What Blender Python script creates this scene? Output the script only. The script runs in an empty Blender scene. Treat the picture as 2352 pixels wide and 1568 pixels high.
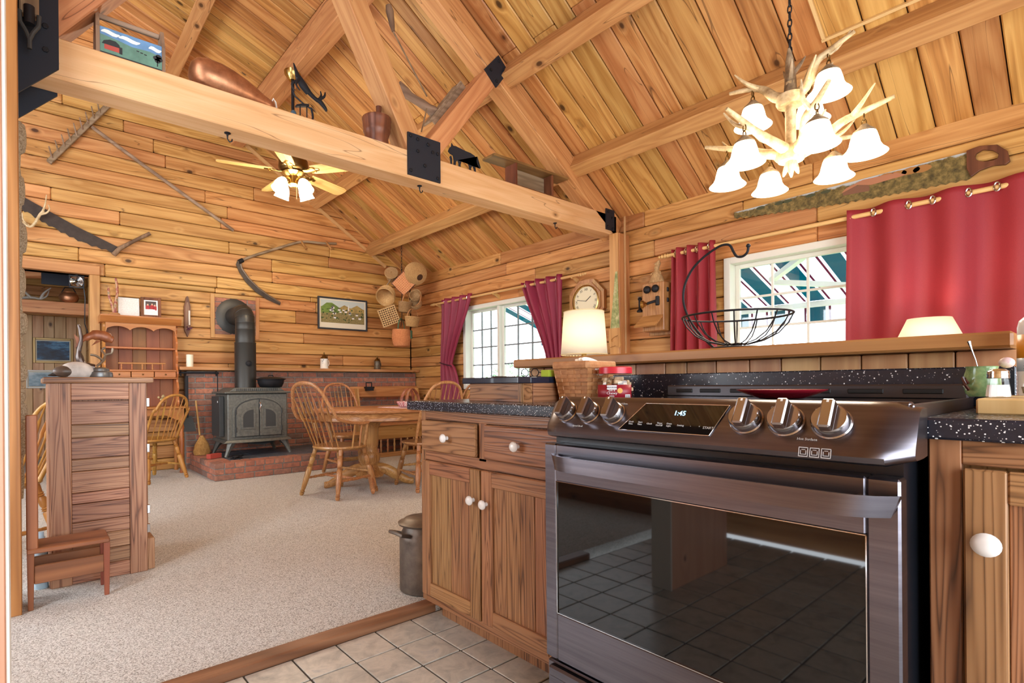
import bpy, bmesh, math, random
from mathutils import Vector, Matrix

random.seed(11)
SC = bpy.context.scene
COL = SC.collection
PI = math.pi


def lin(r, g, b, a=1.0):
    def f(c):
        c /= 255.0
        return c / 12.92 if c <= 0.04045 else ((c + 0.055) / 1.055) ** 2.4
    return (f(r), f(g), f(b), a)


# ------------------------------------------------------------------ camera
cam = bpy.data.cameras.new('camera')
cam_o = bpy.data.objects.new('camera', cam)
COL.objects.link(cam_o)
YAW, ROLL = 0.6851519, -0.00828845
_f = Vector((math.sin(YAW), math.cos(YAW), 0))
_r = Vector((math.cos(YAW), -math.sin(YAW), 0))
_u = Vector((0, 0, 1))
_r2 = _r * math.cos(ROLL) + _u * math.sin(ROLL)
_u2 = -_r * math.sin(ROLL) + _u * math.cos(ROLL)
_m = Matrix.Identity(4)
for _i in range(3):
    _m[_i][0], _m[_i][1], _m[_i][2] = _r2[_i], _u2[_i], -_f[_i]
_m[2][3] = 0.98
cam_o.matrix_world = _m
cam.sensor_width = 36.0
cam.lens = 36.0 * 1231.4966 / 2352.0
cam.shift_x = (1176.0 - 1072.675) / 2352.0
cam.shift_y = (883.386 - 784.0) / 2352.0
cam.clip_start = 0.02
cam.clip_end = 200
SC.camera = cam_o

# ------------------------------------------------------------------ world, daylight, exposure
W = bpy.data.worlds.new('world')
SC.world = W
W.use_nodes = True
_bg = W.node_tree.nodes['Background']
_bg.inputs['Color'].default_value = (0.86, 0.93, 1.0, 1)
_bg.inputs['Strength'].default_value = 7.0


def area_light(name, loc, direction, sx, sy, power, color):
    d = bpy.data.lights.new(name, 'AREA')
    d.shape = 'RECTANGLE'
    d.size, d.size_y, d.energy, d.color = sx, sy, power, color[:3]
    o = bpy.data.objects.new(name, d)
    COL.objects.link(o)
    o.location = loc
    o.rotation_euler = Vector(direction).to_track_quat('-Z', 'Y').to_euler()
    return o


# daylight comes from the sky through two windows and two added unseen openings; the portals only guide its sampling
def portal(name, loc, direction, sx, sy):
    o = area_light(name, loc, direction, sx, sy, 1.0, (1, 1, 1))
    o.data.cycles.is_portal = True
    return o


portal('sky_portal_far_window', (4.80, 4.94, 1.48), (-1, 0, 0), 1.12, 1.56)
portal('sky_portal_kitchen_window', (4.80, 1.22, 1.57), (-1, 0, 0), 0.94, 1.88)
portal('sky_portal_west_fill_opening', (-2.80, 4.6, 1.6), (1, 0, 0), 1.4, 3.2)
portal('sky_portal_south_fill_opening', (0.9, -1.75, 1.35), (0, 1, 0), 3.4, 2.1)

vs = SC.view_settings
SC.display_settings.display_device = 'sRGB'
vs.view_transform = 'Standard'
vs.look = 'None'
vs.gamma = 1.0
vs.use_curve_mapping = False
vs.exposure = 0.45
cy = SC.cycles
cy.use_denoising = True
cy.max_bounces = 8
cy.diffuse_bounces = 4
cy.glossy_bounces = 4
cy.transmission_bounces = 8
cy.transparent_max_bounces = 8
cy.sample_clamp_indirect = 4.0
cy.caustics_reflective = False
cy.caustics_refractive = False


# ------------------------------------------------------------------ materials
class NT:
    def __init__(self, name):
        self.m = bpy.data.materials.new(name)
        self.m.use_nodes = True
        self.t = self.m.node_tree
        self.b = self.t.nodes['Principled BSDF']
        self.out = self.t.nodes['Material Output']

    def n(self, kind, **kw):
        nd = self.t.nodes.new(kind)
        for k, v in kw.items():
            if k.startswith('i_'):
                key = k[2:]
                key = int(key) if key.isdigit() else key
                nd.inputs[key].default_value = v
            else:
                setattr(nd, k, v)
        return nd

    def l(self, a, b):
        self.t.links.new(a, b)

    def math(self, op, a, b=None, c=None, clamp=False):
        nd = self.n('ShaderNodeMath', operation=op, use_clamp=clamp)
        for i, v in enumerate((a, b, c)):
            if v is None:
                continue
            if isinstance(v, (int, float)):
                nd.inputs[i].default_value = v
            else:
                self.l(v, nd.inputs[i])
        return nd.outputs[0]

    def ramp(self, fac, stops, interp='LINEAR'):
        nd = self.n('ShaderNodeValToRGB')
        nd.color_ramp.interpolation = interp
        e = nd.color_ramp.elements
        while len(e) < len(stops):
            e.new(0.5)
        for el, (p, c) in zip(e, stops):
            el.position = p
            el.color = c
        self.l(fac, nd.inputs[0])
        return nd.outputs[0]

    def mix(self, fac, a, b, blend='MIX'):
        nd = self.n('ShaderNodeMix', data_type='RGBA', blend_type=blend)
        for idx, v in ((0, fac), (6, a), (7, b)):
            if isinstance(v, (int, float)):
                nd.inputs[idx].default_value = v
            elif isinstance(v, tuple):
                nd.inputs[idx].default_value = v
            else:
                self.l(v, nd.inputs[idx])
        return nd.outputs[2]

    def coords(self, scale, rand=True):
        tc = self.n('ShaderNodeTexCoord')
        src = tc.outputs['Object']
        if rand:
            oi = self.n('ShaderNodeObjectInfo')
            r = self.math('MULTIPLY', oi.outputs['Random'], 61.0)
            cb = self.n('ShaderNodeCombineXYZ')
            for i in range(3):
                self.l(r, cb.inputs[i])
            va = self.n('ShaderNodeVectorMath', operation='ADD')
            self.l(src, va.inputs[0])
            self.l(cb.outputs[0], va.inputs[1])
            src = va.outputs[0]
            self.rand = oi.outputs['Random']
        mp = self.n('ShaderNodeMapping')
        mp.inputs['Scale'].default_value = scale
        self.l(src, mp.inputs['Vector'])
        self.src = src
        return mp.outputs[0]

    def noise(self, vec, scale, detail=3.0, rough=0.55, dist=0.0):
        nd = self.n('ShaderNodeTexNoise', i_Scale=scale, i_Detail=detail, i_Roughness=rough, i_Distortion=dist)
        if vec is not None:
            self.l(vec, nd.inputs['Vector'])
        return nd.outputs['Fac']

    def bump(self, h, strength, dist=0.002):
        bp = self.n('ShaderNodeBump')
        bp.inputs['Strength'].default_value = strength
        bp.inputs['Distance'].default_value = dist
        self.l(h, bp.inputs['Height'])
        self.l(bp.outputs[0], self.b.inputs['Normal'])


MATS = {}


def plain(name, col, rough=0.5, metal=0.0, spec=0.5, emit=None, estr=0.0, trans=0.0, alpha=1.0, coat=0.0, noise=0.0, nscale=20.0):
    if name in MATS:
        return MATS[name]
    k = NT(name)
    b = k.b
    b.inputs['Base Color'].default_value = col
    b.inputs['Roughness'].default_value = rough
    b.inputs['Metallic'].default_value = metal
    b.inputs['Specular IOR Level'].default_value = spec
    b.inputs['Coat Weight'].default_value = coat
    if emit:
        b.inputs['Emission Color'].default_value = emit
        b.inputs['Emission Strength'].default_value = estr
    b.inputs['Transmission Weight'].default_value = trans
    b.inputs['Alpha'].default_value = alpha
    if noise > 0:
        v = k.coords((1, 1, 1))
        f = k.noise(v, nscale, 4)
        c = k.mix(k.ramp(f, [(0.3, (0, 0, 0, 1)), (0.7, (1, 1, 1, 1))]), tuple(x * (1 - noise) for x in col[:3]) + (1,),
                  tuple(min(1, x * (1 + noise)) for x in col[:3]) + (1,))
        k.l(c, b.inputs['Base Color'])
        k.bump(f, 0.15, 0.003)
    MATS[name] = k.m
    return k.m


def wood(name, light, mid, dark, axis='X', rings=7.0, contrast=0.5, knots=0.0, rough=0.42, across=7.0, along=0.55,
         vary=0.25, knot_scale=4.1, fine=0.35, bump=0.25, spec=0.4, sharp=1.0, cracks=0.0):
    """Sawn wood: growth-ring contours drawn out along the grain axis, fine pores and (optionally) knots."""
    if name in MATS:
        return MATS[name]
    k = NT(name)
    sc = {'X': (along, across, across), 'Y': (across, along, across), 'Z': (across, across, along)}[axis]
    v = k.coords(sc)
    base = k.noise(v, 1.0, 2.0, 0.5, 0.35)
    if knots > 0:
        vk = k.n('ShaderNodeMapping')
        e = {'X': (0.62, 1, 1), 'Y': (1, 0.62, 1), 'Z': (1, 1, 0.62)}[axis]
        vk.inputs['Scale'].default_value = e
        k.l(k.src, vk.inputs['Vector'])
        vo = k.n('ShaderNodeTexVoronoi', i_Scale=knot_scale, i_Randomness=1.0)
        k.l(vk.outputs[0], vo.inputs['Vector'])
        d = vo.outputs['Distance']
        swirl = k.math('MULTIPLY', k.math('SUBTRACT', 0.22, d, clamp=True), 0.9)
        base = k.math('ADD', base, swirl)
    rr = k.math('FRACT', k.math('MULTIPLY', base, rings))
    tri = k.math('ABSOLUTE', k.math('SUBTRACT', k.math('MULTIPLY', rr, 2.0), 1.0))
    if sharp != 1.0:
        tri = k.math('POWER', tri, sharp)
    fsc = {'X': (2.5, 90, 90), 'Y': (90, 2.5, 90), 'Z': (90, 90, 2.5)}[axis]
    mp = k.n('ShaderNodeMapping')
    mp.inputs['Scale'].default_value = fsc
    k.l(k.src, mp.inputs['Vector'])
    pores = k.noise(mp.outputs[0], 1.0, 2.0, 0.6)
    g = k.math('ADD', k.math('MULTIPLY', tri, contrast), k.math('MULTIPLY', k.math('SUBTRACT', pores, 0.5), fine))
    broad = k.noise(v, 0.35, 2.0, 0.5)
    g = k.math('ADD', g, k.math('MULTIPLY', k.math('SUBTRACT', broad, 0.45), 0.7), clamp=True)
    col = k.ramp(g, [(0.0, light), (0.45, mid), (1.0, dark)])
    if knots > 0:
        kd = k.ramp(d, [(0.0, (1, 1, 1, 1)), (0.055 * knots, (0.9, 0.9, 0.9, 1)), (0.075 * knots, (0.35, 0.35, 0.35, 1)), (0.13 * knots, (0, 0, 0, 1))])
        col = k.mix(kd, col, tuple(x * 0.30 for x in dark[:3]) + (1,))
    if cracks > 0:
        csc = {'X': (0.5, 9, 9), 'Y': (9, 0.5, 9), 'Z': (9, 9, 0.5)}[axis]
        mc_ = k.n('ShaderNodeMapping')
        mc_.inputs['Scale'].default_value = csc
        k.l(k.src, mc_.inputs['Vector'])
        cn_ = k.noise(mc_.outputs[0], 1.0, 1.5, 0.5)
        line = k.ramp(k.math('ABSOLUTE', k.math('SUBTRACT', cn_, 0.55)), [(0.0, (1, 1, 1, 1)), (0.006 * cracks, (0, 0, 0, 1))])
        col = k.mix(k.math('MULTIPLY', line, 0.75), col, tuple(x * 0.35 for x in dark[:3]) + (1,))
    hv = k.n('ShaderNodeHueSaturation')
    k.l(k.math('ADD', k.math('MULTIPLY', k.rand, 2 * vary), 1.0 - vary), hv.inputs['Value'])
    k.l(k.math('ADD', k.math('MULTIPLY', k.math('FRACT', k.math('MULTIPLY', k.rand, 7.3)), 0.024), 0.488), hv.inputs['Hue'])
    k.l(col, hv.inputs['Color'])
    k.l(hv.outputs[0], k.b.inputs['Base Color'])
    k.b.inputs['Roughness'].default_value = rough
    k.b.inputs['Specular IOR Level'].default_value = spec
    if bump > 0:
        k.bump(g, bump, 0.0015)
    MATS[name] = k.m
    return k.m


def speckle(name, base, spots, scale, thr, rough=0.25, bump=0.0):
    if name in MATS:
        return MATS[name]
    k = NT(name)
    v = k.coords((1, 1, 1), rand=False)
    vo = k.n('ShaderNodeTexVoronoi', i_Scale=scale)
    k.l(v, vo.inputs['Vector'])
    cr = k.n('ShaderNodeSeparateColor')
    k.l(vo.outputs['Color'], cr.inputs[0])
    t = k.math('MULTIPLY', cr.outputs[0], thr)
    m = k.math('LESS_THAN', vo.outputs['Distance'], t)
    vo2 = k.n('ShaderNodeTexVoronoi', i_Scale=scale * 2.3)
    k.l(v, vo2.inputs['Vector'])
    cr2 = k.n('ShaderNodeSeparateColor')
    k.l(vo2.outputs['Color'], cr2.inputs[0])
    m2 = k.math('LESS_THAN', vo2.outputs['Distance'], k.math('MULTIPLY', k.math('POWER', cr2.outputs[0], 3.0), thr * 1.1))
    f = k.math('MAXIMUM', m, k.math('MULTIPLY', m2, 0.7))
    nz = k.noise(v, 60, 2)
    b2 = k.mix(nz, base, tuple(min(1, x * 2.2) for x in base[:3]) + (1,))
    k.l(k.mix(f, b2, spots), k.b.inputs['Base Color'])
    k.b.inputs['Roughness'].default_value = rough
    MATS[name] = k.m
    return k.m


def mottled(name, stops, scale, rough=0.6, bump=0.2, bdist=0.003, detail=6, rand=True, vary=0.0, metal=0.0, dist=0.0, sc3=(1, 1, 1)):
    if name in MATS:
        return MATS[name]
    k = NT(name)
    v = k.coords(sc3, rand)
    f = k.noise(v, scale, detail, 0.62, dist)
    c = k.ramp(f, stops)
    if vary and rand:
        hv = k.n('ShaderNodeHueSaturation')
        k.l(k.math('ADD', k.math('MULTIPLY', k.rand, 2 * vary), 1 - vary), hv.inputs['Value'])
        k.l(c, hv.inputs['Color'])
        c = hv.outputs[0]
    k.l(c, k.b.inputs['Base Color'])
    k.b.inputs['Roughness'].default_value = rough
    k.b.inputs['Metallic'].default_value = metal
    if bump:
        k.bump(f, bump, bdist)
    MATS[name] = k.m
    return k.m


# pine of walls, ceiling and beams
P_L, P_M, P_D = lin(206, 156, 96), lin(182, 128, 70), lin(116, 72, 36)
PINE = wood('pine_log', P_L, P_M, P_D, 'X', rings=6, contrast=0.5, knots=1.2, vary=0.16, fine=0.55, cracks=0.8, rough=0.5)
PINE_C = wood('pine_ceiling', lin(208, 158, 96), lin(182, 126, 68), lin(114, 70, 36), 'X', fine=0.5, rings=5.5, contrast=0.5, knots=1.2, cracks=0.5, vary=0.2, rough=0.45)
PINE_B = wood('pine_beam', lin(206, 152, 100), lin(186, 128, 80), lin(142, 90, 52), 'X', rings=7, contrast=0.45, knots=1.1, vary=0.08, rough=0.55, across=7, fine=0.5, cracks=0.35)
PINE_Z = wood('pine_upright', lin(204, 154, 96), lin(178, 126, 72), lin(128, 82, 44), 'Z', rings=6, contrast=0.4, knots=0.8, vary=0.1)
PINE_Y = wood('pine_depthwise', lin(204, 154, 96), lin(178, 126, 72), lin(128, 82, 44), 'Y', rings=6, contrast=0.4, knots=0.8, vary=0.1)
PINE_X = wood('pine_crosswise', lin(204, 154, 96), lin(178, 126, 72), lin(128, 82, 44), 'X', rings=6, contrast=0.4, knots=0.6, vary=0.1)
PANEL = wood('pine_panelling', lin(214, 176, 130), lin(194, 152, 104), lin(150, 108, 70), 'X', rings=5, contrast=0.4, knots=1.0, vary=0.12)
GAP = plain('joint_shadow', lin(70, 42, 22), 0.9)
# stained ash of the kitchen cabinets
C_L, C_M, C_D = lin(166, 122, 84), lin(140, 98, 64), lin(58, 38, 26)
CAB_Z = wood('cabinet_ash_upright', C_L, C_M, C_D, 'Z', rings=15, contrast=0.75, vary=0.08, across=17, along=0.6, rough=0.38, fine=0.6, sharp=2.0)
CAB_Y = wood('cabinet_ash_crosswise', C_L, C_M, C_D, 'Y', rings=13, contrast=0.75, vary=0.08, across=15, along=0.8, rough=0.38, fine=0.6, sharp=2.0)
CAB_X = wood('cabinet_ash_depthwise', C_L, C_M, C_D, 'X', rings=13, contrast=0.75, vary=0.08, across=15, along=0.8, rough=0.38, fine=0.6, sharp=2.0)
CUP_Z = wood('cupboard_ash_upright', lin(172, 130, 98), lin(146, 102, 74), lin(64, 44, 34), 'Z', sharp=2.0, rings=14, contrast=0.75, vary=0.1, across=17, along=0.6, rough=0.45, fine=0.5)
CUP_X = wood('cupboard_ash_crosswise', lin(172, 130, 98), lin(146, 102, 74), lin(62, 42, 32), 'X', sharp=2.0, rings=13, contrast=0.75, vary=0.2, across=17, along=0.6, rough=0.45, fine=0.5)
OAK_Z = wood('honey_oak_turned', lin(188, 138, 88), lin(158, 108, 64), lin(98, 62, 36), 'Z', rings=8, contrast=0.5, vary=0.06, across=26, along=1.2, rough=0.32)
OAK_X = wood('honey_oak_flat', lin(190, 140, 90), lin(162, 112, 66), lin(104, 66, 38), 'X', rings=10, contrast=0.55, vary=0.06, across=13, along=0.7, rough=0.28)
OAK_Y = wood('honey_oak_depthwise', lin(190, 140, 90), lin(162, 112, 66), lin(104, 66, 38), 'Y', rings=8, contrast=0.5, vary=0.05, across=18, along=0.9, rough=0.35)
HUTCH = wood('maple_hutch', lin(190, 124, 66), lin(166, 102, 52), lin(124, 72, 36), 'X', rings=4, contrast=0.35, vary=0.04, rough=0.35)
HUTCH_Z = wood('maple_hutch_upright', lin(190, 124, 66), lin(166, 102, 52), lin(124, 72, 36), 'Z', rings=4, contrast=0.35, vary=0.04, rough=0.35)
HUTCH_BK = wood('maple_hutch_back', lin(150, 96, 60), lin(128, 80, 50), lin(96, 58, 36), 'Z', rings=4, contrast=0.3, vary=0.08, rough=0.5)
RED_Z = wood('reddish_stool_upright', lin(150, 88, 60), lin(122, 66, 42), lin(76, 40, 26), 'Z', rings=6, contrast=0.5, vary=0.05)
RED_X = wood('reddish_stool_flat', lin(150, 92, 62), lin(122, 70, 46), lin(72, 40, 26), 'X', rings=6, contrast=0.5, vary=0.05)
GREYW = wood('weathered_wood', lin(164, 140, 116), lin(130, 106, 84), lin(84, 66, 52), 'X', rings=5, contrast=0.5, vary=0.05, rough=0.8)
GREYW_Z = wood('weathered_upright', lin(150, 122, 96), lin(116, 90, 70), lin(74, 56, 44), 'Z', rings=5, contrast=0.5, vary=0.05, rough=0.8)
DARKW = wood('dark_turned_wood', lin(128, 80, 52), lin(96, 56, 36), lin(50, 28, 18), 'Z', rings=5, contrast=0.5, vary=0.05, rough=0.4)
BOARD_Z = wood('half_wall_board', lin(202, 158, 112), lin(180, 132, 90), lin(142, 98, 64), 'X', rings=6, contrast=0.45, knots=0.6, vary=0.14)
CAP_Y = wood('half_wall_cap', lin(178, 122, 76), lin(156, 100, 60), lin(112, 68, 40), 'Y', rings=5, contrast=0.5, knots=0.4, vary=0.05)
DOORW = wood('casing_board', lin(214, 168, 132), lin(196, 146, 112), lin(168, 116, 86), 'Z', rings=4, contrast=0.35, knots=0.5, vary=0.04)

POST = wood('post_pine', lin(186, 132, 76), lin(158, 106, 56), lin(104, 64, 34), 'Z', rings=5, contrast=0.5, knots=1.0, vary=0.12, across=9)
COUNTER = speckle('speckled_laminate', lin(22, 26, 36), lin(226, 230, 234), 150, 0.36, 0.22)
BLACKM = plain('black_iron', lin(38, 38, 42), 0.55, 0.6, noise=0.15)
PLATE = plain('black_plate', lin(34, 38, 48), 0.6, 0.3)
STOVE = mottled('stove_cast_iron', [(0.3, lin(92, 94, 90)), (0.7, lin(122, 122, 114))], 40, 0.5, 0.15, 0.001, metal=0.5)
STOVE_D = plain('stove_recess', lin(66, 68, 68), 0.6, 0.4)
STEEL = mottled('dark_stainless', [(0.3, lin(104, 101, 108)), (0.7, lin(124, 120, 127))], 1.0, 0.3, 0.0, metal=1.0, rand=False, sc3=(3, 3, 90))
STEEL_L = plain('knob_steel', lin(168, 164, 164), 0.2, 1.0)
CHROME = plain('bright_steel', lin(210, 212, 214), 0.12, 1.0)
BRASS = plain('antique_brass', lin(190, 160, 96), 0.25, 1.0)
BRASS_D = plain('dark_brass', lin(122, 96, 56), 0.35, 1.0)
BGLASS = plain('black_glass', lin(9, 10, 12), 0.03, 0.0, 0.6)
BLACKP = plain('black_enamel', lin(18, 20, 26), 0.3)
WHITE_C = plain('white_ceramic', lin(232, 232, 230), 0.15, coat=0.3)
WHITE = plain('white_paint', lin(232, 230, 222), 0.45)
VINYL = plain('white_vinyl', lin(226, 226, 216), 0.35)
PAPER = plain('paper', lin(236, 234, 230), 0.8)
CARPET = mottled('berber_carpet', [(0.30, lin(118, 112, 104)), (0.44, lin(196, 193, 186)), (0.58, lin(228, 226, 220)), (0.8, lin(246, 245, 242))], 170, 0.95, 0.9, 0.008, detail=3, rand=False)
TILE = mottled('slate_tile', [(0.25, lin(142, 142, 138)), (0.42, lin(178, 174, 164)), (0.58, lin(200, 194, 182)), (0.75, lin(160, 162, 162))], 14, 0.32, 0.25, 0.002, detail=8, vary=0.08, dist=0.6)
GROUT = plain('dark_grout', lin(72, 66, 58), 0.9)
MORTAR = mottled('mortar', [(0.3, lin(116, 114, 108)), (0.7, lin(156, 152, 144))], 60, 0.95, 0.3)
def brick_material():
    k = NT('brick')
    v = k.coords((1, 1, 1))
    f = k.noise(v, 22, 6, 0.65)
    r = k.math('FRACT', k.math('MULTIPLY', k.rand, 13.7))
    a = k.ramp(r, [(0.0, lin(196, 122, 94)), (0.3, lin(176, 108, 84)), (0.5, lin(206, 136, 106)), (0.7, lin(152, 108, 90)), (0.88, lin(130, 106, 96)), (1.0, lin(186, 122, 96))])
    c = k.mix(k.ramp(f, [(0.35, (0, 0, 0, 1)), (0.75, (1, 1, 1, 1))]), a, lin(118, 88, 76))
    k.l(c, k.b.inputs['Base Color'])
    k.b.inputs['Roughness'].default_value = 0.9
    k.bump(f, 0.6, 0.006)
    MATS['brick'] = k.m
    return k.m
BRICK = brick_material()
CURT = mottled('red_curtain_cloth', [(0.3, lin(140, 34, 44)), (0.7, lin(160, 44, 54))], 400, 0.62, 0.1, 0.0008, detail=2, rand=False)
CURT_P = mottled('wine_curtain_cloth', [(0.3, lin(126, 28, 56)), (0.7, lin(148, 38, 68))], 400, 0.55, 0.1, 0.0008, detail=2, rand=False)
GLASS = plain('window_glass', (1, 1, 1, 1), 0.0, 0.0, 0.5, trans=1.0)
def thin_glass():
    k = NT('clear_pane')
    tr = k.n('ShaderNodeBsdfTransparent')
    gl = k.n('ShaderNodeBsdfGlossy', i_Roughness=0.02)
    mx = k.n('ShaderNodeMixShader')
    mx.inputs[0].default_value = 0.06
    k.l(tr.outputs[0], mx.inputs[1])
    k.l(gl.outputs[0], mx.inputs[2])
    k.l(mx.outputs[0], k.out.inputs['Surface'])
    MATS['clear_pane'] = k.m
    return k.m
PANE = thin_glass()
LAMP_GLASS = plain('lit_frosted_glass', lin(255, 246, 226), 0.4, emit=lin(255, 236, 204), estr=4.5)
def cloth_mix(name, col, f=.5):
    k = NT(name)
    di = k.n('ShaderNodeBsdfDiffuse', i_Color=col)
    tl = k.n('ShaderNodeBsdfTranslucent', i_Color=col)
    mx = k.n('ShaderNodeMixShader')
    mx.inputs[0].default_value = f
    k.l(di.outputs[0], mx.inputs[1])
    k.l(tl.outputs[0], mx.inputs[2])
    k.l(mx.outputs[0], k.out.inputs['Surface'])
    return k.m
LAMP_CLOTH = cloth_mix('lit_lamp_shade', lin(252, 247, 234), .5)
ROPE = mottled('woolly_rope', [(0.35, lin(150, 126, 96)), (0.65, lin(214, 198, 170))], 160, 0.95, 1.0, 0.01)
WICK_L = mottled('pale_wicker', [(0.3, lin(182, 140, 88)), (0.7, lin(216, 178, 122))], 60, 0.7, 0.3, 0.002)
WICK_M = mottled('grey_wicker', [(0.3, lin(150, 116, 78)), (0.7, lin(190, 154, 108))], 60, 0.7, 0.3, 0.002)
WICK_O = mottled('orange_wicker', [(0.3, lin(206, 132, 84)), (0.7, lin(232, 164, 112))], 60, 0.7, 0.3, 0.002)
WICK_B = mottled('brown_splint', [(0.3, lin(164, 108, 64)), (0.7, lin(200, 146, 96))], 40, 0.6, 0.3, 0.002, vary=0.12)
ANTLER = mottled('antler', [(0.3, lin(150, 122, 84)), (0.55, lin(206, 182, 140)), (0.8, lin(232, 216, 182))], 26, 0.5, 0.4, 0.003, rand=False)
ANTLER_D = mottled('dark_antler', [(0.3, lin(90, 72, 54)), (0.7, lin(168, 146, 116))], 30, 0.5, 0.4, 0.003, rand=False)
COPPER = mottled('old_copper', [(0.3, lin(150, 100, 70)), (0.7, lin(196, 138, 100))], 18, 0.38, 0.15, 0.002, metal=0.75)


# ------------------------------------------------------------------ mesh builder
def frames(pts, closed=False):
    P = [Vector(p) for p in pts]
    n = len(P)
    T = []
    for i in range(n):
        if closed:
            t = P[(i + 1) % n] - P[i - 1]
        else:
            t = P[min(i + 1, n - 1)] - P[max(i - 1, 0)]
        T.append(t.normalized() if t.length > 1e-9 else Vector((0, 0, 1)))
    up = Vector((0, 0, 1)) if abs(T[0].z) < 0.9 else Vector((1, 0, 0))
    N = (up - T[0] * up.dot(T[0])).normalized()
    out = []
    for i in range(n):
        if i:
            N = N - T[i] * N.dot(T[i])
            if N.length < 1e-6:
                N = T[i].orthogonal()
            N.normalize()
        out.append((P[i], N.copy(), T[i].cross(N)))
    return out


class M:
    def __init__(self):
        self.v, self.f, self.mi, self.cur = [], [], [], 0

    def add(self, verts, faces, mat=None):
        o = len(self.v)
        if mat is not None:
            verts = [mat @ Vector(p) for p in verts]
        self.v += [tuple(p) for p in verts]
        self.f += [tuple(i + o for i in fc) for fc in faces]
        self.mi += [self.cur] * len(faces)
        return self

    def box(self, x0, x1, y0, y1, z0, z1, ch=0.0, mat=None):
        if ch <= 0:
            v = [(x, y, z) for x in (x0, x1) for y in (y0, y1) for z in (z0, z1)]
            f = [(0, 1, 3, 2), (4, 6, 7, 5), (0, 4, 5, 1), (2, 3, 7, 6), (0, 2, 6, 4), (1, 5, 7, 3)]
            return self.add(v, f, mat)
        c = min(ch, (x1 - x0) * .45, (y1 - y0) * .45, (z1 - z0) * .45)
        v, idx = [], {}
        lo, hi = (x0, y0, z0), (x1, y1, z1)
        for s in [(a, b, d) for a in (0, 1) for b in (0, 1) for d in (0, 1)]:
            for ax in range(3):
                p = []
                for k in range(3):
                    e = hi[k] if s[k] else lo[k]
                    if k != ax:
                        e += -c if s[k] else c
                    p.append(e)
                idx[(s, ax)] = len(v)
                v.append(p)
        f = []
        for ax in range(3):
            o1, o2 = [k for k in range(3) if k != ax]
            for sd in (0, 1):
                q = []
                for a, b in ((0, 0), (1, 0), (1, 1), (0, 1)):
                    s = [0, 0, 0]
                    s[ax], s[o1], s[o2] = sd, a, b
                    q.append(idx[(tuple(s), ax)])
                f.append(tuple(q))
            for a in (0, 1):
                for b in (0, 1):
                    s0, s1 = [0, 0, 0], [0, 0, 0]
                    s0[o1] = s1[o1] = a
                    s0[o2] = s1[o2] = b
                    s0[ax], s1[ax] = 0, 1
                    s0, s1 = tuple(s0), tuple(s1)
                    f.append((idx[(s0, o1)], idx[(s1, o1)], idx[(s1, o2)], idx[(s0, o2)]))
        for s in [(a, b, d) for a in (0, 1) for b in (0, 1) for d in (0, 1)]:
            f.append((idx[(s, 0)], idx[(s, 1)], idx[(s, 2)]))
        return self.add(v, f, mat)

    def bar(self, p, q, w, h, up=(0, 0, 1), ch=0.0):
        p, q = Vector(p), Vector(q)
        x = (q - p)
        L = x.length
        x.normalize()
        z = Vector(up)
        z = (z - x * z.dot(x)).normalized()
        y = z.cross(x)
        m = Matrix.Translation((p + q) / 2) @ Matrix((x, y, z)).transposed().to_4x4()
        return self.box(-L / 2, L / 2, -w / 2, w / 2, -h / 2, h / 2, ch, m)

    def tube(self, pts, r, n=8, closed=False, caps=True, flat=None):
        fr = frames(pts, closed)
        k = len(fr)
        rs = r if isinstance(r, (list, tuple)) else [r] * k
        v, f = [], []
        for (p, a, b), rr in zip(fr, rs):
            for j in range(n):
                t = 2 * PI * j / n
                fa, fb = (flat or (1, 1))
                v.append(p + a * (math.cos(t) * rr * fa) + b * (math.sin(t) * rr * fb))
        for i in range(k if closed else k - 1):
            i2 = (i + 1) % k
            for j in range(n):
                j2 = (j + 1) % n
                f.append((i * n + j, i * n + j2, i2 * n + j2, i2 * n + j))
        if caps and not closed:
            f.append(tuple(range(n - 1, -1, -1)))
            f.append(tuple((k - 1) * n + j for j in range(n)))
        return self.add(v, f)

    def lathe(self, prof, n=20, mat=None, caps=True, sx=1.0, sy=1.0):
        v, f = [], []
        for r, z in prof:
            for j in range(n):
                t = 2 * PI * j / n
                v.append((r * math.cos(t) * sx, r * math.sin(t) * sy, z))
        for i in range(len(prof) - 1):
            for j in range(n):
                j2 = (j + 1) % n
                f.append((i * n + j, i * n + j2, (i + 1) * n + j2, (i + 1) * n + j))
        if caps:
            if prof[0][0] > 1e-5:
                f.append(tuple(range(n - 1, -1, -1)))
            if prof[-1][0] > 1e-5:
                f.append(tuple((len(prof) - 1) * n + j for j in range(n)))
        return self.add(v, f, mat)

    def turned(self, p, q, prof, n=10):
        """lathe between two points; prof = (radius, fraction 0..1)"""
        p, q = Vector(p), Vector(q)
        d = q - p
        m = Matrix.Translation(p) @ d.to_track_quat('Z', 'Y').to_matrix().to_4x4()
        return self.lathe([(r, t * d.length) for r, t in prof], n, m)

    def prism(self, poly, axis, a, b):
        """polygon in the two other axes (in x,y,z order) swept from a to b along axis"""
        n = len(poly)
        def P(u, w, t):
            return {'x': (t, u, w), 'y': (u, t, w), 'z': (u, w, t)}[axis]
        v = [P(u, w, a) for u, w in poly] + [P(u, w, b) for u, w in poly]
        f = [tuple(range(n)), tuple(range(2 * n - 1, n - 1, -1))]
        f += [(i, (i + 1) % n, n + (i + 1) % n, n + i) for i in range(n)]
        return self.add(v, f)

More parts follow.
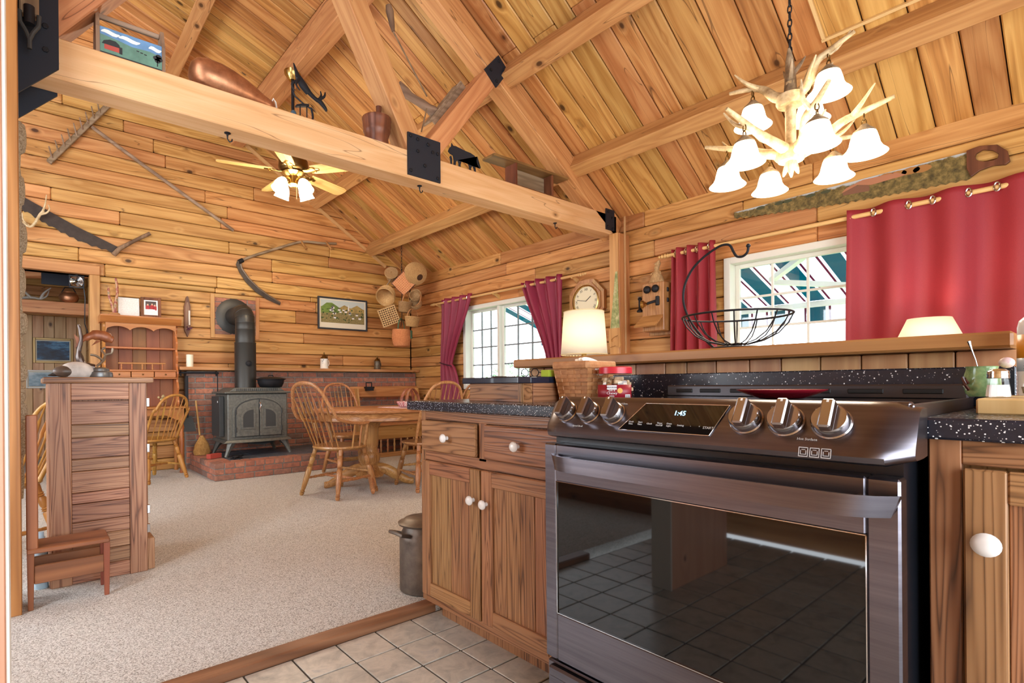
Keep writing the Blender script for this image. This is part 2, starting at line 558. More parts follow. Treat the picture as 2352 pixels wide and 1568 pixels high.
    def grid(self, fn, nu, nv, close_u=False):
        v = [fn(i / nu, j / nv) for i in range(nu + (0 if close_u else 1)) for j in range(nv + 1)]
        f = []
        for i in range(nu):
            i2 = (i + 1) % nu if close_u else i + 1
            for j in range(nv):
                f.append((i * (nv + 1) + j, i2 * (nv + 1) + j, i2 * (nv + 1) + j + 1, i * (nv + 1) + j + 1))
        return self.add(v, f)

    def ball(self, c, r, nu=12, nv=8, sc=(1, 1, 1), mat=None):
        v, f = [], []
        for j in range(1, nv):
            ph = PI * j / nv
            for i in range(nu):
                t = 2 * PI * i / nu
                v.append((c[0] + r * sc[0] * math.sin(ph) * math.cos(t), c[1] + r * sc[1] * math.sin(ph) * math.sin(t), c[2] + r * sc[2] * math.cos(ph)))
        top, bot = len(v), len(v) + 1
        v += [(c[0], c[1], c[2] + r * sc[2]), (c[0], c[1], c[2] - r * sc[2])]
        for i in range(nu):
            i2 = (i + 1) % nu
            f.append((top, i, i2))
            f.append((bot, (nv - 2) * nu + i2, (nv - 2) * nu + i))
            for j in range(nv - 2):
                f.append((j * nu + i, (j + 1) * nu + i, (j + 1) * nu + i2, j * nu + i2))
        return self.add(v, f, mat)

    def build(self, name, mat, parent=None, smooth=False, matrix=None, bevel=0.0, solid=0.0):
        me = bpy.data.meshes.new(name)
        me.from_pydata(self.v, [], self.f)
        bm = bmesh.new()
        bm.from_mesh(me)
        bmesh.ops.recalc_face_normals(bm, faces=bm.faces)
        bm.to_mesh(me)
        bm.free()
        mats = mat if isinstance(mat, (list, tuple)) else [mat]
        for m_ in mats:
            me.materials.append(m_)
        if len(mats) > 1:
            for p, i in zip(me.polygons, self.mi):
                p.material_index = i
        if smooth:
            for p in me.polygons:
                p.use_smooth = True
            try:
                me.set_sharp_from_angle(angle=math.radians(42))
            except Exception:
                pass
        o = bpy.data.objects.new(name, me)
        COL.objects.link(o)
        if parent is not None:
            o.parent = parent
        if matrix is not None:
            o.matrix_local = matrix
        if solid:
            md = o.modifiers.new('thickness', 'SOLIDIFY')
            md.thickness = solid
            md.offset = 0
        if bevel:
            md = o.modifiers.new('edge', 'BEVEL')
            md.width = bevel
            md.segments = 2
            md.limit_method = 'ANGLE'
        return o


def box(name, mat, x0, x1, y0, y1, z0, z1, parent=None, ch=0.0):
    return M().box(x0, x1, y0, y1, z0, z1, ch).build(name, mat, parent)


def tag(o, label, cat, group=None, kind=None):
    o['label'] = label
    o['category'] = cat
    if group:
        o['group'] = group
    if kind:
        o['kind'] = kind
    return o


def struct(o, label=None):
    o['kind'] = 'structure'
    if label:
        o['label'] = label
    return o


def thing(name, label, cat, loc=(0, 0, 0), rz=0.0, group=None, rot=None):
    o = bpy.data.objects.new(name, None)
    o.empty_display_size = 0.05
    COL.objects.link(o)
    o.location = loc
    o.rotation_euler = rot if rot else (0, 0, rz)
    return tag(o, label, cat, group)


def dup(root, loc, rz, label=None):
    r = root.copy()
    COL.objects.link(r)
    r.location = loc
    r.rotation_euler = (0, 0, rz)
    if label:
        r['label'] = label
    for ch in list(root.children):
        c = ch.copy()
        COL.objects.link(c)
        c.parent = r
        for g in list(ch.children):
            d = g.copy()
            COL.objects.link(d)
            d.parent = c
    return r


def group_empty(name, label=None):
    o = bpy.data.objects.new(name, None)
    o.empty_display_size = 0.05
    COL.objects.link(o)
    return struct(o, label)


def plank(name, mat, p, q, w, t, up, parent, ch=0.004):
    """a board from p to q (grain along its length), width w (sideways), thickness t along up; up face on the line p-q"""
    p, q = Vector(p), Vector(q)
    x = q - p
    L = x.length
    x.normalize()
    z = Vector(up)
    z = (z - x * z.dot(x)).normalized()
    y = z.cross(x)
    m = Matrix.Translation((p + q) / 2) @ Matrix((x, y, z)).transposed().to_4x4()
    return M().box(-L / 2, L / 2, -w / 2, w / 2, -t / 2, t / 2, ch).build(name, mat, parent, matrix=m)


def text(name, body, size, mat, parent, matrix, extrude=0.0004, align='CENTER'):
    c = bpy.data.curves.new(name, 'FONT')
    c.body, c.size, c.extrude, c.align_x, c.align_y = body, size, extrude, align, 'CENTER'
    c.resolution_u = 2
    t = bpy.data.objects.new('lettering', c)
    COL.objects.link(t)
    dg = bpy.context.evaluated_depsgraph_get()
    me = bpy.data.meshes.new_from_object(t.evaluated_get(dg))
    bpy.data.objects.remove(t)
    me.materials.clear()
    me.materials.append(mat)
    o = bpy.data.objects.new(name, me)
    COL.objects.link(o)
    o.parent = parent
    o.matrix_local = matrix
    return o


def facing(loc, right, up):
    """matrix whose x is right and y is up, for flat lettering"""
    x, y = Vector(right).normalized(), Vector(up).normalized()
    z = x.cross(y)
    return Matrix.Translation(loc) @ Matrix((x, y, z)).transposed().to_4x4()

# ================================================================== STRUCTURE
XW, YB, PITCH, EAVE = 4.63, 7.05, 0.63, 2.65
XR, ZR, PITCH2 = 2.0, 2.65 + 0.63 * 2.63, 0.38


def roof_z(x):
    return EAVE + PITCH * (XW - x) if x >= XR else ZR + PITCH2 * (XR - x)


# ---- kitchen floor of slate tiles
fl = struct(box('floor', GROUT, -1.1, 1.95, -1.6, 1.90, -0.06, -0.004))
PT = 0.1685
rt = random.Random(3)
for i in range(15):
    for j in range(16):
        x1 = 1.230 + PT - i * PT
        y1 = 1.723 + PT - j * PT
        d = rt.uniform(-0.0008, 0.0008)
        M().box(-PT / 2 + .0035, PT / 2 - .0035, -PT / 2 + .0035, PT / 2 - .0035, -0.006, 0.0 + d, 0.0015).build(
            'tile', TILE, fl, matrix=Matrix.Translation((x1 - PT / 2, y1 - PT / 2, 0)))

# ---- carpet of the dining room
cm = M().box(-2.7, 4.70, 1.975, 9.7, -0.06, 0.02).box(2.12, 4.70, -1.6, 1.975, -0.06, 0.02).box(1.355, 2.12, 1.90, 1.975, -0.06, 0.02)
struct(cm.build('floor_carpet', CARPET), 'beige berber carpet of the dining room')

# ---- threshold board between tile and carpet
tr = M().box(-0.7, 0.81, -0.036, 0.036, -0.02, 0.030, 0.006).build('trim_1', wood('threshold_oak', lin(150, 112, 78), lin(122, 86, 56), lin(70, 46, 30), 'X', rings=6, contrast=0.6, vary=0.02), matrix=Matrix.Translation((0.56, 1.935, 0)))
struct(tr, 'worn brown threshold board between tile and carpet')

# ---- back gable wall of pine logs
wb = group_empty('wall_back', 'gable wall of honey pine logs')
OPX0, OPX1, OPZ = -1.1, 0.53, 2.20
bk = M()
bk.box(OPX1, 4.70, YB + 0.045, YB + 0.16, -0.05, 2.75)
bk.box(-2.7, OPX1, YB + 0.045, YB + 0.16, OPZ, 2.75)
bk.box(-2.7, OPX0, YB + 0.045, YB + 0.16, -0.05, OPZ)
bk.prism([(-2.7, 2.75), (4.47, 2.75), (XR, ZR + .02), (-2.7, roof_z(-2.7) + .02)], 'y', YB + 0.045, YB + 0.16)
bk.build('backing', GAP, wb)
rl = random.Random(21)
z = 0.02
while z < 5.4:
    h = rl.uniform(0.128, 0.168)
    if z < OPZ < z + h + 0.06:
        h = OPZ - z
    zt = z + h
    xr = XW if zt < 2.62 else min(XW, XW - (z + 0.02 - EAVE) / PITCH + 0.1)
    if z > ZR:
        xr = XR - (z - ZR) / PITCH2 + 0.15
    xl = OPX1 if zt <= OPZ + 0.001 else -1.3
    x = xr
    while x > xl + 0.05:
        L = rl.uniform(1.1, 2.9)
        x2 = max(x - L, xl)
        if x2 - xl < 0.5:
            x2 = xl
        hid = zt < 1.12 and x2 > 1.5 and False
        if not hid:
            plank('log', PINE, (x2 + .0015, YB + 0.026 + rl.uniform(0, .004), (z + zt) / 2), (x - .0015, YB + 0.026 + rl.uniform(0, .004), (z + zt) / 2), h - 0.007, 0.05, (0, -1, 0), wb, ch=0.010)
        x = x2
    z = zt

# casing of the opening into the next room
struct(box('trim_2', PINE_Z, 0.512, 0.605, YB - 0.03, YB + 0.165, 0.02, OPZ, ch=0.004), 'pine side casing of the opening in the gable wall')
struct(box('trim_3', PINE_X, -1.1, 0.605, YB - 0.035, YB + 0.165, OPZ, OPZ + 0.10, ch=0.004), 'pine head casing of the opening in the gable wall')

# ---- long window wall of pine logs
wr = group_empty('wall_right', 'long pine log wall with two windows')
ZC = [0.02, .17, .32, .47, .62, .77, .92, 1.10, 1.26, 1.41, 1.56, 1.72, 1.88, 2.04, 2.19, 2.35, 2.50, 2.66]
W1 = (0.28, 2.16, 1.10, 2.04)   # kitchen window
W2 = (4.16, 5.72, 0.92, 2.04)   # far window
bm_ = M()
for (a, b, c, d) in ((-1.6, 0.28, 0, 2.75), (2.16, 4.16, 0, 2.75), (5.72, 7.2, 0, 2.75), (0.28, 2.16, 0, 1.10), (0.28, 2.16, 2.04, 2.75), (4.16, 5.72, 0, .92), (4.16, 5.72, 2.04, 2.75)):
    bm_.box(XW + 0.045, XW + 0.15, a, b, c - 0.05, d)
bm_.build('backing', GAP, wr)
for a, b in zip(ZC[:-1], ZC[1:]):
    spans = [(-1.5, YB)]
    for w in (W1, W2):
        if a >= w[2] - .001 and b <= w[3] + .001:
            ns = []
            for s in spans:
                if s[0] < w[0] and s[1] > w[1]:
                    ns += [(s[0], w[0]), (w[1], s[1])]
                else:
                    ns.append(s)
            spans = ns
    for s in spans:
        y = s[0]
        while y < s[1] - .01:
            y2 = min(s[1], y + rl.uniform(1.2, 3.2))
            if s[1] - y2 < 0.45:
                y2 = s[1]
            xo = XW + 0.026 + rl.uniform(0, .004)
            plank('log', PINE, (xo, y + .0015, (a + b) / 2), (xo, y2 - .0015, (a + b) / 2), b - a - 0.007, 0.05, (-1, 0, 0), wr, ch=0.010)
            y = y2

# ---- windows
def window(name, y0, y1, z0, z1, mullions, cols_each, rows, sash_mat, mun_mat, label):
    w = group_empty(name, label)
    X = XW
    fr = M()
    c = 0.055
    fr.box(X - 0.02, X + 0.14, y0, y0 + c, z0, z1, .004).box(X - 0.02, X + 0.14, y1 - c, y1, z0, z1, .004)
    fr.box(X - 0.02, X + 0.14, y0 + c, y1 - c, z1 - c, z1, .004).box(X - 0.03, X + 0.14, y0 + c, y1 - c, z0, z0 + c, .004)
    fr.build('window_frame', VINYL, w)
    edges = [y0 + c] + mullions + [y1 - c]
    for m_ in mullions:
        box('mullion', VINYL, X + 0.0, X + 0.12, m_ - 0.022, m_ + 0.022, z0 + c, z1 - c, w, .004)
    for k in range(len(edges) - 1):
        a = edges[k] + (0.022 if k else 0)
        b = edges[k + 1] - (0.022 if k < len(edges) - 2 else 0)
        s = 0.034
        xs = X + 0.05 + 0.03 * (k % 2)
        sa = M()
        sa.box(xs, xs + .03, a, a + s, z0 + c, z1 - c, .003).box(xs, xs + .03, b - s, b, z0 + c, z1 - c, .003)
        sa.box(xs, xs + .03, a + s, b - s, z1 - c - s, z1 - c, .003).box(xs, xs + .03, a + s, b - s, z0 + c, z0 + c + s, .003)
        so = sa.build('sash', sash_mat, w)
        ga, gb, gc, gd = a + s, b - s, z0 + c + s, z1 - c - s
        n = cols_each[k]
        for i in range(n):
            for j in range(rows):
                box('pane', PANE, xs + .012, xs + .016, ga + (gb - ga) * i / n, ga + (gb - ga) * (i + 1) / n, gc + (gd - gc) * j / rows, gc + (gd - gc) * (j + 1) / rows, so)
        for i in range(1, n):
            yy = ga + (gb - ga) * i / n
            box('muntin', mun_mat, xs + .004, xs + .024, yy - .009, yy + .009, gc, gd, so, .003)
        for j in range(1, rows):
            zz = gc + (gd - gc) * j / rows
            box('muntin', mun_mat, xs + .002, xs + .022, ga, gb, zz - .009, zz + .009, so, .003)
    return w


MUN_G = plain('grey_muntin', lin(120, 128, 134), 0.5)
window('window_1', W1[0], W1[1], W1[2], W1[3], [1.24], [3, 3], 3, VINYL, VINYL, 'white kitchen window with three panes across')
window('window_2', W2[0], W2[1], W2[2], W2[3], [5.03], [3, 3], 4, VINYL, MUN_G, 'white sliding window of the dining corner')

# ---- half wall between kitchen and dining side
hw = group_empty('wall_half', 'low pine board wall behind the range')
HX = 1.90
box('core', GAP, HX + .012, HX + .20, 0.165, 1.83, 0.0, 1.055, hw)
y = 0.16
while y < 1.83:
    w_ = rl.uniform(0.085, 0.14)
    y2 = min(y + w_, 1.84)
    plank('board', BOARD_Z, (HX + .008, (y + y2) / 2, 0.70), (HX + .008, (y + y2) / 2, 1.057), y2 - y - .003, 0.016, (-1, 0, 0), hw, .003)
    y = y2
for y in [2.0 - 0.0]:
    pass
y = 0.16
while y < 1.83:
    y2 = min(y + rl.uniform(0.1, 0.15), 1.84)
    plank('board', BOARD_Z, (HX + .207, (y + y2) / 2, 0.02), (HX + .207, (y + y2) / 2, 1.057), y2 - y - .003, 0.016, (1, 0, 0), hw, .003)
    y = y2
for k in range(2):
    plank('board', BOARD_Z, (HX + .05 + .1 * k, 1.838, 0.70), (HX + .05 + .1 * k, 1.838, 1.057), .098, 0.016, (0, 1, 0), hw, .003)
cap = struct(M().box(-.145, .145, -.855, .855, -.020, .020, .006).build('trim_4', CAP_Y, matrix=Matrix.Translation((1.965, 1.02, 1.079))), 'thick pine cap board along the top of the half wall')

# ---- post and near partition on the kitchen side
po = group_empty('trim_5', 'tall pine post carrying the middle of the roof truss')
box('post_core', POST, -0.150, -0.062, 2.98, 3.14, 0.02, 3.2, po, .004)
box('face_board', POST, -0.118, -0.088, 2.962, 2.98, 0.02, 3.2, po, .003)
box('face_board', POST, -0.086, -0.028, 2.955, 3.10, 0.02, 3.2, po, .003)
box('face_board', POST, -0.155, -0.12, 2.95, 2.98, 0.02, 3.2, po, .003)
wl = group_empty('wall_left', 'partition end faced with a pale pine board')
box('panel', DOORW, -0.60, -0.0365, 1.35, 1.45, 0.0, 3.4, wl, .003)
box('white_edge', WHITE, -0.0365, -0.0315, 1.345, 1.45, 0.0, 3.4, wl, .002)
M().lathe([(0.0, 0), (.008, .0), (.009, .004), (.005, .008), (0, .009)], 14, Matrix.Translation((-0.052, 1.3405, 1.317)) @ Matrix.Rotation(PI / 2, 4, 'X')).build('push_pin', plain('red_plastic', lin(190, 30, 50), 0.3), wl, smooth=True)
# corner post where truss meets the window wall
cp = group_empty('trim_6', 'pine corner post under the right end of the tie beam')
box('post_core', PINE_Z, 4.455, 4.629, 3.095, 3.21, 0.02, 2.45, cp, .005)
box('face_board', PINE_Z, 4.440, 4.455, 3.10, 3.20, 0.02, 2.45, cp, .003)
box('cable_channel', plain('tan_channel', lin(190, 150, 104), 0.5), 4.53, 4.548, 3.08, 3.095, 0.5, 2.62, cp, .003)

# ---- roof boards
ce = group_empty('ceiling', 'sloping ceiling of knotty pine boards')
n1 = Vector((-PITCH, 0, -1)).normalized()
n2 = Vector((-PITCH2, 0, -1)).normalized()
bk = M()
bk.prism([(4.80, roof_z(4.80) + .03), (XR, ZR + .03), (-2.7, roof_z(-2.7) + .03), (-2.7, roof_z(-2.7) + .10), (XR, ZR + .12), (4.80, roof_z(4.80) + .12)], 'y', -1.6, 7.2)
bk.build('backing', GAP, ce)
y = -1.5
while y < 7.05:
    w_ = rl.uniform(0.16, 0.225) if y < 3.3 else rl.uniform(0.115, 0.165)
    y2 = min(y + w_, 7.06)
    ym, ww = (y + y2) / 2, y2 - y - 0.007
    off = n1 * -0.012
    jit = rl.uniform(0, .003)
    xs = [4.72, 3.04 + rl.uniform(-.02, .02), XR] if rl.random() < 0.6 else [4.72, XR]
    for a, b in zip(xs[:-1], xs[1:]):
        pa = Vector((a, ym, roof_z(a))) + off + n1 * jit
        pb = Vector((b + .002, ym, roof_z(b))) + off + n1 * jit
        plank('ceiling_board', PINE_C, pa, pb, ww, 0.024, n1, ce, ch=0.007)
    off = n2 * -0.012
    pa = Vector((XR, ym, ZR)) + off
    pb = Vector((-1.6, ym, roof_z(-1.6))) + off
    plank('ceiling_board', PINE_C, pa, pb, ww, 0.024, n2, ce, ch=0.007)
    y = y2


def along_y(name, x, w, d, label, slope=True, y0=-1.5, y1=7.06):
    n = (n1 if x >= XR else n2) if slope else Vector((0, 0, -1))
    base = Vector((x, 0, roof_z(x)))
    c = base + n * (d / 2)
    s = Vector((n.z, 0, -n.x))
    o = M().box(-(y1 - y0) / 2, (y1 - y0) / 2, -w / 2, w / 2, -d / 2, d / 2, .006)
    m = Matrix.Translation((c.x, (y0 + y1) / 2, c.z)) @ Matrix((Vector((0, 1, 0)), n.cross(Vector((0, 1, 0))), n)).transposed().to_4x4()
    return struct(o.build(name, PINE_B, matrix=m), label)


along_y('beam', 3.98, 0.135, 0.16, 'lowest pine purlin of the sloping ceiling')
along_y('beam', 3.13, 0.135, 0.17, 'middle pine purlin behind the antler chandelier')
along_y('beam', 2.05, 0.15, 0.27, 'pine beam the ceiling fan hangs from', slope=False)
along_y('beam', 1.30, 0.13, 0.2, 'upper pine beam behind the painted box', slope=True)

# ---- truss
ts = group_empty('roof_truss', 'exposed pine roof truss with black gusset plates')
YT0, YT1 = 3.19, 3.36
tm = M().box(-2.4, 2.4, -.085, .085, -.0975, .0975, .006)
tm.build('tie_beam', wood('tie_beam_pine', lin(226, 180, 138), lin(214, 160, 114), lin(184, 124, 82), 'X', rings=5, contrast=0.4, knots=1.0, vary=0.02, across=7, rough=0.6, fine=0.5, cracks=0.35), ts, matrix=Matrix.Translation((2.15, (YT0 + YT1) / 2, 2.5475)))


def member(name, a, b, w, y0=YT0, y1=YT1, mat=PINE_B):
    a, b = Vector((a[0], (y0 + y1) / 2, a[1])), Vector((b[0], (y0 + y1) / 2, b[1]))
    return plank(name, mat, a, b, y1 - y0, w, (b - a).cross(Vector((0, 1, 0))), ts, .006)


member('rafter', (4.60, 2.51), (1.9, 4.23), 0.20)
member('strut', (2.30, 2.70), (2.90, 3.46), 0.135)
member('strut', (2.19, 2.62), (1.42, 4.05), 0.15)
member('strut', (-0.05, 2.55), (1.05, 4.01), 0.15)
member('rafter', (1.95, 4.18), (-1.0, 5.28), 0.18)


def plate(poly, y0, y1, bolts, name='gusset_plate'):
    p = M().prism(poly, 'y', y0, y1).build(name, PLATE, ts)
    for bx, bz in bolts:
        M().lathe([(0.013, 0), (.013, .008), (.010, .010), (0, .010)], 6, Matrix.Translation((bx, y0, bz)) @ Matrix.Rotation(PI / 2, 4, 'X')).build('bolt', BLACKM, p)
    return p


plate([(2.078, 2.468), (2.362, 2.468), (2.362, 2.768), (2.078, 2.768)], 3.178, 3.19,
      [(2.10, 2.745), (2.16, 2.735), (2.25, 2.72), (2.29, 2.675), (2.335, 2.675), (2.16, 2.65), (2.22, 2.56), (2.10, 2.50), (2.335, 2.495)])
plate([(4.367, 2.487), (4.50, 2.487), (4.50, 2.69), (4.367, 2.69)], 3.178, 3.19, [(4.395, 2.66), (4.46, 2.61), (4.39, 2.515), (4.47, 2.505)])
plate([(2.956, 3.64), (3.065, 3.545), (2.93, 3.37), (2.805, 3.475)], 3.178, 3.19, [(2.955, 3.59), (3.01, 3.53), (2.87, 3.49), (2.93, 3.42)])
plate([(0.12, 2.49), (0.12, 3.15), (-0.40, 3.15), (-0.40, 1.93)], 3.178, 3.19, [(0.065, 2.83), (0.07, 2.67), (0.07, 2.56)])
plate([(0.12, 2.44), (0.12, 2.9), (-0.40, 2.9), (-0.40, 1.90)], 3.36, 3.372, [])

# ---- next room seen through the opening
wn = group_empty('wall_far', 'panelled wall of the next room')
box('backing', GAP, -2.7, 0.75, 9.63, 9.7, 0, 3.2, wn)
x = -0.6
while x < 0.75:
    x2 = x + rl.uniform(0.10, 0.135)
    plank('panel_board', PANEL, ((x + x2) / 2, 9.62, 0.02), ((x + x2) / 2, 9.62, 2.0), x2 - x - .004, 0.02, (0, -1, 0), wn, .004)
    x = x2
for k in range(8):
    plank('log', PINE, (-0.7, 9.625, 2.07 + .14 * k), (0.75, 9.625, 2.07 + .14 * k), .136, .03, (0, -1, 0), wn, .004)
wside = group_empty('wall_passage', 'short pine wall beyond the opening')
box('backing', GAP, 0.68, 0.75, 7.22, 9.63, 0, 3.2, wside)
for k in range(20):
    plank('log', PINE, (0.67, 7.22, .09 + .15 * k), (0.67, 9.62, .09 + .15 * k), .146, .03, (-1, 0, 0), wside, .004)
c2 = group_empty('ceiling_passage', 'pine ceiling of the next room')
box('backing', GAP, -2.7, 0.75, 7.2, 9.7, 3.22, 3.3, c2)
for k in range(16):
    plank('ceiling_board', PINE_C, (-1.6 + .15 * k, 7.22, 3.2), (-1.6 + .15 * k, 9.62, 3.2), .146, .03, (0, 0, -1), c2, .004)
struct(M().box(-1.3, 1.3, -.08, .08, -.075, .075, .006).build('beam', PINE_B, matrix=Matrix.Translation((-0.63, 8.48, 1.985))), 'pine cross beam of the next room holding antlers')
struct(M().box(-1.3, 1.3, -.08, .08, -.07, .07, .006).build('beam', PINE_B, matrix=Matrix.Translation((-0.63, 8.08, 2.27)) @ Matrix.Rotation(-.12, 4, 'Y')), 'upper pine beam of the next room with black plate')

# ---- unseen sides of the house; their openings are added to let in fill daylight
def board_wall(name, label, axis, pos, a0, a1, ztop, opening, face):
    """opening = (b0, b1, z0, z1); boards 0.3 high"""
    g = group_empty(name, label)
    z = 0.0
    while z < ztop - .01:
        z2 = min(z + .3, ztop)
        for z in (z,):
            spans = [(a0, a1)]
            if z2 > opening[2] and z < opening[3]:
                spans = [(a0, opening[0]), (opening[1], a1)]
            for p, q in spans:
                if axis == 'x':
                    plank('log', PINE, (pos, p, (z + z2) / 2), (pos, q, (z + z2) / 2), z2 - z - .006, .05, face, g, .006)
                else:
                    plank('log', PINE, (p, pos, (z + z2) / 2), (q, pos, (z + z2) / 2), z2 - z - .006, .05, face, g, .006)
        z = z2
    return g
board_wall('wall_west', 'pine wall of the dining room opposite the long window wall', 'x', -2.74, 1.40, 9.7, 6.3, (3.0, 6.2, 0.9, 2.4), (1, 0, 0))  # opening added out of view as a source of fill light
board_wall('wall_south', 'pine wall behind the kitchen', 'y', -1.68, -1.25, 4.75, 6.0, (-.8, 2.6, 0.3, 2.4), (0, 1, 0))  # unseen opening, added and enlarged to brighten the kitchen
board_wall('wall_pantry', 'pine wall closing the kitchen beside the partition', 'x', -1.22, -1.7, 1.40, 6.0, (9, 9.1, 0, .1), (1, 0, 0))

# ================================================================== KITCHEN
def knob(parent, x, y, z, rx=0.017, oval=1.0):
    """white mushroom knob pointing to -X"""
    m = Matrix.Translation((x, y, z)) @ Matrix.Rotation(-PI / 2, 4, 'Y')
    return M().lathe([(.008, 0), (.0075, .008), (.0095, .014), (rx, .019), (rx * 1.02, .023), (rx * .8, .028), (rx * .4, .0305), (0, .031)], 20, m @ Matrix.Diagonal((1 / oval, oval, 1, 1))).build('knob', WHITE_C, parent, smooth=True)


def cab_front(root, X, y0, y1, z0, z1, name, mat, t=0.018):
    return M().box(X - t, X, y0, y1, z0, z1, .004).build(name, mat, root)


def cab_door(root, X, y0, y1, z0, z1, ky, kz, oval=1.0, kr=.017):
    d = M().box(X - .019, X, y0, y0 + .055, z0, z1, .003).build('door', CAB_Z, root)
    M().box(X - .019, X, y1 - .055, y1, z0, z1, .003).build('stile', CAB_Z, d)
    M().box(X - .0185, X, y0 + .055, y1 - .055, z1 - .055, z1, .003).build('rail', CAB_Y, d)
    M().box(X - .0185, X, y0 + .055, y1 - .055, z0, z0 + .055, .003).build('rail', CAB_Y, d)
    n = 4
    w = (y1 - y0 - .11) / n
    for i in range(n):
        M().box(X - .008, X, y0 + .055 + w * i + .0006, y0 + .055 + w * (i + 1) - .0006, z0 + .052, z1 - .052, .0015).build('panel_board', CAB_Z, d)
    knob(d, X - .019, ky, kz, kr, oval)
    return d


# ---- left base cabinet
FX = 1.273
c = thing('base_cabinet', 'dark ash base cabinet with four white knobs, two drawers over two doors', 'cabinet', (0, 0, 0))
bd = M().box(FX + .02, 1.88, 1.062, 1.862, 0.088, 0.876).box(FX + .085, 1.86, 1.07, 1.84, 0.0, 0.088)
bd.build('body', CAB_Z, c)
box('face_stile', CAB_Z, FX, FX + .02, 1.832, 1.862, .088, .876, c, .002)
box('face_stile', CAB_Z, FX, FX + .02, 1.062, 1.092, .088, .876, c, .002)
box('face_stile', CAB_Z, FX, FX + .02, 1.450, 1.492, .70, .84, c, .002)
box('face_rail', CAB_Y, FX, FX + .0195, 1.092, 1.832, .838, .876, c, .002)
box('face_rail', CAB_Y, FX, FX + .0195, 1.092, 1.832, .672, .712, c, .002)
box('face_rail', CAB_Y, FX, FX + .0195, 1.092, 1.832, .088, .124, c, .002)
box('end_panel', CAB_Z, FX + .02, 1.88, 1.862, 1.868, .088, .876, c)
for (a, b, ky) in ((1.496, 1.836, 1.661), (1.088, 1.446, 1.272)):
    d = cab_front(c, FX, a, b, .714, .836, 'drawer', CAB_Y)
    knob(d, FX - .018, ky, .774)
cab_door(c, FX, 1.472, 1.838, .124, .672, 1.503, .560)
cab_door(c, FX, 1.086, 1.462, .124, .672, 1.432, .556)

# ---- right base cabinet
c = thing('base_cabinet', 'dark ash base cabinet with one oval white knob beside the range', 'cabinet', (0, 0, 0))
M().box(FX + .02, 1.88, -0.9, 0.226, 0.088, 0.876).box(FX + .085, 1.86, -.9, .20, 0.0, 0.088).build('body', CAB_Z, c)
box('face_stile', CAB_Z, FX, FX + .02, .181, .226, .088, .876, c, .002)
box('face_rail', CAB_Y, FX, FX + .0195, -.9, .181, .832, .876, c, .002)
box('face_rail', CAB_Y, FX, FX + .0195, -.9, .181, .088, .124, c, .002)
cab_door(c, FX, -0.22, 0.177, .126, .828, .146, .706, 1.0, .0195)

# ---- countertops and backsplash
tag(box('countertop', COUNTER, 1.25, 1.885, 1.058, 1.939, 0.876, 0.914, None, .004), 'black white-flecked laminate countertop over the four-knob cabinet', 'countertop', 'speckled countertops')
tag(box('countertop', COUNTER, 1.25, 1.885, -0.9, 0.230, 0.876, 0.914, None, .004), 'black white-flecked laminate countertop at the salt shaker', 'countertop', 'speckled countertops')
tag(box('backsplash', COUNTER, 1.868, 1.892, 0.165, 1.83, 0.914, 1.015, None, .003), 'black white-flecked backsplash strip running behind the range', 'backsplash')

# ---- slide-in electric range
r = thing('electric_range', 'black stainless slide-in range with six knobs and dark oven window', 'range', (0, 0, 0))
M().box(1.19, 1.80, .245, 1.046, .03, .925).build('body', BLACKP, r)
dx0, dx1 = 1.145, 1.188
dr = M().box(dx0, dx1, .240, .289, .205, .812, .004).build('oven_door', STEEL, r)
M().box(dx0, dx1, 1.010, 1.053, .205, .812, .004).build('door_frame', STEEL, dr)
M().box(dx0, dx1, .2885, 1.0105, .707, .812, .004).build('door_frame', STEEL, dr)
M().box(dx0, dx1, .2885, 1.0105, .205, .338, .004).build('door_frame', STEEL, dr)
M().box(dx0 + .004, dx0 + .012, .2885, 1.0105, .337, .708).build('oven_window', BGLASS, dr)
eg = M()
for a, b, c_, d_ in ((.2885, 1.0105, .7065, .7085), (.2885, 1.0105, .3365, .3385), (.2885, .2905, .337, .708), (1.0085, 1.0105, .337, .708)):
    eg.box(dx0 + .0005, dx0 + .006, a, b, c_, d_)
eg.build('window_rim', CHROME, dr)
# bowed handle: rectangular section swept across the door
def handle(y0, y1, zt, zb, xm, xe, parent):
    h = M()
    N = 28
    rows = []
    for i in range(N + 1):
        t = i / N
        s = 4 * t * (1 - t)
        bow = xe + (xm - xe) * min(1, (s * 3.2) ** .6 if s * 3.2 < 1 else 1)
        zt_, zb_ = zt, zb
        yt = y0 + (y1 - y0) * t
        yb = y0 + .012 + (y1 - y0 - .024) * t
        rows.append([(bow + .004, yt, zt_), (bow + .022, yt, zt_ - .002), (bow + .022, yb, zb_ + .004), (bow + .002, yb, zb_)])
    v = [p for q in rows for p in q]
    f = []
    for i in range(N):
        for j in range(4):
            f.append((i * 4 + j, i * 4 + (j + 1) % 4, (i + 1) * 4 + (j + 1) % 4, (i + 1) * 4 + j))
    f += [(0, 1, 2, 3), tuple(N * 4 + k for k in (3, 2, 1, 0))]
    h.add(v, f)
    return h.build('door_handle', STEEL, parent, smooth=True)
handle(.236, 1.006, .788, .750, 1.074, 1.118, dr)
for a_ in (.27, .95):
    M().box(1.10, 1.15, a_, a_ + .03, .755, .78).build('handle_bracket', STEEL, dr)
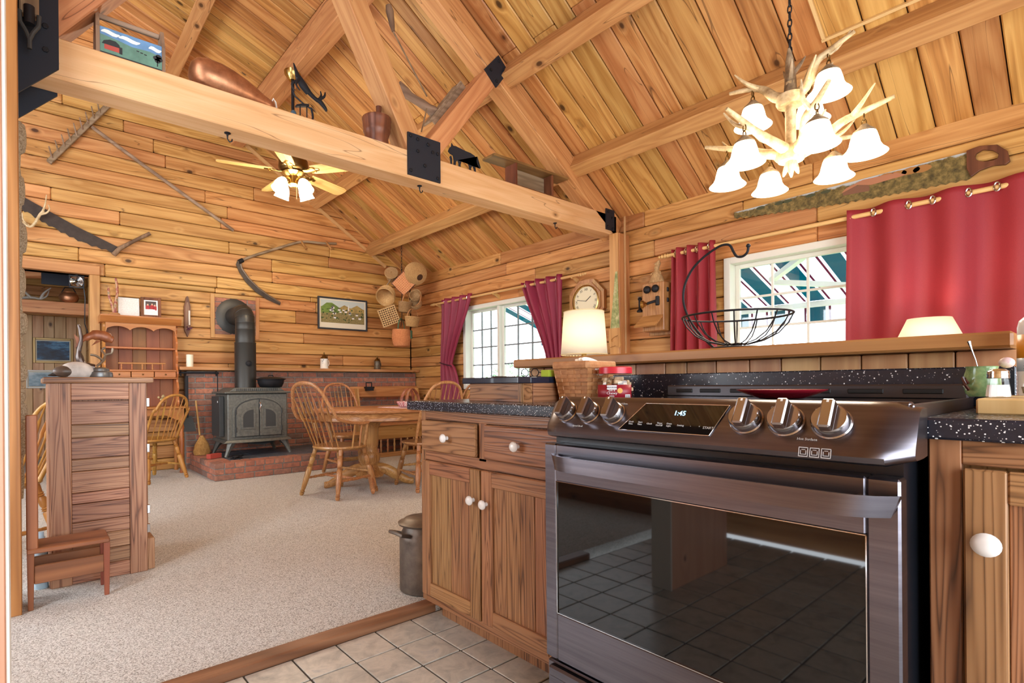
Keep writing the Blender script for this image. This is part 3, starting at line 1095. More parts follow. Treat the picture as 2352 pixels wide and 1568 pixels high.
# control fascia
prof = [(1.245, .942), (1.21, .943), (1.186, .942), (1.168, .934), (1.122, .862), (1.116, .848), (1.120, .838), (1.135, .833), (1.20, .833), (1.245, .836)]
fa = M()
ny = 24
vv, ff = [], []
for i in range(ny + 1):
    t = i / ny
    y = .222 + (1.05 - .222) * t
    e = min(t, 1 - t) * (1.05 - .222)
    q = 1.0 if e > .05 else math.sqrt(max(0, 1 - ((.05 - e) / .05) ** 2))
    for (px, pz) in prof:
        x_ = 1.245 - (1.245 - px) * (.70 + .30 * q)
        z_ = .888 + (pz - .888) * (.80 + .20 * q)
        vv.append((x_, y, z_))
k_ = len(prof)
for i in range(ny):
    for j in range(k_):
        ff.append((i * k_ + j, i * k_ + (j + 1) % k_, (i + 1) * k_ + (j + 1) % k_, (i + 1) * k_ + j))
ff += [tuple(range(k_)), tuple(ny * k_ + j for j in range(k_ - 1, -1, -1))]
fa.add(vv, ff)
fo = fa.build('control_panel', STEEL, r, smooth=True)
SL = Vector((1.168 - 1.122, 0, .934 - .862)).normalized()   # up the slope
NRM = Vector((-SL.z, 0, SL.x))                              # out of the fascia
def on_panel(y, z, off=0.0):
    x = 1.122 + (z - .862) / (.934 - .862) * (1.168 - 1.122)
    return Vector((x, y, z)) + NRM * off
for ky, kr in ((.966, .029), (.890, .029), (.815, .029), (.492, .031), (.417, .031), (.340, .031)):
    p = on_panel(ky, .902)
    m = Matrix.Translation(p) @ Matrix((Vector((0, 1, 0)).cross(NRM), Vector((0, 1, 0)), NRM)).transposed().to_4x4()
    m = Matrix.Translation(p) @ Matrix((SL, NRM.cross(SL), NRM)).transposed().to_4x4()
    kb = M().lathe([(kr * 1.08, -.002), (kr * 1.08, .004), (kr, .006), (kr * .98, .020), (kr * .90, .024), (0, .024)], 32, m).build('dial', STEEL_L, r, smooth=True)
    g = M().box(-kr * .92, kr * .98, -.0105, .0105, .022, .043, .003, m)
    g.build('dial_grip', STEEL_L, kb)
    M().box(kr * .70, kr * .86, -.0018, .0018, .0431, .0437, 0, m).build('pointer_mark', WHITE, kb)
ds = M()
q4 = [(.787, .866), (.735, .930), (.534, .930), (.560, .866)]
ds.add([on_panel(a, b, .0025) for a, b in q4] + [on_panel(a, b, -.002) for a, b in q4], [(0, 1, 2, 3), (4, 7, 6, 5), (0, 4, 5, 1), (1, 5, 6, 2), (2, 6, 7, 3), (3, 7, 4, 0)])
dso = ds.build('display', BGLASS, r)
bz = M()
for a, b in zip(q4, q4[1:] + q4[:1]):
    bz.tube([on_panel(*a, .0022), on_panel(*b, .0022)], .0009, 6)
bz.build('display_rim', CHROME, dso)
BLUE = plain('blue_digits', lin(150, 215, 255), 0.5, emit=lin(150, 215, 255), estr=2.2)
GREYT = plain('pale_print', lin(190, 190, 190), 0.6)
text('clock_digits', '1:45', .017, BLUE, dso, facing(on_panel(.640, .909, .0032), (0, -1, 0), SL))
for yy, tx in ((.758, 'Cook\nTime'), (.733, 'Start\nTime'), (.708, 'Clock'), (.682, 'Timer\nOn/Off'), (.658, 'Oven\nLight'), (.630, 'Setting'), (.606, '-'), (.586, '+')):
    text('touch_label', tx, .0058, GREYT, dso, facing(on_panel(yy, .883, .0032), (0, -1, 0), SL))
text('touch_label', 'START', .008, GREYT, dso, facing(on_panel(.566, .881, .0032), (0, -1, 0), SL))
for yy, zz, tx, sz in ((.915, .868, 'Speed Broil', .007), (.800, .928, 'Dual Zone', .006), (.447, .928, 'Off', .006), (.375, .872, 'Hot Surface', .007), (.365, .926, 'Lo Hi', .006)):
    text('panel_label', tx, sz, GREYT, fo, facing(on_panel(yy, zz, .0016), (0, -1, 0), SL))
# three outlined pictograms under the dials
for i in range(3):
    yc = .378 - .0185 * i
    ic = M()
    for a, b, c_, d_ in ((-.008, .008, .0075, .009), (-.008, .008, -.009, -.0075), (-.008, -.0068, -.009, .009), (.0068, .008, -.009, .009), (-.005, .005, -.005, -.004), (-.005, -.004, -.005, .003), (.004, .005, -.005, .003), (-.003, .003, .004, .005)):
        ic.box(a, b, c_, d_, 0, .0004)
    ic.build('pictogram', GREYT, fo, matrix=facing(Vector((1.1165, yc, .850)), (0, -1, 0), (0.25, 0, 1)))
# cooktop, rear vent, lower drawer
M().box(1.20, 1.79, .2395, 1.046, .925, .936, .003).build('cooktop', BGLASS, r)
M().box(1.20, 1.225, .236, 1.046, .934, .943, .003).build('front_trim', STEEL, r)
M().box(1.2, 1.79, .2315, .240, .91, .939, .002).build('side_trim', STEEL, r)
vt = M().box(1.745, 1.835, .235, 1.02, .934, .972, .004).build('rear_vent', plain('vent_black', lin(70, 66, 68), 0.35, 0.7), r)
for a, b in ((.925, .985), (.83, .90), (.52, .80), (.40, .48), (.28, .36)):
    M().box(1.7425, 1.75, a, b, .9475, .9605, .002).build('vent_slot', plain('slot_black', lin(4, 4, 5), 0.6), vt)
M().box(1.150, 1.19, .243, 1.05, .045, .195, .004).build('drawer', STEEL, r)
M().box(1.128, 1.152, .26, 1.03, .160, .192, .006).build('drawer_handle', STEEL, r)

# ---- dish on the cooktop
d = thing('red_dish', 'shallow red dish with green and cream centre on the cooktop', 'dish', (1.545, .575, .937))
M().lathe([(.05, 0), (.062, .004), (.088, .014), (.104, .021), (.106, .024), (.100, .023), (.084, .018), (.058, .009), (0, .007)], 36).build('bowl', plain('red_glaze', lin(150, 28, 44), 0.2, coat=.4), d, smooth=True)
M().lathe([(0, .0095), (.05, .0105), (.07, .0155)], 30, caps=False).build('painted_centre', mottled('painted_leaves', [(.4, lin(220, 200, 140)), (.52, lin(120, 150, 80)), (.62, lin(210, 190, 120))], 30, .3, 0), d, smooth=True, solid=.001)

# ---- low wooden box with black lid on the counter
wbx = thing('wooden_box', 'low dark wooden box with black laminate lid on the countertop', 'box', (0, 0, .914))
pl = [(1.405, 1.70), (1.405, 1.405), (1.425, 1.372), (1.84, 1.372), (1.84, 1.76), (1.47, 1.76)]
M().prism([(x, y) for x, y in pl], 'z', 0, .070).build('case', CAB_Y, wbx)
M().box(1.43, 1.84, 1.366, 1.3725, 0, .070).build('side_board', CAB_X, wbx)
box('corner_post', CAB_Z, 1.396, 1.412, 1.396, 1.414, 0, .070, wbx, .002)
box('base_strip', CAB_Y, 1.398, 1.406, 1.41, 1.70, 0, .012, wbx, .002)
pl2 = [(1.385, 1.725), (1.385, 1.40), (1.41, 1.360), (1.86, 1.360), (1.86, 1.79), (1.46, 1.79)]
M().prism(pl2, 'z', .070, .094).build('lid', plain('black_lid', lin(24, 34, 52), .2, coat=.3), wbx, bevel=.003)
# things on it
sg = thing('eyeglasses', 'folded dark eyeglasses lying on the black lid', 'glasses', (1.55, 1.50, 1.008))
g = M()
for s in (-1, 1):
    g.tube([(0, s * .028 + .02 * math.cos(t), .018 + .016 * math.sin(t)) for t in [2 * PI * i / 14 for i in range(14)]], .0018, 6, closed=True)
g.build('rims', BLACKM, sg, smooth=True)
M().tube([(0, -.008, .02), (0, 0, .023), (0, .008, .02)], .0015, 6).build('bridge', BLACKM, sg)
for s in (-1, 1):
    M().tube([(0, s * .049, .02), (.03, s * .06, .008), (.06, s * .03, .004), (.07, -s * .03, .003)], .0016, 6).build('temple_arm', BLACKM, sg, smooth=True)
tag(M().box(1.52, 1.57, 1.372, 1.412, 1.008, 1.034, .001).build('note_pad', plain('lime_paper', lin(176, 200, 60), .8)), 'lime green note pad beside the splint basket', 'note pad')
tag(M().box(1.45, 1.60, 1.60, 1.615, 1.008, 1.0135, .002).build('black_pencil', BLACKP), 'thin black pencil on the end of the black lid', 'pencil')

# ---- woven splint basket with paper filters
bs = thing('splint_basket', 'square brown splint basket with a wooden rim beside the red-lidded jar', 'basket', (1.60, 1.270, .914), 0.0)
H_, B0, B1 = .128, .060, .078
def side_pt(k, u, z, off=0.0):
    b = B0 + (B1 - B0) * z / H_ + off
    a = k * PI / 2
    x, y = b, u * b
    return (x * math.cos(a) - y * math.sin(a), x * math.sin(a) + y * math.cos(a), z)
for k in range(4):
    for i in range(9):
        for j in range(5):
            proud = .0022 if (i + j + k) % 2 else -.0006
            z0, z1 = .002 + H_ * i / 9, .002 + H_ * (i + .94) / 9
            u0, u1 = -1 + 2 * j / 5, -1 + 2 * (j + 1) / 5
            q = [side_pt(k, u0, z0, proud), side_pt(k, u1, z0, proud), side_pt(k, u1, z1, proud), side_pt(k, u0, z1, proud)]
            q2 = [side_pt(k, u0, z0, proud - .004), side_pt(k, u1, z0, proud - .004), side_pt(k, u1, z1, proud - .004), side_pt(k, u0, z1, proud - .004)]
            M().add(q + q2, [(0, 1, 2, 3), (7, 6, 5, 4), (0, 4, 5, 1), (1, 5, 6, 2), (2, 6, 7, 3), (3, 7, 4, 0)]).build('splint', WICK_B, bs)
rm = M()
rr_ = [side_pt(k, u, H_ + .006, .003) for k in range(4) for u in (-.92, 0, .92)]
rm.tube(rr_, .011, 8, closed=True, flat=(1.25, .5))
rm.build('rim', WICK_B, bs)
M().box(-.058, .058, -.058, .058, 0, .004).build('bottom', WICK_B, bs)
pf = thing('paper_filters', 'white paper filters sticking out of the splint basket', 'paper filters', (1.60, 1.270, .975))
for k in range(3):
    M().lathe([(.02, .0), (.045, .045), (.056 - .004 * k, .085 + .004 * k)], 22, Matrix.Rotation(.35 + .1 * k, 4, 'X') @ Matrix.Rotation(.3, 4, 'Z'), caps=False).build('filter', PAPER, pf, smooth=True, solid=.0015)

# ---- jar of dog treats
j = thing('treat_jar', 'clear plastic jar of dog treats with red lid and red label', 'jar', (1.585, 1.121, .914))
cl = PANE
M().lathe([(.055, 0), (.062, .004), (.064, .02), (.064, .07), (.058, .088), (.050, .098), (.050, .104)], 28).build('jar_body', cl, j, smooth=True)
M().lathe([(.053, .100), (.056, .101), (.056, .121), (.052, .124), (0, .124)], 30).build('lid', plain('red_lid', lin(206, 44, 60), .3), j, smooth=True)
rj = random.Random(5)
tm_ = mottled('biscuit', [(.3, lin(190, 160, 124)), (.7, lin(222, 198, 164))], 60, .9, .3)
for k in range(34):
    a, rad, zz = rj.uniform(0, 2 * PI), .048 * math.sqrt(rj.random()), .012 + .075 * rj.random()
    M().box(-.013, .013, -.006, .006, -.005, .005, .002, Matrix.Translation((rad * math.cos(a), rad * math.sin(a), zz)) @ Matrix.Rotation(rj.uniform(0, 3), 4, 'Z') @ Matrix.Rotation(rj.uniform(0, 2), 4, 'X')).build('treat', tm_, j)
lb = M()
# wrap-around label on the side facing the room
a0, a1 = math.radians(150), math.radians(268)
lb.grid(lambda u, v: (.0652 * math.cos(a0 + (a1 - a0) * u), .0652 * math.sin(a0 + (a1 - a0) * u), .008 + .054 * v), 20, 1)
lo = lb.build('label_sheet', plain('label_red', lin(150, 24, 40), .4), j, smooth=True, solid=.0006)
def label_m(deg, z):
    a = math.radians(deg)
    o = Vector((math.cos(a), math.sin(a), 0))
    return facing(Vector((.0662 * o.x, .0662 * o.y, z)), Vector((0, 0, 1)).cross(o), (0, 0, 1))
WHP = plain('white_print', lin(240, 240, 240), .6)
M().prism([(-.017, -.006), (-.014, -.0075), (.014, -.0075), (.017, -.006), (.0155, 0), (.017, .006), (.014, .0075), (-.014, .0075), (-.017, .006), (-.0155, 0)], 'z', 0, .0004).build('bone_badge', WHP, lo, matrix=label_m(205, .053))
text('label_text', 'MILK-BONE', .0062, plain('navy_print', lin(24, 30, 80), .5), lo, label_m(205, .053) @ Matrix.Translation((0, 0, .0005)))
text('label_text', 'Soft &', .0088, WHP, lo, label_m(205, .0425))
text('label_text', 'Chewy', .0125, WHP, lo, label_m(205, .0335))
text('label_text', 'minis', .0082, WHP, lo, label_m(205, .0245))
M().box(-.027, .020, -.006, .006, 0, .0004).build('pink_band', plain('pink_print', lin(226, 90, 150), .5), lo, matrix=label_m(209, .0145))
M().lathe([(0, 0), (.009, 0), (.009, .0004), (0, .0004)], 20, label_m(228, .042)).build('gold_badge', plain('gold_print', lin(226, 170, 70), .5), lo)
bc = M().box(-.010, .010, -.009, .009, 0, .0003)
bc.build('bar_code_patch', WHP, lo, matrix=label_m(252, .020))
bc = M()
for k in range(9):
    bc.box(-.0085 + .002 * k, -.0085 + .002 * k + (.0006 + .0006 * (k % 2)), -.0065, .0075, .0003, .0006)
bc.build('bar_code', plain('black_print', lin(20, 20, 24), .5), lo, matrix=label_m(252, .020))

# ---- right counter: tray, shaker, jars, bottle
TRAYW = wood('spalted_tray', lin(224, 190, 138), lin(204, 164, 110), lin(120, 86, 54), 'Z', rings=3, contrast=.3, vary=.02, across=14, along=3)
ty = thing('wooden_tray', 'pale spalted wood board holding the salt shaker and jars', 'tray', (0, 0, .914))
M().box(1.43, 1.80, -.35, .182, 0, .031, .003).build('board', TRAYW, ty)
sh = thing('salt_shaker', 'glass salt shaker with steel cap on the spalted board', 'shaker', (1.500, .158, .945))
cgl = PANE
M().lathe([(.0195, 0), (.0205, .002), (.0195, .012), (.017, .030), (.0158, .040)], 10).build('glass_body', cgl, sh, smooth=False)
M().lathe([(.0175, .0025), (.0185, .004), (.0175, .014), (.0158, .026), (0, .026)], 12).build('salt', plain('salt', lin(240, 240, 242), .9), sh)
M().lathe([(.0168, .039), (.0172, .041), (.0165, .044), (.0172, .047), (.0165, .050), (.0165, .053), (.011, .0575), (0, .0585)], 20).build('cap', CHROME, sh, smooth=True)
jr = thing('spice_jar', 'round glass jar with ridged steel lid at the edge of the spalted board', 'jar', (1.525, .098, .945))
M().lathe([(.020, 0), (.030, .008), (.033, .024), (.031, .042), (.024, .054), (.024, .058)], 22).build('glass_body', cgl, jr, smooth=True)
M().lathe([(.0258, .056), (.0265, .059), (.025, .061), (.0265, .064), (.025, .066), (.0262, .069), (.02, .075), (0, .077)], 22).build('lid', CHROME, jr, smooth=True)
M().lathe([(.019, .003), (.028, .010), (.030, .022), (0, .024)], 18).build('pepper', mottled('pepper', [(.4, lin(60, 50, 40)), (.6, lin(150, 136, 110))], 200, .9, .3), jr)
gj = thing('green_jar', 'green glazed jar with a silver spoon standing in it', 'jar', (1.62, .196, .945))
M().lathe([(.022, 0), (.028, .008), (.031, .025), (.030, .045), (.026, .060), (.027, .066), (.023, .066), (.024, .05), (.026, .02), (0, .01)], 22).build('jar_body', mottled('green_glaze', [(.35, lin(60, 96, 60)), (.55, lin(130, 160, 110)), (.75, lin(190, 190, 130))], 22, .15, 0), gj, smooth=True)
M().tube([(-.03, .02, .03), (-.044, .024, .040), (-.046, .022, .026), (-.032, .018, .016)], .004, 8).build('handle', plain('brown_glaze', lin(70, 36, 30), .2), gj, smooth=True)
sp = thing('silver_spoon', 'silver spoon with a fluted handle standing in the green jar', 'spoon', (1.62, .196, .975))
M().tube([(0, .0, 0), (.004, .010, .05), (.006, .017, .075), (.007, .021, .092)], [.0025, .0025, .004, .0085], 8, flat=(1, .45)).build('spoon_handle', CHROME, sp, smooth=True)
tag(M().ball((1.628, .158, 1.018), .013, 12, 8, (1, 1, .9)).build('shallot_bulb', mottled('shallot', [(.4, lin(170, 96, 130)), (.6, lin(226, 210, 200))], 30, .5, .1), smooth=True), 'small purple and white bulb lying on the green jar rim', 'bulb')
bt = thing('lotion_bottle', 'white bottle with an orange label band at the picture edge by the half wall', 'bottle', (1.76, .118, .945))
M().lathe([(.034, 0), (.036, .004), (.036, .155), (.033, .170), (.022, .182), (0, .185)], 24).build('bottle_body', plain('white_plastic', lin(228, 228, 230), .3), bt, smooth=True)
M().lathe([(.0366, .085), (.0366, .138)], 24, caps=False).build('label_band', plain('orange_label', lin(216, 142, 44), .4), bt, smooth=True, solid=.0006)
M().lathe([(.0366, .055), (.0366, .085)], 24, caps=False).build('label_band', plain('grey_label', lin(170, 184, 200), .4), bt, smooth=True, solid=.0006)

# ---- wire fruit basket with banana hook on the half-wall cap
fb = thing('wire_fruit_basket', 'black wire fruit bowl with a tall curved banana hook on the half-wall cap', 'fruit basket', (1.98, .885, 1.099))
wb_ = M()
M().tube([(.18 * math.cos(t), .18 * math.sin(t), .122) for t in [2 * PI * i / 40 for i in range(40)]], .0036, 8, closed=True).build('rim', BLACKM, fb, smooth=True)
for i in range(16):
    t = 2 * PI * i / 16
    M().tube([(r_ * math.cos(t), r_ * math.sin(t), z_) for r_, z_ in ((.18, .122), (.165, .090), (.135, .055), (.09, .030), (.04, .018), (.012, .022))], .0022, 6).build('wire_rib', BLACKM, fb, smooth=True)
M().lathe([(.012, .004), (.016, .012), (.012, .024), (0, .026)], 12).build('hub', BLACKM, fb, smooth=True)
M().tube([(.08 * math.cos(t), .08 * math.sin(t), .006) for t in [2 * PI * i / 30 for i in range(30)]], .004, 8, closed=True).build('base_ring', BLACKM, fb, smooth=True)
for i in range(3):
    t = 2 * PI * i / 3 + .4
    M().tube([(.08 * math.cos(t), .08 * math.sin(t), .006), (.04 * math.cos(t), .04 * math.sin(t), .010), (0, 0, .008)], .003, 6).build('foot_wire', BLACKM, fb, smooth=True)
hk = [(0, .075, .006), (0, .12, .05), (0, .165, .11), (0, .193, .17), (0, .200, .22), (0, .190, .27), (0, .160, .32), (0, .115, .357), (0, .065, .382), (0, .038, .387), (0, .018, .380), (0, .006, .355), (0, -.006, .336), (0, -.026, .332), (0, -.042, .343), (0, -.046, .362)]
def smooth_pts(pts, n=4):
    P = [Vector(p) for p in pts]
    out = []
    for i in range(len(P) - 1):
        a, b, c, d = P[max(i - 1, 0)], P[i], P[i + 1], P[min(i + 2, len(P) - 1)]
        for s in range(n):
            t = s / n
            out.append(.5 * ((2 * b) + (c - a) * t + (2 * a - 5 * b + 4 * c - d) * t * t + (3 * b - a - 3 * c + d) * t ** 3))
    out.append(P[-1])
    return out
M().tube(smooth_pts(hk), .0045, 8).build('hook_arm', BLACKM, fb, smooth=True)
M().ball((0, -.046, .366), .0075, 10, 8).build('ball_tip', BLACKM, fb, smooth=True)

# ================================================================== HEARTH AND STOVE
ba = group_empty('wall_brick', 'brick heat shield wall behind the wood stove')
BX0, BX1, BY, BZ1 = 1.42, 4.62, 6.90, 1.165
box('mortar_bed', MORTAR, BX0 + .004, BX1, BY + .006, YB, .02, BZ1, ba)
rb = random.Random(8)
bh, bl = (BZ1 - .02) / 17, .2
for i in range(17):
    z0 = .02 + bh * i
    x = BX0 - (bl / 2 if i % 2 else 0)
    while x < BX1 - .01:
        a, b = max(x, BX0), min(x + bl - .011, BX1)
        if b - a > .03:
            cx_, cz = (a + b) / 2, z0 + bh / 2
            M().box(-(b - a) / 2, (b - a) / 2, 0, .05, -(bh - .011) / 2, (bh - .011) / 2, .004).build('brick', BRICK, ba, matrix=Matrix.Translation((cx_, BY - rb.uniform(0, .006), cz)))
        x += bl
ma = M().box(-1.64, 1.64, -.13, .13, -.019, .019, .005).build('mantel_shelf', PINE_X, matrix=Matrix.Translation((2.975, 6.915, 1.195)))
tag(ma, 'long pine mantel shelf on top of the brick wall', 'mantel')

he = thing('brick_hearth', 'raised red brick hearth with a slate pad under the stove', 'hearth')
HX0, HX1, HY0, HY1, HZ = 1.45, 3.35, 5.82, 6.895, .202
box('mortar_bed', MORTAR, HX0 + .006, HX1 - .006, HY0 + .006, HY1, .02, HZ - .010, he)
ch_ = (HZ - .02) / 3
for i in range(3):
    z0, z1 = .02 + ch_ * i + .004, .02 + ch_ * (i + 1) - .004
    bw = .2 if i < 2 else .102
    x = HX0 - (.1 if i == 1 else 0)
    while x < HX1 - .02:
        a, b = max(x, HX0), min(x + bw - .011, HX1)
        if b - a > .03:
            dp = .095 if i < 2 else .20
            M().box(a, b, HY0 - rb.uniform(0, .004), HY0 + dp, z0, z1 + rb.uniform(-.001, .002), .004).build('brick', BRICK, he)
        x += bw
    y = HY0 + (.098 if i < 2 else .205)
    if i == 1:
        y += .0
    first = True
    while y < HY1 - .02:
        L = bw if not (first and i == 1) else .1
        a, b = y, min(y + L - .011, HY1)
        if b - a > .03:
            M().box(HX0 - rb.uniform(0, .004), HX0 + (.095 if i < 2 else .2), a, b, z0, z1 + rb.uniform(-.001, .002), .004).build('brick', BRICK, he)
        y += L
        first = False
SLATE = mottled('hearth_slate', [(.3, lin(62, 66, 76)), (.7, lin(96, 98, 104))], 16, .5, .3, .003, vary=.12)
x = HX0 + .205
rs_ = random.Random(4)
while x < HX1 - .05:
    y = HY0 + .205
    x2 = min(x + .3, HX1)
    while y < HY1 - .03:
        y2 = min(y + rs_.uniform(.18, .32), HY1)
        M().box(x + .004, x2 - .004, y + .004, y2 - .004, .17, HZ - .002 + rs_.uniform(-.001, .001), .003).build('slate', SLATE, he)
        y = y2
    x = x2

# ---- cast iron wood stove
st = thing('wood_stove', 'grey cast iron wood stove with two arched doors and an elbowed flue pipe', 'wood stove', (2.03, 6.50, .202))
SW, SD = .335, .25
M().box(-SW, SW, -SD, SD, .175, .70, .012).build('firebox', STOVE, st)
M().box(-SW - .035, SW + .035, -SD - .04, SD + .03, .700, .722, .008).build('top_plate', STOVE, st)
tp = M().prism([(-SW + .02, .722), (SW - .02, .722), (SW - .08, .765), (-SW + .08, .765)], 'y', -SD + .02, SD - .02).build('top_hopper', STOVE, st, bevel=.006)
gr = M()
for k in range(22):
    gr.box(-.235 + .0215 * k, -.235 + .0215 * k + .01, -SD + .016, -SD + .022, .73, .757)
go = gr.build('grille', STOVE_D, tp)
go['kind'] = 'stuff'
# bowed base apron and ash lip
ap = M()
ap.add([(-SW - .05, -SD - .02, .155), (-SW * .5, -SD - .065, .155), (0, -SD - .085, .155), (SW * .5, -SD - .065, .155), (SW + .05, -SD - .02, .155), (SW + .04, SD + .02, .155), (-SW - .04, SD + .02, .155)] +
       [(-SW - .01, -SD - .005, .185), (-SW * .5, -SD - .035, .185), (0, -SD - .05, .185), (SW * .5, -SD - .035, .185), (SW + .01, -SD - .005, .185), (SW + .01, SD, .185), (-SW - .01, SD, .185)],
       [(6, 5, 4, 3, 2, 1, 0), (7, 8, 9, 10, 11, 12, 13)] + [(i, (i + 1) % 7, 7 + (i + 1) % 7, 7 + i) for i in range(7)])
ap.build('base_apron', STOVE, st, bevel=.004)
M().add([(-.20, -SD - .02, .15), (.20, -SD - .02, .15), (.03, -SD - .06, .115), (-.2, SD - .1, .15), (.2, SD - .1, .15), (0, SD - .1, .115)], [(0, 1, 2), (3, 5, 4), (0, 2, 5, 3), (1, 4, 5, 2), (0, 3, 4, 1)]).build('ash_shield', STOVE_D, st)
for sx in (-1, 1):
    for sy in (-1, 1):
        x0, y0 = sx * (SW - .03), sy * (SD - .03)
        lg = M()
        pts = [(x0 - sx * .02, y0, .165), (x0 + sx * .01, y0 + sy * .015, .11), (x0 + sx * .035, y0 + sy * .03, .05), (x0 + sx * .055, y0 + sy * .04, .0)]
        lg.tube(pts, [.052, .034, .022, .020], 6)
        lg.build('leg', STOVE, st, smooth=True)
# arched door surround and two doors
def arch(cx_, w, z0, zs, rise, n=10):
    p = [(cx_ - w, z0), (cx_ + w, z0)]
    for i in range(n + 1):
        t = PI * i / n
        p.append((cx_ + w * math.cos(t), zs + rise * math.sin(t)))
    return p
for k, (w, zs, rise, y) in enumerate(((.285, .50, .165, .012), (.262, .50, .145, .020))):
    M().prism(arch(0, w, .215, zs, rise), 'y', -SD - y, -SD).build('door_surround', STOVE if k == 0 else STOVE_D, st, bevel=.003)
for s in (-1, 1):
    q = [(s * .006, .222), (s * .250, .222)]
    for i in range(8):
        t = (PI / 2) * i / 7
        q.append((s * .250 * math.cos(t) if i < 7 else s * .006, .50 + .132 * math.sin(t)))
    dd = M().prism(q, 'y', -SD - .032, -SD - .018).build('door', STOVE, st, bevel=.003)
    q = [(s * .045, .30), (s * .205, .30)]
    for i in range(8):
        t = (PI / 2) * i / 7
        q.append((s * (.045 + .16 * math.cos(t)), .44 + .11 * math.sin(t)))
    M().prism(q, 'y', -SD - .040, -SD - .030).build('raised_panel', STOVE, dd, bevel=.003)
    q = [(s * .068, .322), (s * .182, .322)]
    for i in range(8):
        t = (PI / 2) * i / 7
        q.append((s * (.068 + .114 * math.cos(t)), .435 + .085 * math.sin(t)))
    M().prism(q, 'y', -SD - .0415, -SD - .039).build('sunk_panel', STOVE_D, dd)
    for zz in (.27, .47):
        M().lathe([(.009, 0), (.009, .05), (.005, .058), (0, .06)], 8, Matrix.Translation((s * .255, -SD - .032, zz))).build('hinge', STOVE_D, dd)
M().tube([(0, -SD - .045, .60), (.006, -SD - .058, .57), (-.004, -SD - .06, .53), (.004, -SD - .052, .49)], [.008, .01, .008, .005], 8).build('door_handle', CHROME, st, smooth=True)
M().tube([(-SW - .02, -.05, .66), (-SW - .05, -.06, .62), (-SW - .045, -.06, .57)], .008, 8).build('side_handle', CHROME, st, smooth=True)
M().box(-SW - .055, -SW - .005, -SD + .12, SD - .06, .22, .67, .004).build('side_heat_shield', STOVE_D, st)
# flue pipe
PIPE = plain('pipe_black', lin(66, 64, 60), .42, .5)
pr = .112
PX, PY_ = -.035, .10
for z0, z1, r_ in ((.765, 1.30, pr + .008), (1.30, 1.46, pr), (1.46, 1.54, pr - .002)):
    M().lathe([(r_, z0), (r_, z1 - .012), (r_ + .003, z1 - .008), (r_ + .003, z1 - .002), (r_, z1)], 32, Matrix.Translation((PX, PY_, 0))).build('pipe_section', PIPE, st, smooth=True)
el = M()
R0 = .115
pts = [(PX, PY_, 1.52)] + [(PX, PY_ + R0 - R0 * math.cos(t), 1.54 + R0 * math.sin(t)) for t in [PI / 2 * i / 8 for i in range(1, 9)]] + [(PX, PY_ + .45, 1.655)]
el.tube(pts, pr - .004, 32)
el.build('elbow', PIPE, st, smooth=True)
for t in (PI / 8, PI / 4, 3 * PI / 8):
    c_ = Vector((PX, PY_ + R0 - R0 * math.cos(t), 1.54 + R0 * math.sin(t)))
    d_ = Vector((0, math.sin(t), math.cos(t)))
    M().lathe([(pr - .002, -.003), (pr, 0), (pr - .002, .003)], 32, Matrix.Translation(c_) @ d_.to_track_quat('Z', 'Y').to_matrix().to_4x4(), caps=False).build('seam_ring', PIPE, st, smooth=True)
M().lathe([(.225, 0), (.225, .012), (.215, .018), (.12, .022), (0, .022)], 36, Matrix.Translation((PX, .545, 1.655)) @ Matrix.Rotation(PI / 2, 4, 'X')).build('wall_collar', PIPE, st, smooth=True)
M().lathe([(.034, 0), (.034, .010), (.028, .013), (.024, .008), (.012, .012), (0, .012)], 20, Matrix.Translation((PX, PY_ - pr - .009, 1.05)) @ Matrix.Rotation(PI / 2, 4, 'X')).build('flue_thermometer', BLACKM, st, smooth=True)
# brick inset framed on the wall around the flue
fi = thing('flue_surround', 'pine framed square of brick around the flue collar', 'wall panel', (2.01, YB, 1.852))
box('mortar_bed', MORTAR, -.25, .25, -.012, 0, -.24, .24, fi)
for i in range(7):
    x = -.25 - (.1 if i % 2 else 0)
    while x < .24:
        a, b = max(x, -.25), min(x + .189, .25)
        if b - a > .02:
            M().box(a, b, -.02, 0, -.24 + .0687 * i + .004, -.24 + .0687 * (i + 1) - .005, .003).build('brick', BRICK, fi)
        x += .2
for a, b, c_, d_, mt in ((-.29, -.245, -.27, .27, PINE_Z), (.245, .29, -.27, .27, PINE_Z), (-.245, .245, .225, .27, PINE_X), (-.245, .245, -.27, -.225, PINE_X)):
    box('frame_board', mt, a, b, -.032, 0, c_, d_, fi, .004)

# ---- dutch oven on the stove
do = thing('dutch_oven', 'black lidded dutch oven on the stove top', 'pot', (2.21, 6.36, .967))
M().lathe([(.10, 0), (.125, .01), (.145, .05), (.15, .085), (.16, .09), (.16, .095), (.14, .095), (.13, .04), (0, .015)], 28).build('pot_body', BLACKM, do, smooth=True)
M().lathe([(.170, .095), (.172, .100), (.16, .106), (.11, .120), (.05, .126), (0, .127)], 28).build('lid', BLACKM, do, smooth=True)
M().tube([(-.03, 0, .124), (-.025, 0, .142), (.025, 0, .142), (.03, 0, .124)], .006, 8).build('lid_handle', BLACKM, do, smooth=True)

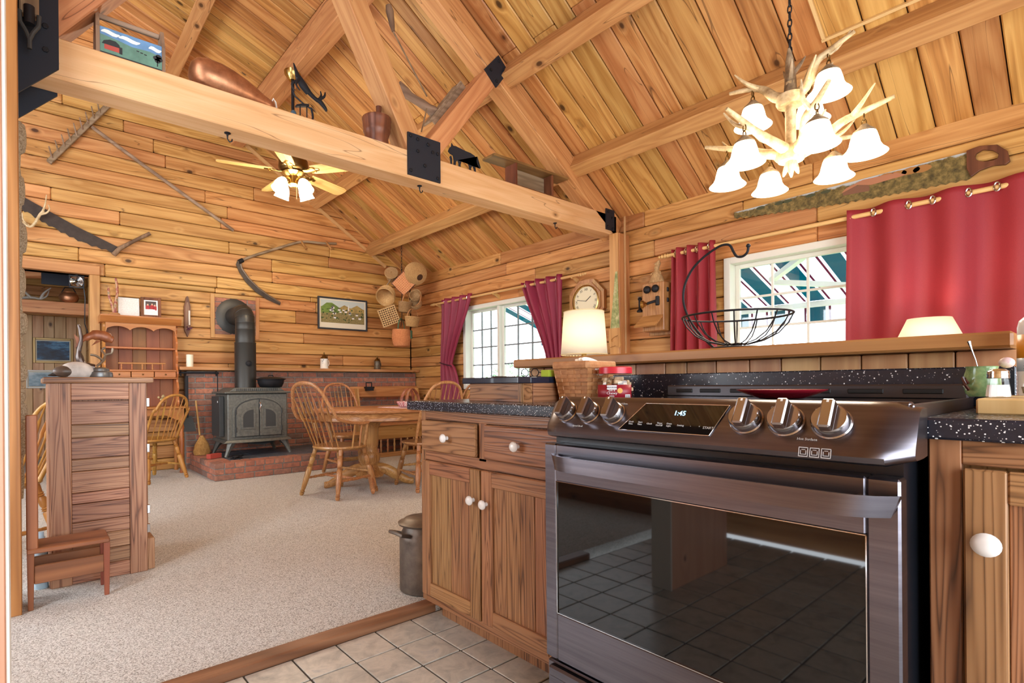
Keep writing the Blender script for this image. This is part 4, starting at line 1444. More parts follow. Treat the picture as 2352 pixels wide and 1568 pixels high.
# ---- hearth tools, broom, small things
fr_ = thing('fireplace_tool_rack', 'black iron hook rail under the mantel end', 'tool rack', (1.35, 6.86, 1.165))
M().box(-.02, .41, .0, .012, -.028, -.008, .002).build('rail', BLACKM, fr_)
for xx in (.0, .38):
    M().tube([(xx, 0, .012), (xx, -.012, .02), (xx, -.02, 0), (xx, -.006, -.02), (xx, -.012, -.05), (xx, -.03, -.055), (xx, -.035, -.035)], .006, 8).build('hook', BLACKM, fr_, smooth=True)
sv = thing('ash_shovel', 'black long-handled ash shovel hanging beside the desk', 'shovel', (1.405, 6.80, .45))
M().bar((0, 0, .66), (0, 0, .18), .03, .012, (0, 1, 0), .003).build('shovel_shaft', BLACKM, sv)
M().add([(-.04, 0, .2), (.05, 0, .2), (.09, -.02, .02), (-.07, -.02, .02), (-.04, .02, .2), (.05, .02, .2), (.09, .02, .02), (-.07, .02, .02)], [(0, 1, 2, 3), (4, 7, 6, 5), (0, 4, 5, 1), (1, 5, 6, 2), (2, 6, 7, 3), (3, 7, 4, 0)]).build('blade', STOVE_D, sv)
pk = thing('fire_poker', 'thin black fire poker hanging in front of the bricks', 'poker', (1.735, 6.80, .42))
M().tube([(0, 0, .71), (0, 0, .3), (0, 0, .02), (.02, 0, 0)], .006, 8).build('poker_shaft', BLACKM, pk, smooth=True)
M().tube([(.012 * math.cos(t), 0, .722 + .012 * math.sin(t)) for t in [2 * PI * i / 10 for i in range(10)]], .004, 6, closed=True).build('ring', BLACKM, pk, smooth=True)
br = thing('hearth_broom', 'straw hearth broom leaning on the bricks', 'broom', (1.535, 6.70, .202))
M().tube([(-.03, .14, .62), (-.01, .05, .22)], .011, 10).build('broom_handle', PINE_Z, br, smooth=True)
STRAW = mottled('straw', [(.3, lin(140, 96, 46)), (.7, lin(200, 154, 88))], 40, .9, .5, .004, sc3=(4, 4, .5))
M().lathe([(.02, .22), (.035, .19), (.075, .12), (.095, .04), (.08, .0)], 20, sx=1, sy=.4).build('bristles', STRAW, br, smooth=True)
mb = thing('match_box', 'small red match box on the hearth corner', 'box', (1.56, 6.28, .203), .5)
M().box(-.075, .075, -.03, .03, 0, .05, .001).build('sleeve', plain('red_card', lin(178, 74, 60), .7), mb)
M().box(.075, .0765, -.028, .028, .003, .047).build('tray_end', PAPER, mb)
bsr = thing('iron_boot_scraper', 'small black iron turtle shaped scraper on the hearth edge', 'iron ornament', (1.73, 6.06, .203), .3)
M().ball((0, 0, .022), .04, 12, 8, (1.2, .8, .45)).build('shell', BLACKM, bsr, smooth=True)
for a in (.6, 2.5, 3.8, 5.6):
    M().tube([(.03 * math.cos(a), .03 * math.sin(a), .015), (.065 * math.cos(a), .055 * math.sin(a), .006)], [.01, .007], 8).build('foot', BLACKM, bsr, smooth=True)
M().tube([(.04, 0, .02), (.07, 0, .03), (.08, 0, .025)], [.012, .011, .008], 8).build('head', BLACKM, bsr, smooth=True)
pc = thing('pine_cone', 'brown pine cone lying on the hearth beside the brick wall', 'pine cone', (2.95, 6.70, .24), .3)
for k in range(6):
    for i in range(9):
        t = 2 * PI * i / 9 + .35 * k
        rr = (.052, .058, .055, .045, .032, .018)[k]
        M().box(-.004, rr, -.011, .011, -.003, .003, .001, Matrix.Rotation(PI / 2, 4, 'Y') @ Matrix.Translation((0, 0, -.05 + .02 * k)) @ Matrix.Rotation(t, 4, 'Z') @ Matrix.Rotation(-.5, 4, 'Y')).build('scale', DARKW, pc)

# ---- mantel ornaments
def stein(loc, s, label, mb_, ml, ht):
    t = thing('beer_stein', label, 'stein', loc, 0.4, 'steins on the mantel')
    M().lathe([(.052, 0), (.054, .006), (.048, .014), (.046, .11), (.049, .122), (.044, .124), (0, .12)], 22, Matrix.Scale(s, 4)).build('body', mb_, t, smooth=True)
    M().lathe([(.048, .124), (.046, .132), (.028, .15), (.014, .17), (.008, .185), (.010, .195), (0, .205)], 18, Matrix.Scale(s, 4)).build('lid', ml, t, smooth=True)
    M().tube([Vector(p) * s for p in ((.046, 0, .105), (.078, 0, .10), (.086, 0, .07), (.074, 0, .04), (.047, 0, .03))], .008 * s, 8).build('handle', mb_, t, smooth=True)
    M().tube([Vector(p) * s for p in ((.03, 0, .14), (.055, 0, .165), (.06, 0, .15), (.055, 0, .11))], .005 * s, 6).build('thumb_lift', ml, t, smooth=True)
    return t
stein((3.11, 6.87, 1.214), 1.1, 'white beer stein with painted scene and brass lid on the mantel', mottled('painted_stoneware', [(.4, lin(236, 232, 220)), (.58, lin(236, 232, 220)), (.66, lin(90, 110, 130)), (.74, lin(190, 150, 90))], 16, .2, 0, rand=False), BRASS_D, 0)
stein((3.93, 6.87, 1.214), .98, 'dark pewter beer stein at the corner end of the mantel', mottled('pewter', [(.3, lin(66, 58, 48)), (.7, lin(126, 112, 92))], 30, .4, .3, metal=.4), BRASS_D, 0)
cd = thing('pillar_candle', 'cream pillar candle on the mantel end', 'candle', (1.452, 6.87, 1.214))
M().lathe([(.037, 0), (.038, .003), (.038, .140), (.035, .144), (.02, .140), (0, .139)], 24).build('wax', plain('cream_wax', lin(240, 232, 206), .5), cd, smooth=True)
M().tube([(0, 0, .139), (.001, 0, .152)], .0018, 6).build('wick', BLACKP, cd)

# ================================================================== HUTCH AND DESK
hu = thing('hutch_desk', 'maple hutch with scalloped top standing on a small turned-leg desk', 'hutch', (0, 0, .02))
X0, X1, YF, YK = .615, 1.325, 6.80, 7.03
def scallop_side(x):
    p = [(YK, .745), (YF - .08, .745)]
    z = .745
    n = 40
    for i in range(n + 1):
        t = i / n
        zz = .745 + t * (1.66 - .745)
        dep = .235 - .10 * t + .018 * math.sin(t * 34)
        p.append((YK - dep, zz))
    p.append((YK, 1.66))
    return M().prism(p, 'x', x, x + .02).build('side_panel', HUTCH_Z, hu)
scallop_side(X0)
scallop_side(X1 - .02)
for i in range(5):
    w = (X1 - X0 - .04) / 5
    box('back_board', HUTCH_BK, X0 + .02 + w * i + .001, X0 + .02 + w * (i + 1) - .001, YK - .012, YK, .745, 1.66, hu, .003)
box('shelf', HUTCH, X0 + .02, X1 - .02, YK - .15, YK - .012, 1.385, 1.405, hu, .004)
box('shelf', HUTCH, X0 + .02, X1 - .02, YK - .22, YK - .012, 1.135, 1.155, hu, .004)
# scalloped valance
v = [(X0 + .02, 1.66), (X1 - .02, 1.66)]
n = 48
for i in range(n + 1):
    t = i / n
    xx = X1 - .02 - t * (X1 - X0 - .04)
    e = min(t, 1 - t)
    a = abs(math.sin(PI * 3 * t))
    zz = 1.585 + .040 * a ** .7 + (-.035 if e < .02 else 0)
    v.append((xx, zz))
M().prism(v, 'y', YF + .045, YF + .062).build('valance', HUTCH, hu)
M().prism([(YK, 1.66), (YF + .03, 1.66), (YF + .015, 1.675), (YF - .01, 1.71), (YF - .02, 1.725), (YF - .02, 1.738), (YK, 1.738)], 'x', X0 - .03, X1 + .03).build('crown', HUTCH, hu)
box('drawer_case', HUTCH, X0 + .02, X1 - .02, YK - .225, YK - .012, 1.055, 1.07, hu, .003)
for i in range(3):
    w = (X1 - X0 - .05) / 3
    d = box('drawer', HUTCH, X0 + .025 + w * i + .004, X0 + .025 + w * (i + 1) - .004, YK - .228, YK - .03, 1.072, 1.133, hu, .004)
    M().ball((X0 + .025 + w * (i + .5), YK - .236, 1.103), .009, 10, 8).build('knob', BRASS_D, d, smooth=True)
M().box(X0 + .13, X1 - .13, YK - .205, YK - .185, 1.218, 1.232, .003).build('gallery_rail', HUTCH, hu)
for i in range(5):
    x = X0 + .16 + i * (X1 - X0 - .32) / 4
    M().turned((x, YK - .195, 1.155), (x, YK - .195, 1.22), [(.005, 0), (.009, .25), (.005, .5), (.009, .75), (.005, 1)], 8).build('gallery_spindle', HUTCH_Z, hu, smooth=True)
# desk
box('desk_top', HUTCH, X0 - .06, X1 + .055, 6.62, YK, .722, .745, hu, .006)
ap = [(X0 - .03, .722), (X1 + .02, .722), (X1 + .02, .58), (X1 - .06, .60), (X1 - .16, .65), (X0 + .15, .65), (X0 + .05, .60), (X0 - .03, .58)]
M().prism(ap, 'y', 6.66, 6.678).build('apron', HUTCH, hu)
box('apron', HUTCH, X1 + .0, X1 + .018, 6.678, YK - .02, .60, .722, hu)
LEGP = [(.020, 0), (.024, .02), (.018, .05), (.022, .30), (.028, .52), (.018, .56), (.027, .60), (.018, .64), (.029, .70), (.020, .76), (.026, .80), (.026, 1)]
for x in (X0 - .005, X1 - .0):
    for y in (6.69, 6.99):
        M().turned((x, y, 0), (x, y, .722), LEGP, 12).build('leg', HUTCH_Z, hu, smooth=True)

cv = thing('white_canvas', 'blank white canvas leaning on top of the hutch', 'canvas', (.86, 6.93, 1.757))
M().box(-.10, .10, -.01, .01, 0, .215, .002, Matrix.Rotation(-.12, 4, 'X')).build('panel', mottled('canvas_cloth', [(.3, lin(216, 212, 204)), (.7, lin(240, 238, 232))], 90, .9, .3), cv)
ph = thing('photo_frame', 'brown framed photo of people in red leaning on the hutch top', 'picture frame', (1.065, 6.89, 1.757), -.1)
mR = Matrix.Rotation(-.14, 4, 'X')
for a, b, c_, d_ in ((-.10, -.068, 0, .235), (.068, .10, 0, .235), (-.068, .068, .203, .235), (-.068, .068, 0, .032)):
    M().box(a, b, -.012, .008, c_, d_, .003, mR).build('frame_bar', DARKW, ph)
M().box(-.07, .07, -.004, 0, .03, .206, 0, mR).build('photo_sheet', PAPER, ph)
pr_ = M()
cols = [plain('photo_red', lin(170, 40, 46), .5), plain('photo_skin', lin(206, 160, 134), .5), plain('photo_dark', lin(70, 60, 56), .5), plain('photo_white', lin(226, 224, 224), .5)]
pr_.cur = 2
pr_.box(-.052, .052, -.0050, -.0042, .10, .19, 0, mR)
for xx, zz in ((-.03, .125), (.012, .13), (.038, .12)):
    pr_.cur = 0
    pr_.box(xx - .018, xx + .018, -.0058, -.0048, zz - .03, zz + .015, 0, mR)
    pr_.cur = 1
    pr_.box(xx - .008, xx + .008, -.0060, -.0048, zz + .015, zz + .034, 0, mR)
pr_.cur = 3
pr_.box(-.045, .04, -.006, -.0048, .055, .098, 0, mR)
pr_.build('photo_print', cols, ph)
sk = thing('painted_stick_figures', 'forked pair of painted sticks on a wood base on the hutch', 'ornament', (.72, 6.90, 1.757))
M().lathe([(.06, 0), (.062, .01), (.05, .03), (0, .035)], 14, sx=1, sy=.7).build('base', OAK_X, sk, smooth=True)
mst = mottled('painted_stick', [(.3, lin(60, 40, 34)), (.45, lin(150, 70, 60)), (.55, lin(190, 150, 110)), (.7, lin(60, 80, 60))], 30, .5, .2)
M().tube([(0, 0, .03), (-.02, 0, .12), (-.045, 0, .20), (-.05, 0, .28), (-.048, 0, .31)], [.016, .014, .013, .012, .004], 8).build('stick', mst, sk, smooth=True)
M().tube([(.01, 0, .03), (.012, 0, .14), (.03, 0, .24), (.026, 0, .34), (.015, 0, .41)], [.016, .015, .013, .015, .010], 8).build('stick', mst, sk, smooth=True)
fw = thing('dried_flower_pot', 'small bunch of dried flowers on the desk', 'flowers', (1.17, 6.86, .765))
rf = random.Random(9)
M().lathe([(.022, 0), (.03, .03), (.024, .05), (0, .05)], 14).build('pot', DARKW, fw, smooth=True)
for k in range(12):
    a, rr, zz = rf.uniform(0, 6.28), rf.uniform(0, .045), rf.uniform(.07, .125)
    M().tube([(0, 0, .04), (rr * math.cos(a), rr * math.sin(a), zz)], .0015, 5).build('stem', plain('dry_stem', lin(110, 100, 60), .9), fw)
    M().ball((rr * math.cos(a), rr * math.sin(a), zz), .013, 8, 6).build('flower', plain('dry_flower', lin(196, 178, 130), .9, noise=.3), fw)

sl = thing('weaving_shuttle', 'wooden weaving shuttle with a candle and dried lavender on the log wall', 'shuttle', (1.462, YB, 1.815))
q = [(-.032, -.16), (0, -.24), (.032, -.16), (.034, .12), (.012, .23), (0, .245), (-.012, .23), (-.034, .12)]
M().prism(q, 'y', -.035, 0).build('shuttle_body', DARKW, sl)
M().prism([(-.02, -.15), (.02, -.15), (.022, .11), (.008, .17), (-.008, .17), (-.022, .11)], 'y', -.0365, -.034).build('slot', GREYW_Z, sl)
M().lathe([(.010, 0), (.010, .17), (0, .175)], 10, Matrix.Translation((.018, -.045, -.10))).build('taper_candle', plain('candle_white', lin(236, 230, 214), .5), sl, smooth=True)
for k in range(10):
    M().tube([(0, -.04, -.14), (rf.uniform(-.02, .05), -.05 - rf.uniform(0, .02), -.14 + rf.uniform(-.02, .03))], [.003, .007], 6).build('lavender_sprig', plain('lavender', lin(110, 66, 84), .9), sl)

# ================================================================== WINDSOR CHAIRS
def seat_pt(u, v_):
    pass
def windsor(name, label, arms, mz, mx, group=None, n_sp=7, H=.985, SH=.435):
    c = thing(name, label, 'chair', (0, 0, 0), 0, group)
    # saddle seat
    N = 28
    out = []
    for i in range(N):
        t = 2 * PI * i / N
        w, d = .235, .215
        x = w * math.copysign(abs(math.cos(t)) ** .72, math.cos(t))
        y = d * math.copysign(abs(math.sin(t)) ** .80, math.sin(t))
        if y < 0:
            x *= .93
        out.append((x, y))
    s = M()
    s.add([(x * .90, y * .90, SH - .034) for x, y in out] + [(x, y, SH - .014) for x, y in out] + [(x * .985, y * .985, SH) for x, y in out] + [(x * .6, y * .6 - .01, SH - .008) for x, y in out] + [(0, -.01, SH - .011)],
          [tuple(range(N - 1, -1, -1))] + [(k * N + i, k * N + (i + 1) % N, (k + 1) * N + (i + 1) % N, (k + 1) * N + i) for k in range(3) for i in range(N)] + [(3 * N + i, 3 * N + (i + 1) % N, 4 * N) for i in range(N)])
    s.build('seat', mx, c, smooth=True)
    LP = [(.012, 0), (.017, .02), (.021, .06), (.013, .072), (.021, .084), (.022, .10), (.014, .112), (.018, .13), (.024, .30), (.025, .5), (.023, .58), (.016, .60), (.025, .612), (.016, .626), (.025, .640), (.016, .654), (.021, .68), (.024, .78), (.017, .81), (.024, .825), (.017, .84), (.024, .855), (.017, .87), (.020, .95), (.020, 1)]
    LG = {}
    for sx in (-1, 1):
        for sy in (-1, 1):
            b = (sx * .225, sy * .235 - (.01 if sy < 0 else 0), 0)
            t = (sx * .155, sy * .135, SH - .02)
            LG[(sx, sy)] = (Vector(b), Vector(t))
            M().turned(b, t, LP, 12).build('leg', mz, c, smooth=True)
    SP = [(.008, 0), (.011, .12), (.009, .18), (.014, .25), (.010, .30), (.014, .42), (.015, .5), (.014, .58), (.010, .70), (.014, .75), (.009, .82), (.011, .88), (.008, 1)]
    def lp(k, f):
        b, t = LG[k]
        return b.lerp(t, f)
    for sx in (-1, 1):
        M().turned(lp((sx, -1), .36), lp((sx, 1), .36), SP, 8).build('stretcher', mz, c, smooth=True)
    a = (lp((-1, -1), .36) + lp((-1, 1), .36)) / 2
    b = (lp((1, -1), .36) + lp((1, 1), .36)) / 2
    M().turned(a, b, SP, 8).build('stretcher', mz, c, smooth=True)
    M().turned(lp((-1, 1), .46), lp((1, 1), .46), SP, 8).build('stretcher', mz, c, smooth=True)
    AZ = SH + .205
    lean = .44
    def back_y(z):
        return -.170 - lean * (z - SH) * .95
    if arms:
        half = [(.235, .125, AZ), (.255, .09, AZ - .004), (.262, .02, AZ - .008), (.258, -.09, AZ + .002), (.250, back_y(AZ + .05) + .03, AZ + .04), (.242, back_y(AZ + .12), AZ + .12), (.222, back_y(H - .19), H - .19), (.175, back_y(H - .075), H - .075), (.10, back_y(H - .015), H - .015), (0, back_y(H), H)]
        pts = [(x, y, z) for x, y, z in half] + [(-x, y, z) for x, y, z in half[-2::-1]]
        pts = smooth_pts(pts, 4)
        M().tube(pts, .0155, 10, flat=(.85, 1.1)).build('bow_and_arms', mz, c, smooth=True)
        for sx in (-1, 1):
            M().turned((sx * .205, .105, SH - .01), (sx * .248, .10, AZ), [(.012, 0), (.016, .1), (.012, .2), (.021, .42), (.013, .55), (.018, .62), (.012, .7), (.017, .85), (.012, 1)], 10).build('arm_post', mz, c, smooth=True)
            for k in (0, 1):
                M().tube([(sx * .212, .03 - .085 * k, SH - .01), (sx * .256, .02 - .085 * k, AZ - .005)], .0075, 8).build('arm_spindle', mz, c, smooth=True)
        def bow(u):
            best = min(pts[len(pts) // 4: 3 * len(pts) // 4 + 1], key=lambda p: abs(p[0] - u))
            return Vector(best)
        us = .185
    else:
        half = [(.185, -.135, SH - .01), (.197, back_y(SH + .15) + .02, SH + .15), (.205, back_y(SH + .30), SH + .30), (.19, back_y(H - .16), H - .16), (.145, back_y(H - .06), H - .06), (.08, back_y(H - .013), H - .013), (0, back_y(H), H)]
        pts = smooth_pts([(x, y, z) for x, y, z in half] + [(-x, y, z) for x, y, z in half[-2::-1]], 4)
        M().tube(pts, .0135, 10).build('bow', mz, c, smooth=True)
        mid = [p for p in pts if p[2] > SH + .30]
        def bow(u):
            return Vector(min(mid, key=lambda p: abs(p[0] - u)))
        us = .15
    for i in range(n_sp):
        f = -1 + 2 * i / (n_sp - 1)
        top = bow(f * us)
        bot = Vector((f * us * .82, -.185 + .03 * f * f, SH - .008))
        d = top - bot
        # round below, flattened arrow in the upper middle, round to the bow
        pp = [bot + d * q_ for q_ in (0, .30, .50, .56, .62, .74, .80, 1.0)]
        M().tube(pp, [.0085, .0075, .0075, .017, .0155, .012, .006, .0055], 8, flat=(.45, 1.0)).build('spindle', mz, c, smooth=True)
    return c
ch1 = windsor('windsor_armchair', 'honey oak windsor armchair with its bow back toward the kitchen, nearest the hearth corner', True, OAK_Z, OAK_X, 'oak dining chairs')
ch1.location, ch1.rotation_euler = (2.15, 4.44, .02), (0, 0, -math.radians(72))
ch2 = windsor('windsor_side_chair', 'honey oak windsor chair behind the table, in front of the brick wall', False, OAK_Z, OAK_X, 'oak dining chairs')
ch2.location, ch2.rotation_euler = (2.73, 5.36, .02), (0, 0, math.radians(176))
dup(ch2, (2.93, 4.19, .02), math.radians(-8), 'honey oak windsor chair half hidden by the end of the kitchen cabinet')
dup(ch1, (3.62, 4.72, .02), math.radians(78), 'honey oak windsor armchair at the window end of the table')
dup(ch2, (4.05, 5.15, .02), math.radians(100), 'honey oak windsor chair standing against the far window')
GOLD_Z = wood('golden_chair', lin(190, 140, 70), lin(164, 114, 50), lin(120, 78, 34), 'Z', rings=5, contrast=.4, vary=.03, across=12, along=.9, rough=.35)
ch6 = windsor('desk_chair', 'golden bow-back chair drawn up to the hutch desk', False, GOLD_Z, GOLD_Z, None, 6, .88, .43)
ch6.location, ch6.rotation_euler = (.98, 6.40, .02), (0, 0, math.radians(30))
ch7 = dup(ch6, (-.17, 4.05, .02), math.radians(120), 'golden bow-back chair partly hidden behind the dark cupboard')

# ---- dining table
tb = thing('dining_table', 'oval honey oak pedestal dining table', 'table', (2.78, 4.63, .02))
A_, B_ = .77, .55
M().lathe([(0.985, .712), (1.0, .722), (1.0, .735), (.985, .742), (0, .742)], 56, sx=A_, sy=B_).build('table_top', OAK_X, tb, smooth=True)
M().lathe([(.91, .64), (.93, .645), (.93, .712)], 56, sx=A_, sy=B_, caps=False).build('apron', OAK_X, tb, smooth=True, solid=.02)
M().lathe([(.13, .10), (.135, .12), (.10, .15), (.085, .19), (.075, .21), (.10, .25), (.105, .30), (.085, .33), (.075, .36), (.085, .40), (.085, .55), (.11, .60), (.14, .66), (.14, .70)], 24, Matrix.Translation((-.27, -.08, 0))).build('pedestal', OAK_Z, tb, smooth=True)
for k in range(4):
    t = PI / 4 + PI / 2 * k + .35
    d = Vector((math.cos(t), math.sin(t), 0))
    P0 = Vector((-.27, -.08, 0))
    M().tube(smooth_pts([P0 + d * .06 + Vector((0, 0, .17)), P0 + d * .16 + Vector((0, 0, .155)), P0 + d * .28 + Vector((0, 0, .085)), P0 + d * .37 + Vector((0, 0, .04)), P0 + d * .42 + Vector((0, 0, .035))], 3), [.055] * 3 + [.05] * 3 + [.038] * 3 + [.032] * 3 + [.026], 10, flat=(1.0, .62)).build('foot', OAK_X, tb, smooth=True)
pm = tag(M().prism([(2.70, 4.25), (3.12, 4.25), (3.12, 4.72), (2.70, 4.72)], 'z', .7625, .765).build('place_mat', mottled('check_mat', [(.4, lin(236, 220, 220)), (.6, lin(206, 150, 150))], 30, .9, .1)), 'pale red place mat under the gingham basket', 'place mat')
gb = thing('gingham_basket', 'wooden handled basket lined with red gingham on the table', 'basket', (2.93, 4.48, .765), .4)
GING = NT('red_gingham')
_v = GING.coords((1, 1, 1), rand=False)
_ck = GING.n('ShaderNodeTexChecker', i_Scale=90.0, i_Color1=lin(226, 214, 210), i_Color2=lin(176, 44, 56))
GING.l(_v, _ck.inputs['Vector'])
GING.l(_ck.outputs[0], GING.b.inputs['Base Color'])
GING.b.inputs['Roughness'].default_value = .9
M().lathe([(.09, 0), (.11, .01), (.125, .035), (.135, .05), (.13, .058), (.11, .05), (.10, .02), (0, .012)], 26, sx=1.25, sy=.85).build('cloth_liner', GING.m, gb, smooth=True)
for s in (-1, 1):
    M().tube(smooth_pts([(.11, s * .035, .03), (.10, s * .03, .10), (.05, s * .022, .165), (0, s * .018, .182), (-.05, s * .022, .165), (-.10, s * .03, .10), (-.11, s * .035, .03)], 3), .018, 8, flat=(.25, 1)).build('handle', RED_X, gb, smooth=True)

# ---- settle bench with turned base behind the table
sb_ = thing('settle_bench', 'low pine settle with spindled base beside the brick wall', 'bench', (3.96, 6.45, .02))
box('bench_seat', PINE_X, -.50, .50, -.20, .24, .42, .445, sb_, .004)
box('front_board', PINE_X, -.48, .48, -.17, -.15, .24, .42, sb_, .004)
M().box(-.55, .55, -.02, .02, 0, .16, .004, Matrix.Translation((0, .2, .80)) @ Matrix.Rotation(-.5, 4, 'X')).build('back_board', PINE_X, sb_)
for sx in (-1, 1):
    M().prism([(-.2, 0), (.24, 0), (.24, .92), (.15, .92), (.08, .60), (-.2, .60)], 'x', sx * .49 - .012, sx * .49 + .012).build('end_panel', PINE_Z, sb_)
for i in range(9):
    x = -.42 + .105 * i
    M().turned((x, -.16, .06), (x, -.16, .24), [(.009, 0), (.016, .2), (.009, .35), (.018, .55), (.009, .75), (.015, .9), (.008, 1)], 8).build('base_spindle', OAK_Z, sb_, smooth=True)
box('base_rail', OAK_X, -.48, .48, -.19, -.14, .0, .06, sb_, .004)
ir = thing('flat_iron', 'old black flat iron on the settle back', 'flat iron', (3.66, 6.62, .91))
M().prism([(-.06, -.04), (.03, -.04), (.08, 0), (.03, .04), (-.06, .04)], 'z', .03, .055).build('sole', BLACKM, ir)
M().tube([(-.05, 0, .055), (-.05, 0, .11), (.035, 0, .11), (.035, 0, .055)], .009, 8).build('handle', BLACKM, ir, smooth=True)
M().box(-.05, .05, -.035, .035, 0.0, .03).build('iron_stand', BLACKM, ir)

# ---- milk can behind the cabinet end
mc = thing('milk_can', 'old grey metal milk can with lid behind the cabinet end', 'milk can', (1.44, 2.10, .02))
CAN = mottled('old_tin', [(.3, lin(88, 80, 74)), (.7, lin(132, 122, 112))], 14, .45, .1, metal=.7)
M().lathe([(.105, 0), (.112, .006), (.112, .24), (.108, .26), (.095, .285), (.09, .30), (.10, .312)], 28).build('can_body', CAN, mc, smooth=True)
M().lathe([(.115, .308), (.118, .316), (.10, .322), (.085, .335), (.03, .338), (0, .338)], 28).build('lid', CAN, mc, smooth=True)
M().tube([(-.10, .04, .27), (-.15, .05, .285), (-.155, -.0, .29), (-.15, -.05, .285), (-.10, -.04, .27)], .009, 8).build('handle', CAN, mc, smooth=True)

# ================================================================== CUPBOARD, STOOL AND WHAT STANDS ON THEM
cu = thing('dark_cupboard', 'waist-high dark plank cupboard with horizontal boards beside the post', 'cupboard', (0, 0, .02))
CX0, CX1, CY0, CY1, CZ = .075, .478, 3.24, 3.72, .985
M().box(CX0 + .012, CX1 - .012, CY0 + .03, CY1, 0, CZ).build('carcass', CUP_Z, cu)
box('stile', CUP_Z, CX0, CX0 + .083, CY0, CY0 + .03, 0, CZ, cu, .003)
box('stile', CUP_Z, CX1 - .078, CX1, CY0, CY0 + .03, 0, CZ, cu, .003)
box('rail', CUP_X, CX0 + .083, CX1 - .078, CY0 + .002, CY0 + .03, CZ - .085, CZ, cu, .003)
rc = random.Random(2)
z = CZ - .09
hs = [.115, .065, .105, .06, .105, .055, .09, .07, .08, .075, .075, .07]
for h in hs:
    z0 = max(0.0, z - h)
    if z - z0 > .02:
        M().box(-.121, .121, 0, .02, -(z - z0) / 2 + .001, (z - z0) / 2 - .001, .003).build('board', CUP_X, cu, matrix=Matrix.Translation(((CX0 + .083 + CX1 - .078) / 2, CY0 + .009 - rc.uniform(0, .003), (z + z0) / 2)))
    z = z0
box('side_board', CUP_Z, CX0 - .004, CX0 + .012, CY0 + .01, CY1, 0, CZ, cu, .003)
box('door', CUP_Z, CX1 - .012, CX1 + .004, CY0 + .012, CY1 - .02, .16, CZ - .02, cu, .003)
for zz in (.86, .62, .30, .20):
    M().box(CX1 - .002, CX1 + .012, CY0 - .003, CY0 + .014, zz, zz + .045, .002).build('hinge', CHROME, cu)
box('plinth', CUP_Z, CX1, CX1 + .035, CY0 + .02, CY1, 0, .165, cu, .004)
M().box(CX0 - .025, CX1 + .03, CY0 - .022, CY1 + .01, CZ, CZ + .028, .005).build('cupboard_top', CUP_X, cu)

dk = thing('loon_decoy', 'black and white carved loon decoy lying on the dark cupboard', 'decoy', (.190, 3.37, 1.033), .15)
M().ball((0, 0, .032), .075, 20, 12, (1.0, .62, .66)).build('body', [plain('decoy_white', lin(214, 212, 206), .6, noise=.2)], dk, smooth=True)
M().ball((-.045, -.004, .030), .05, 16, 10, (1.15, .80, .62)).build('wing_and_breast', plain('decoy_dark', lin(96, 84, 74), .4, noise=.3), dk, smooth=True)
M().tube([(-.07, 0, .022), (-.10, 0, .014), (-.118, 0, .010)], [.026, .014, .003], 10, flat=(.6, 1)).build('beak', plain('decoy_black', lin(52, 46, 42), .4), dk, smooth=True)
tr_ = thing('trout_sculpture', 'bronze leaping trout sculpture with antler branches on the cupboard', 'sculpture', (.285, 3.40, 1.033))
M().lathe([(.062, 0), (.064, .008), (.06, .028), (.048, .034), (.046, .046), (.03, .054), (0, .055)], 26).build('pedestal', plain('grey_pewter', lin(120, 122, 122), .35, .6), tr_, smooth=True)
M().tube(smooth_pts([(-.02, 0, .05), (-.07, 0, .07), (-.085, 0, .13), (-.075, 0, .19), (-.078, 0, .24), (-.085, 0, .275)], 3), [.034] * 3 + [.030] * 3 + [.018] * 3 + [.014] * 3 + [.012] * 3 + [.006], 10, flat=(.6, 1)).build('driftwood', plain('bronze_dark', lin(86, 70, 62), .35, .5), tr_, smooth=True)
TROUT = mottled('trout_bronze', [(.3, lin(120, 66, 40)), (.7, lin(176, 108, 64))], 20, .4, .1, metal=.1)
M().tube(smooth_pts([(-.075, 0, .185), (-.055, 0, .205), (-.02, 0, .222), (.02, 0, .220), (.05, 0, .205), (.066, 0, .200)], 3), [.008] * 3 + [.018] * 3 + [.026] * 3 + [.027] * 3 + [.019] * 3 + [.007], 12, flat=(1, .55)).build('fish_body', TROUT, tr_, smooth=True)
M().add([(-.07, 0, .19), (-.105, .004, .225), (-.095, 0, .185), (-.10, -.004, .15)], [(0, 1, 2), (0, 2, 3)]).build('tail_fin', TROUT, tr_, solid=.004)
M().add([(-.01, 0, .195), (.01, 0, .192), (-.03, .01, .168)], [(0, 1, 2)]).build('fin', TROUT, tr_, solid=.004)
for pts in ([(-.01, 0, .06), (.02, 0, .09), (.03, -.01, .12), (.055, -.02, .13), (.06, -.02, .155)], [(.02, 0, .09), (-.01, .01, .115), (-.035, .01, .12)], [(.03, -.01, .12), (.015, .01, .145), (.03, .01, .16)]):
    M().tube(smooth_pts(pts, 3), .006, 8).build('antler_branch', plain('bronze_pale', lin(150, 136, 116), .35, .5), tr_, smooth=True)

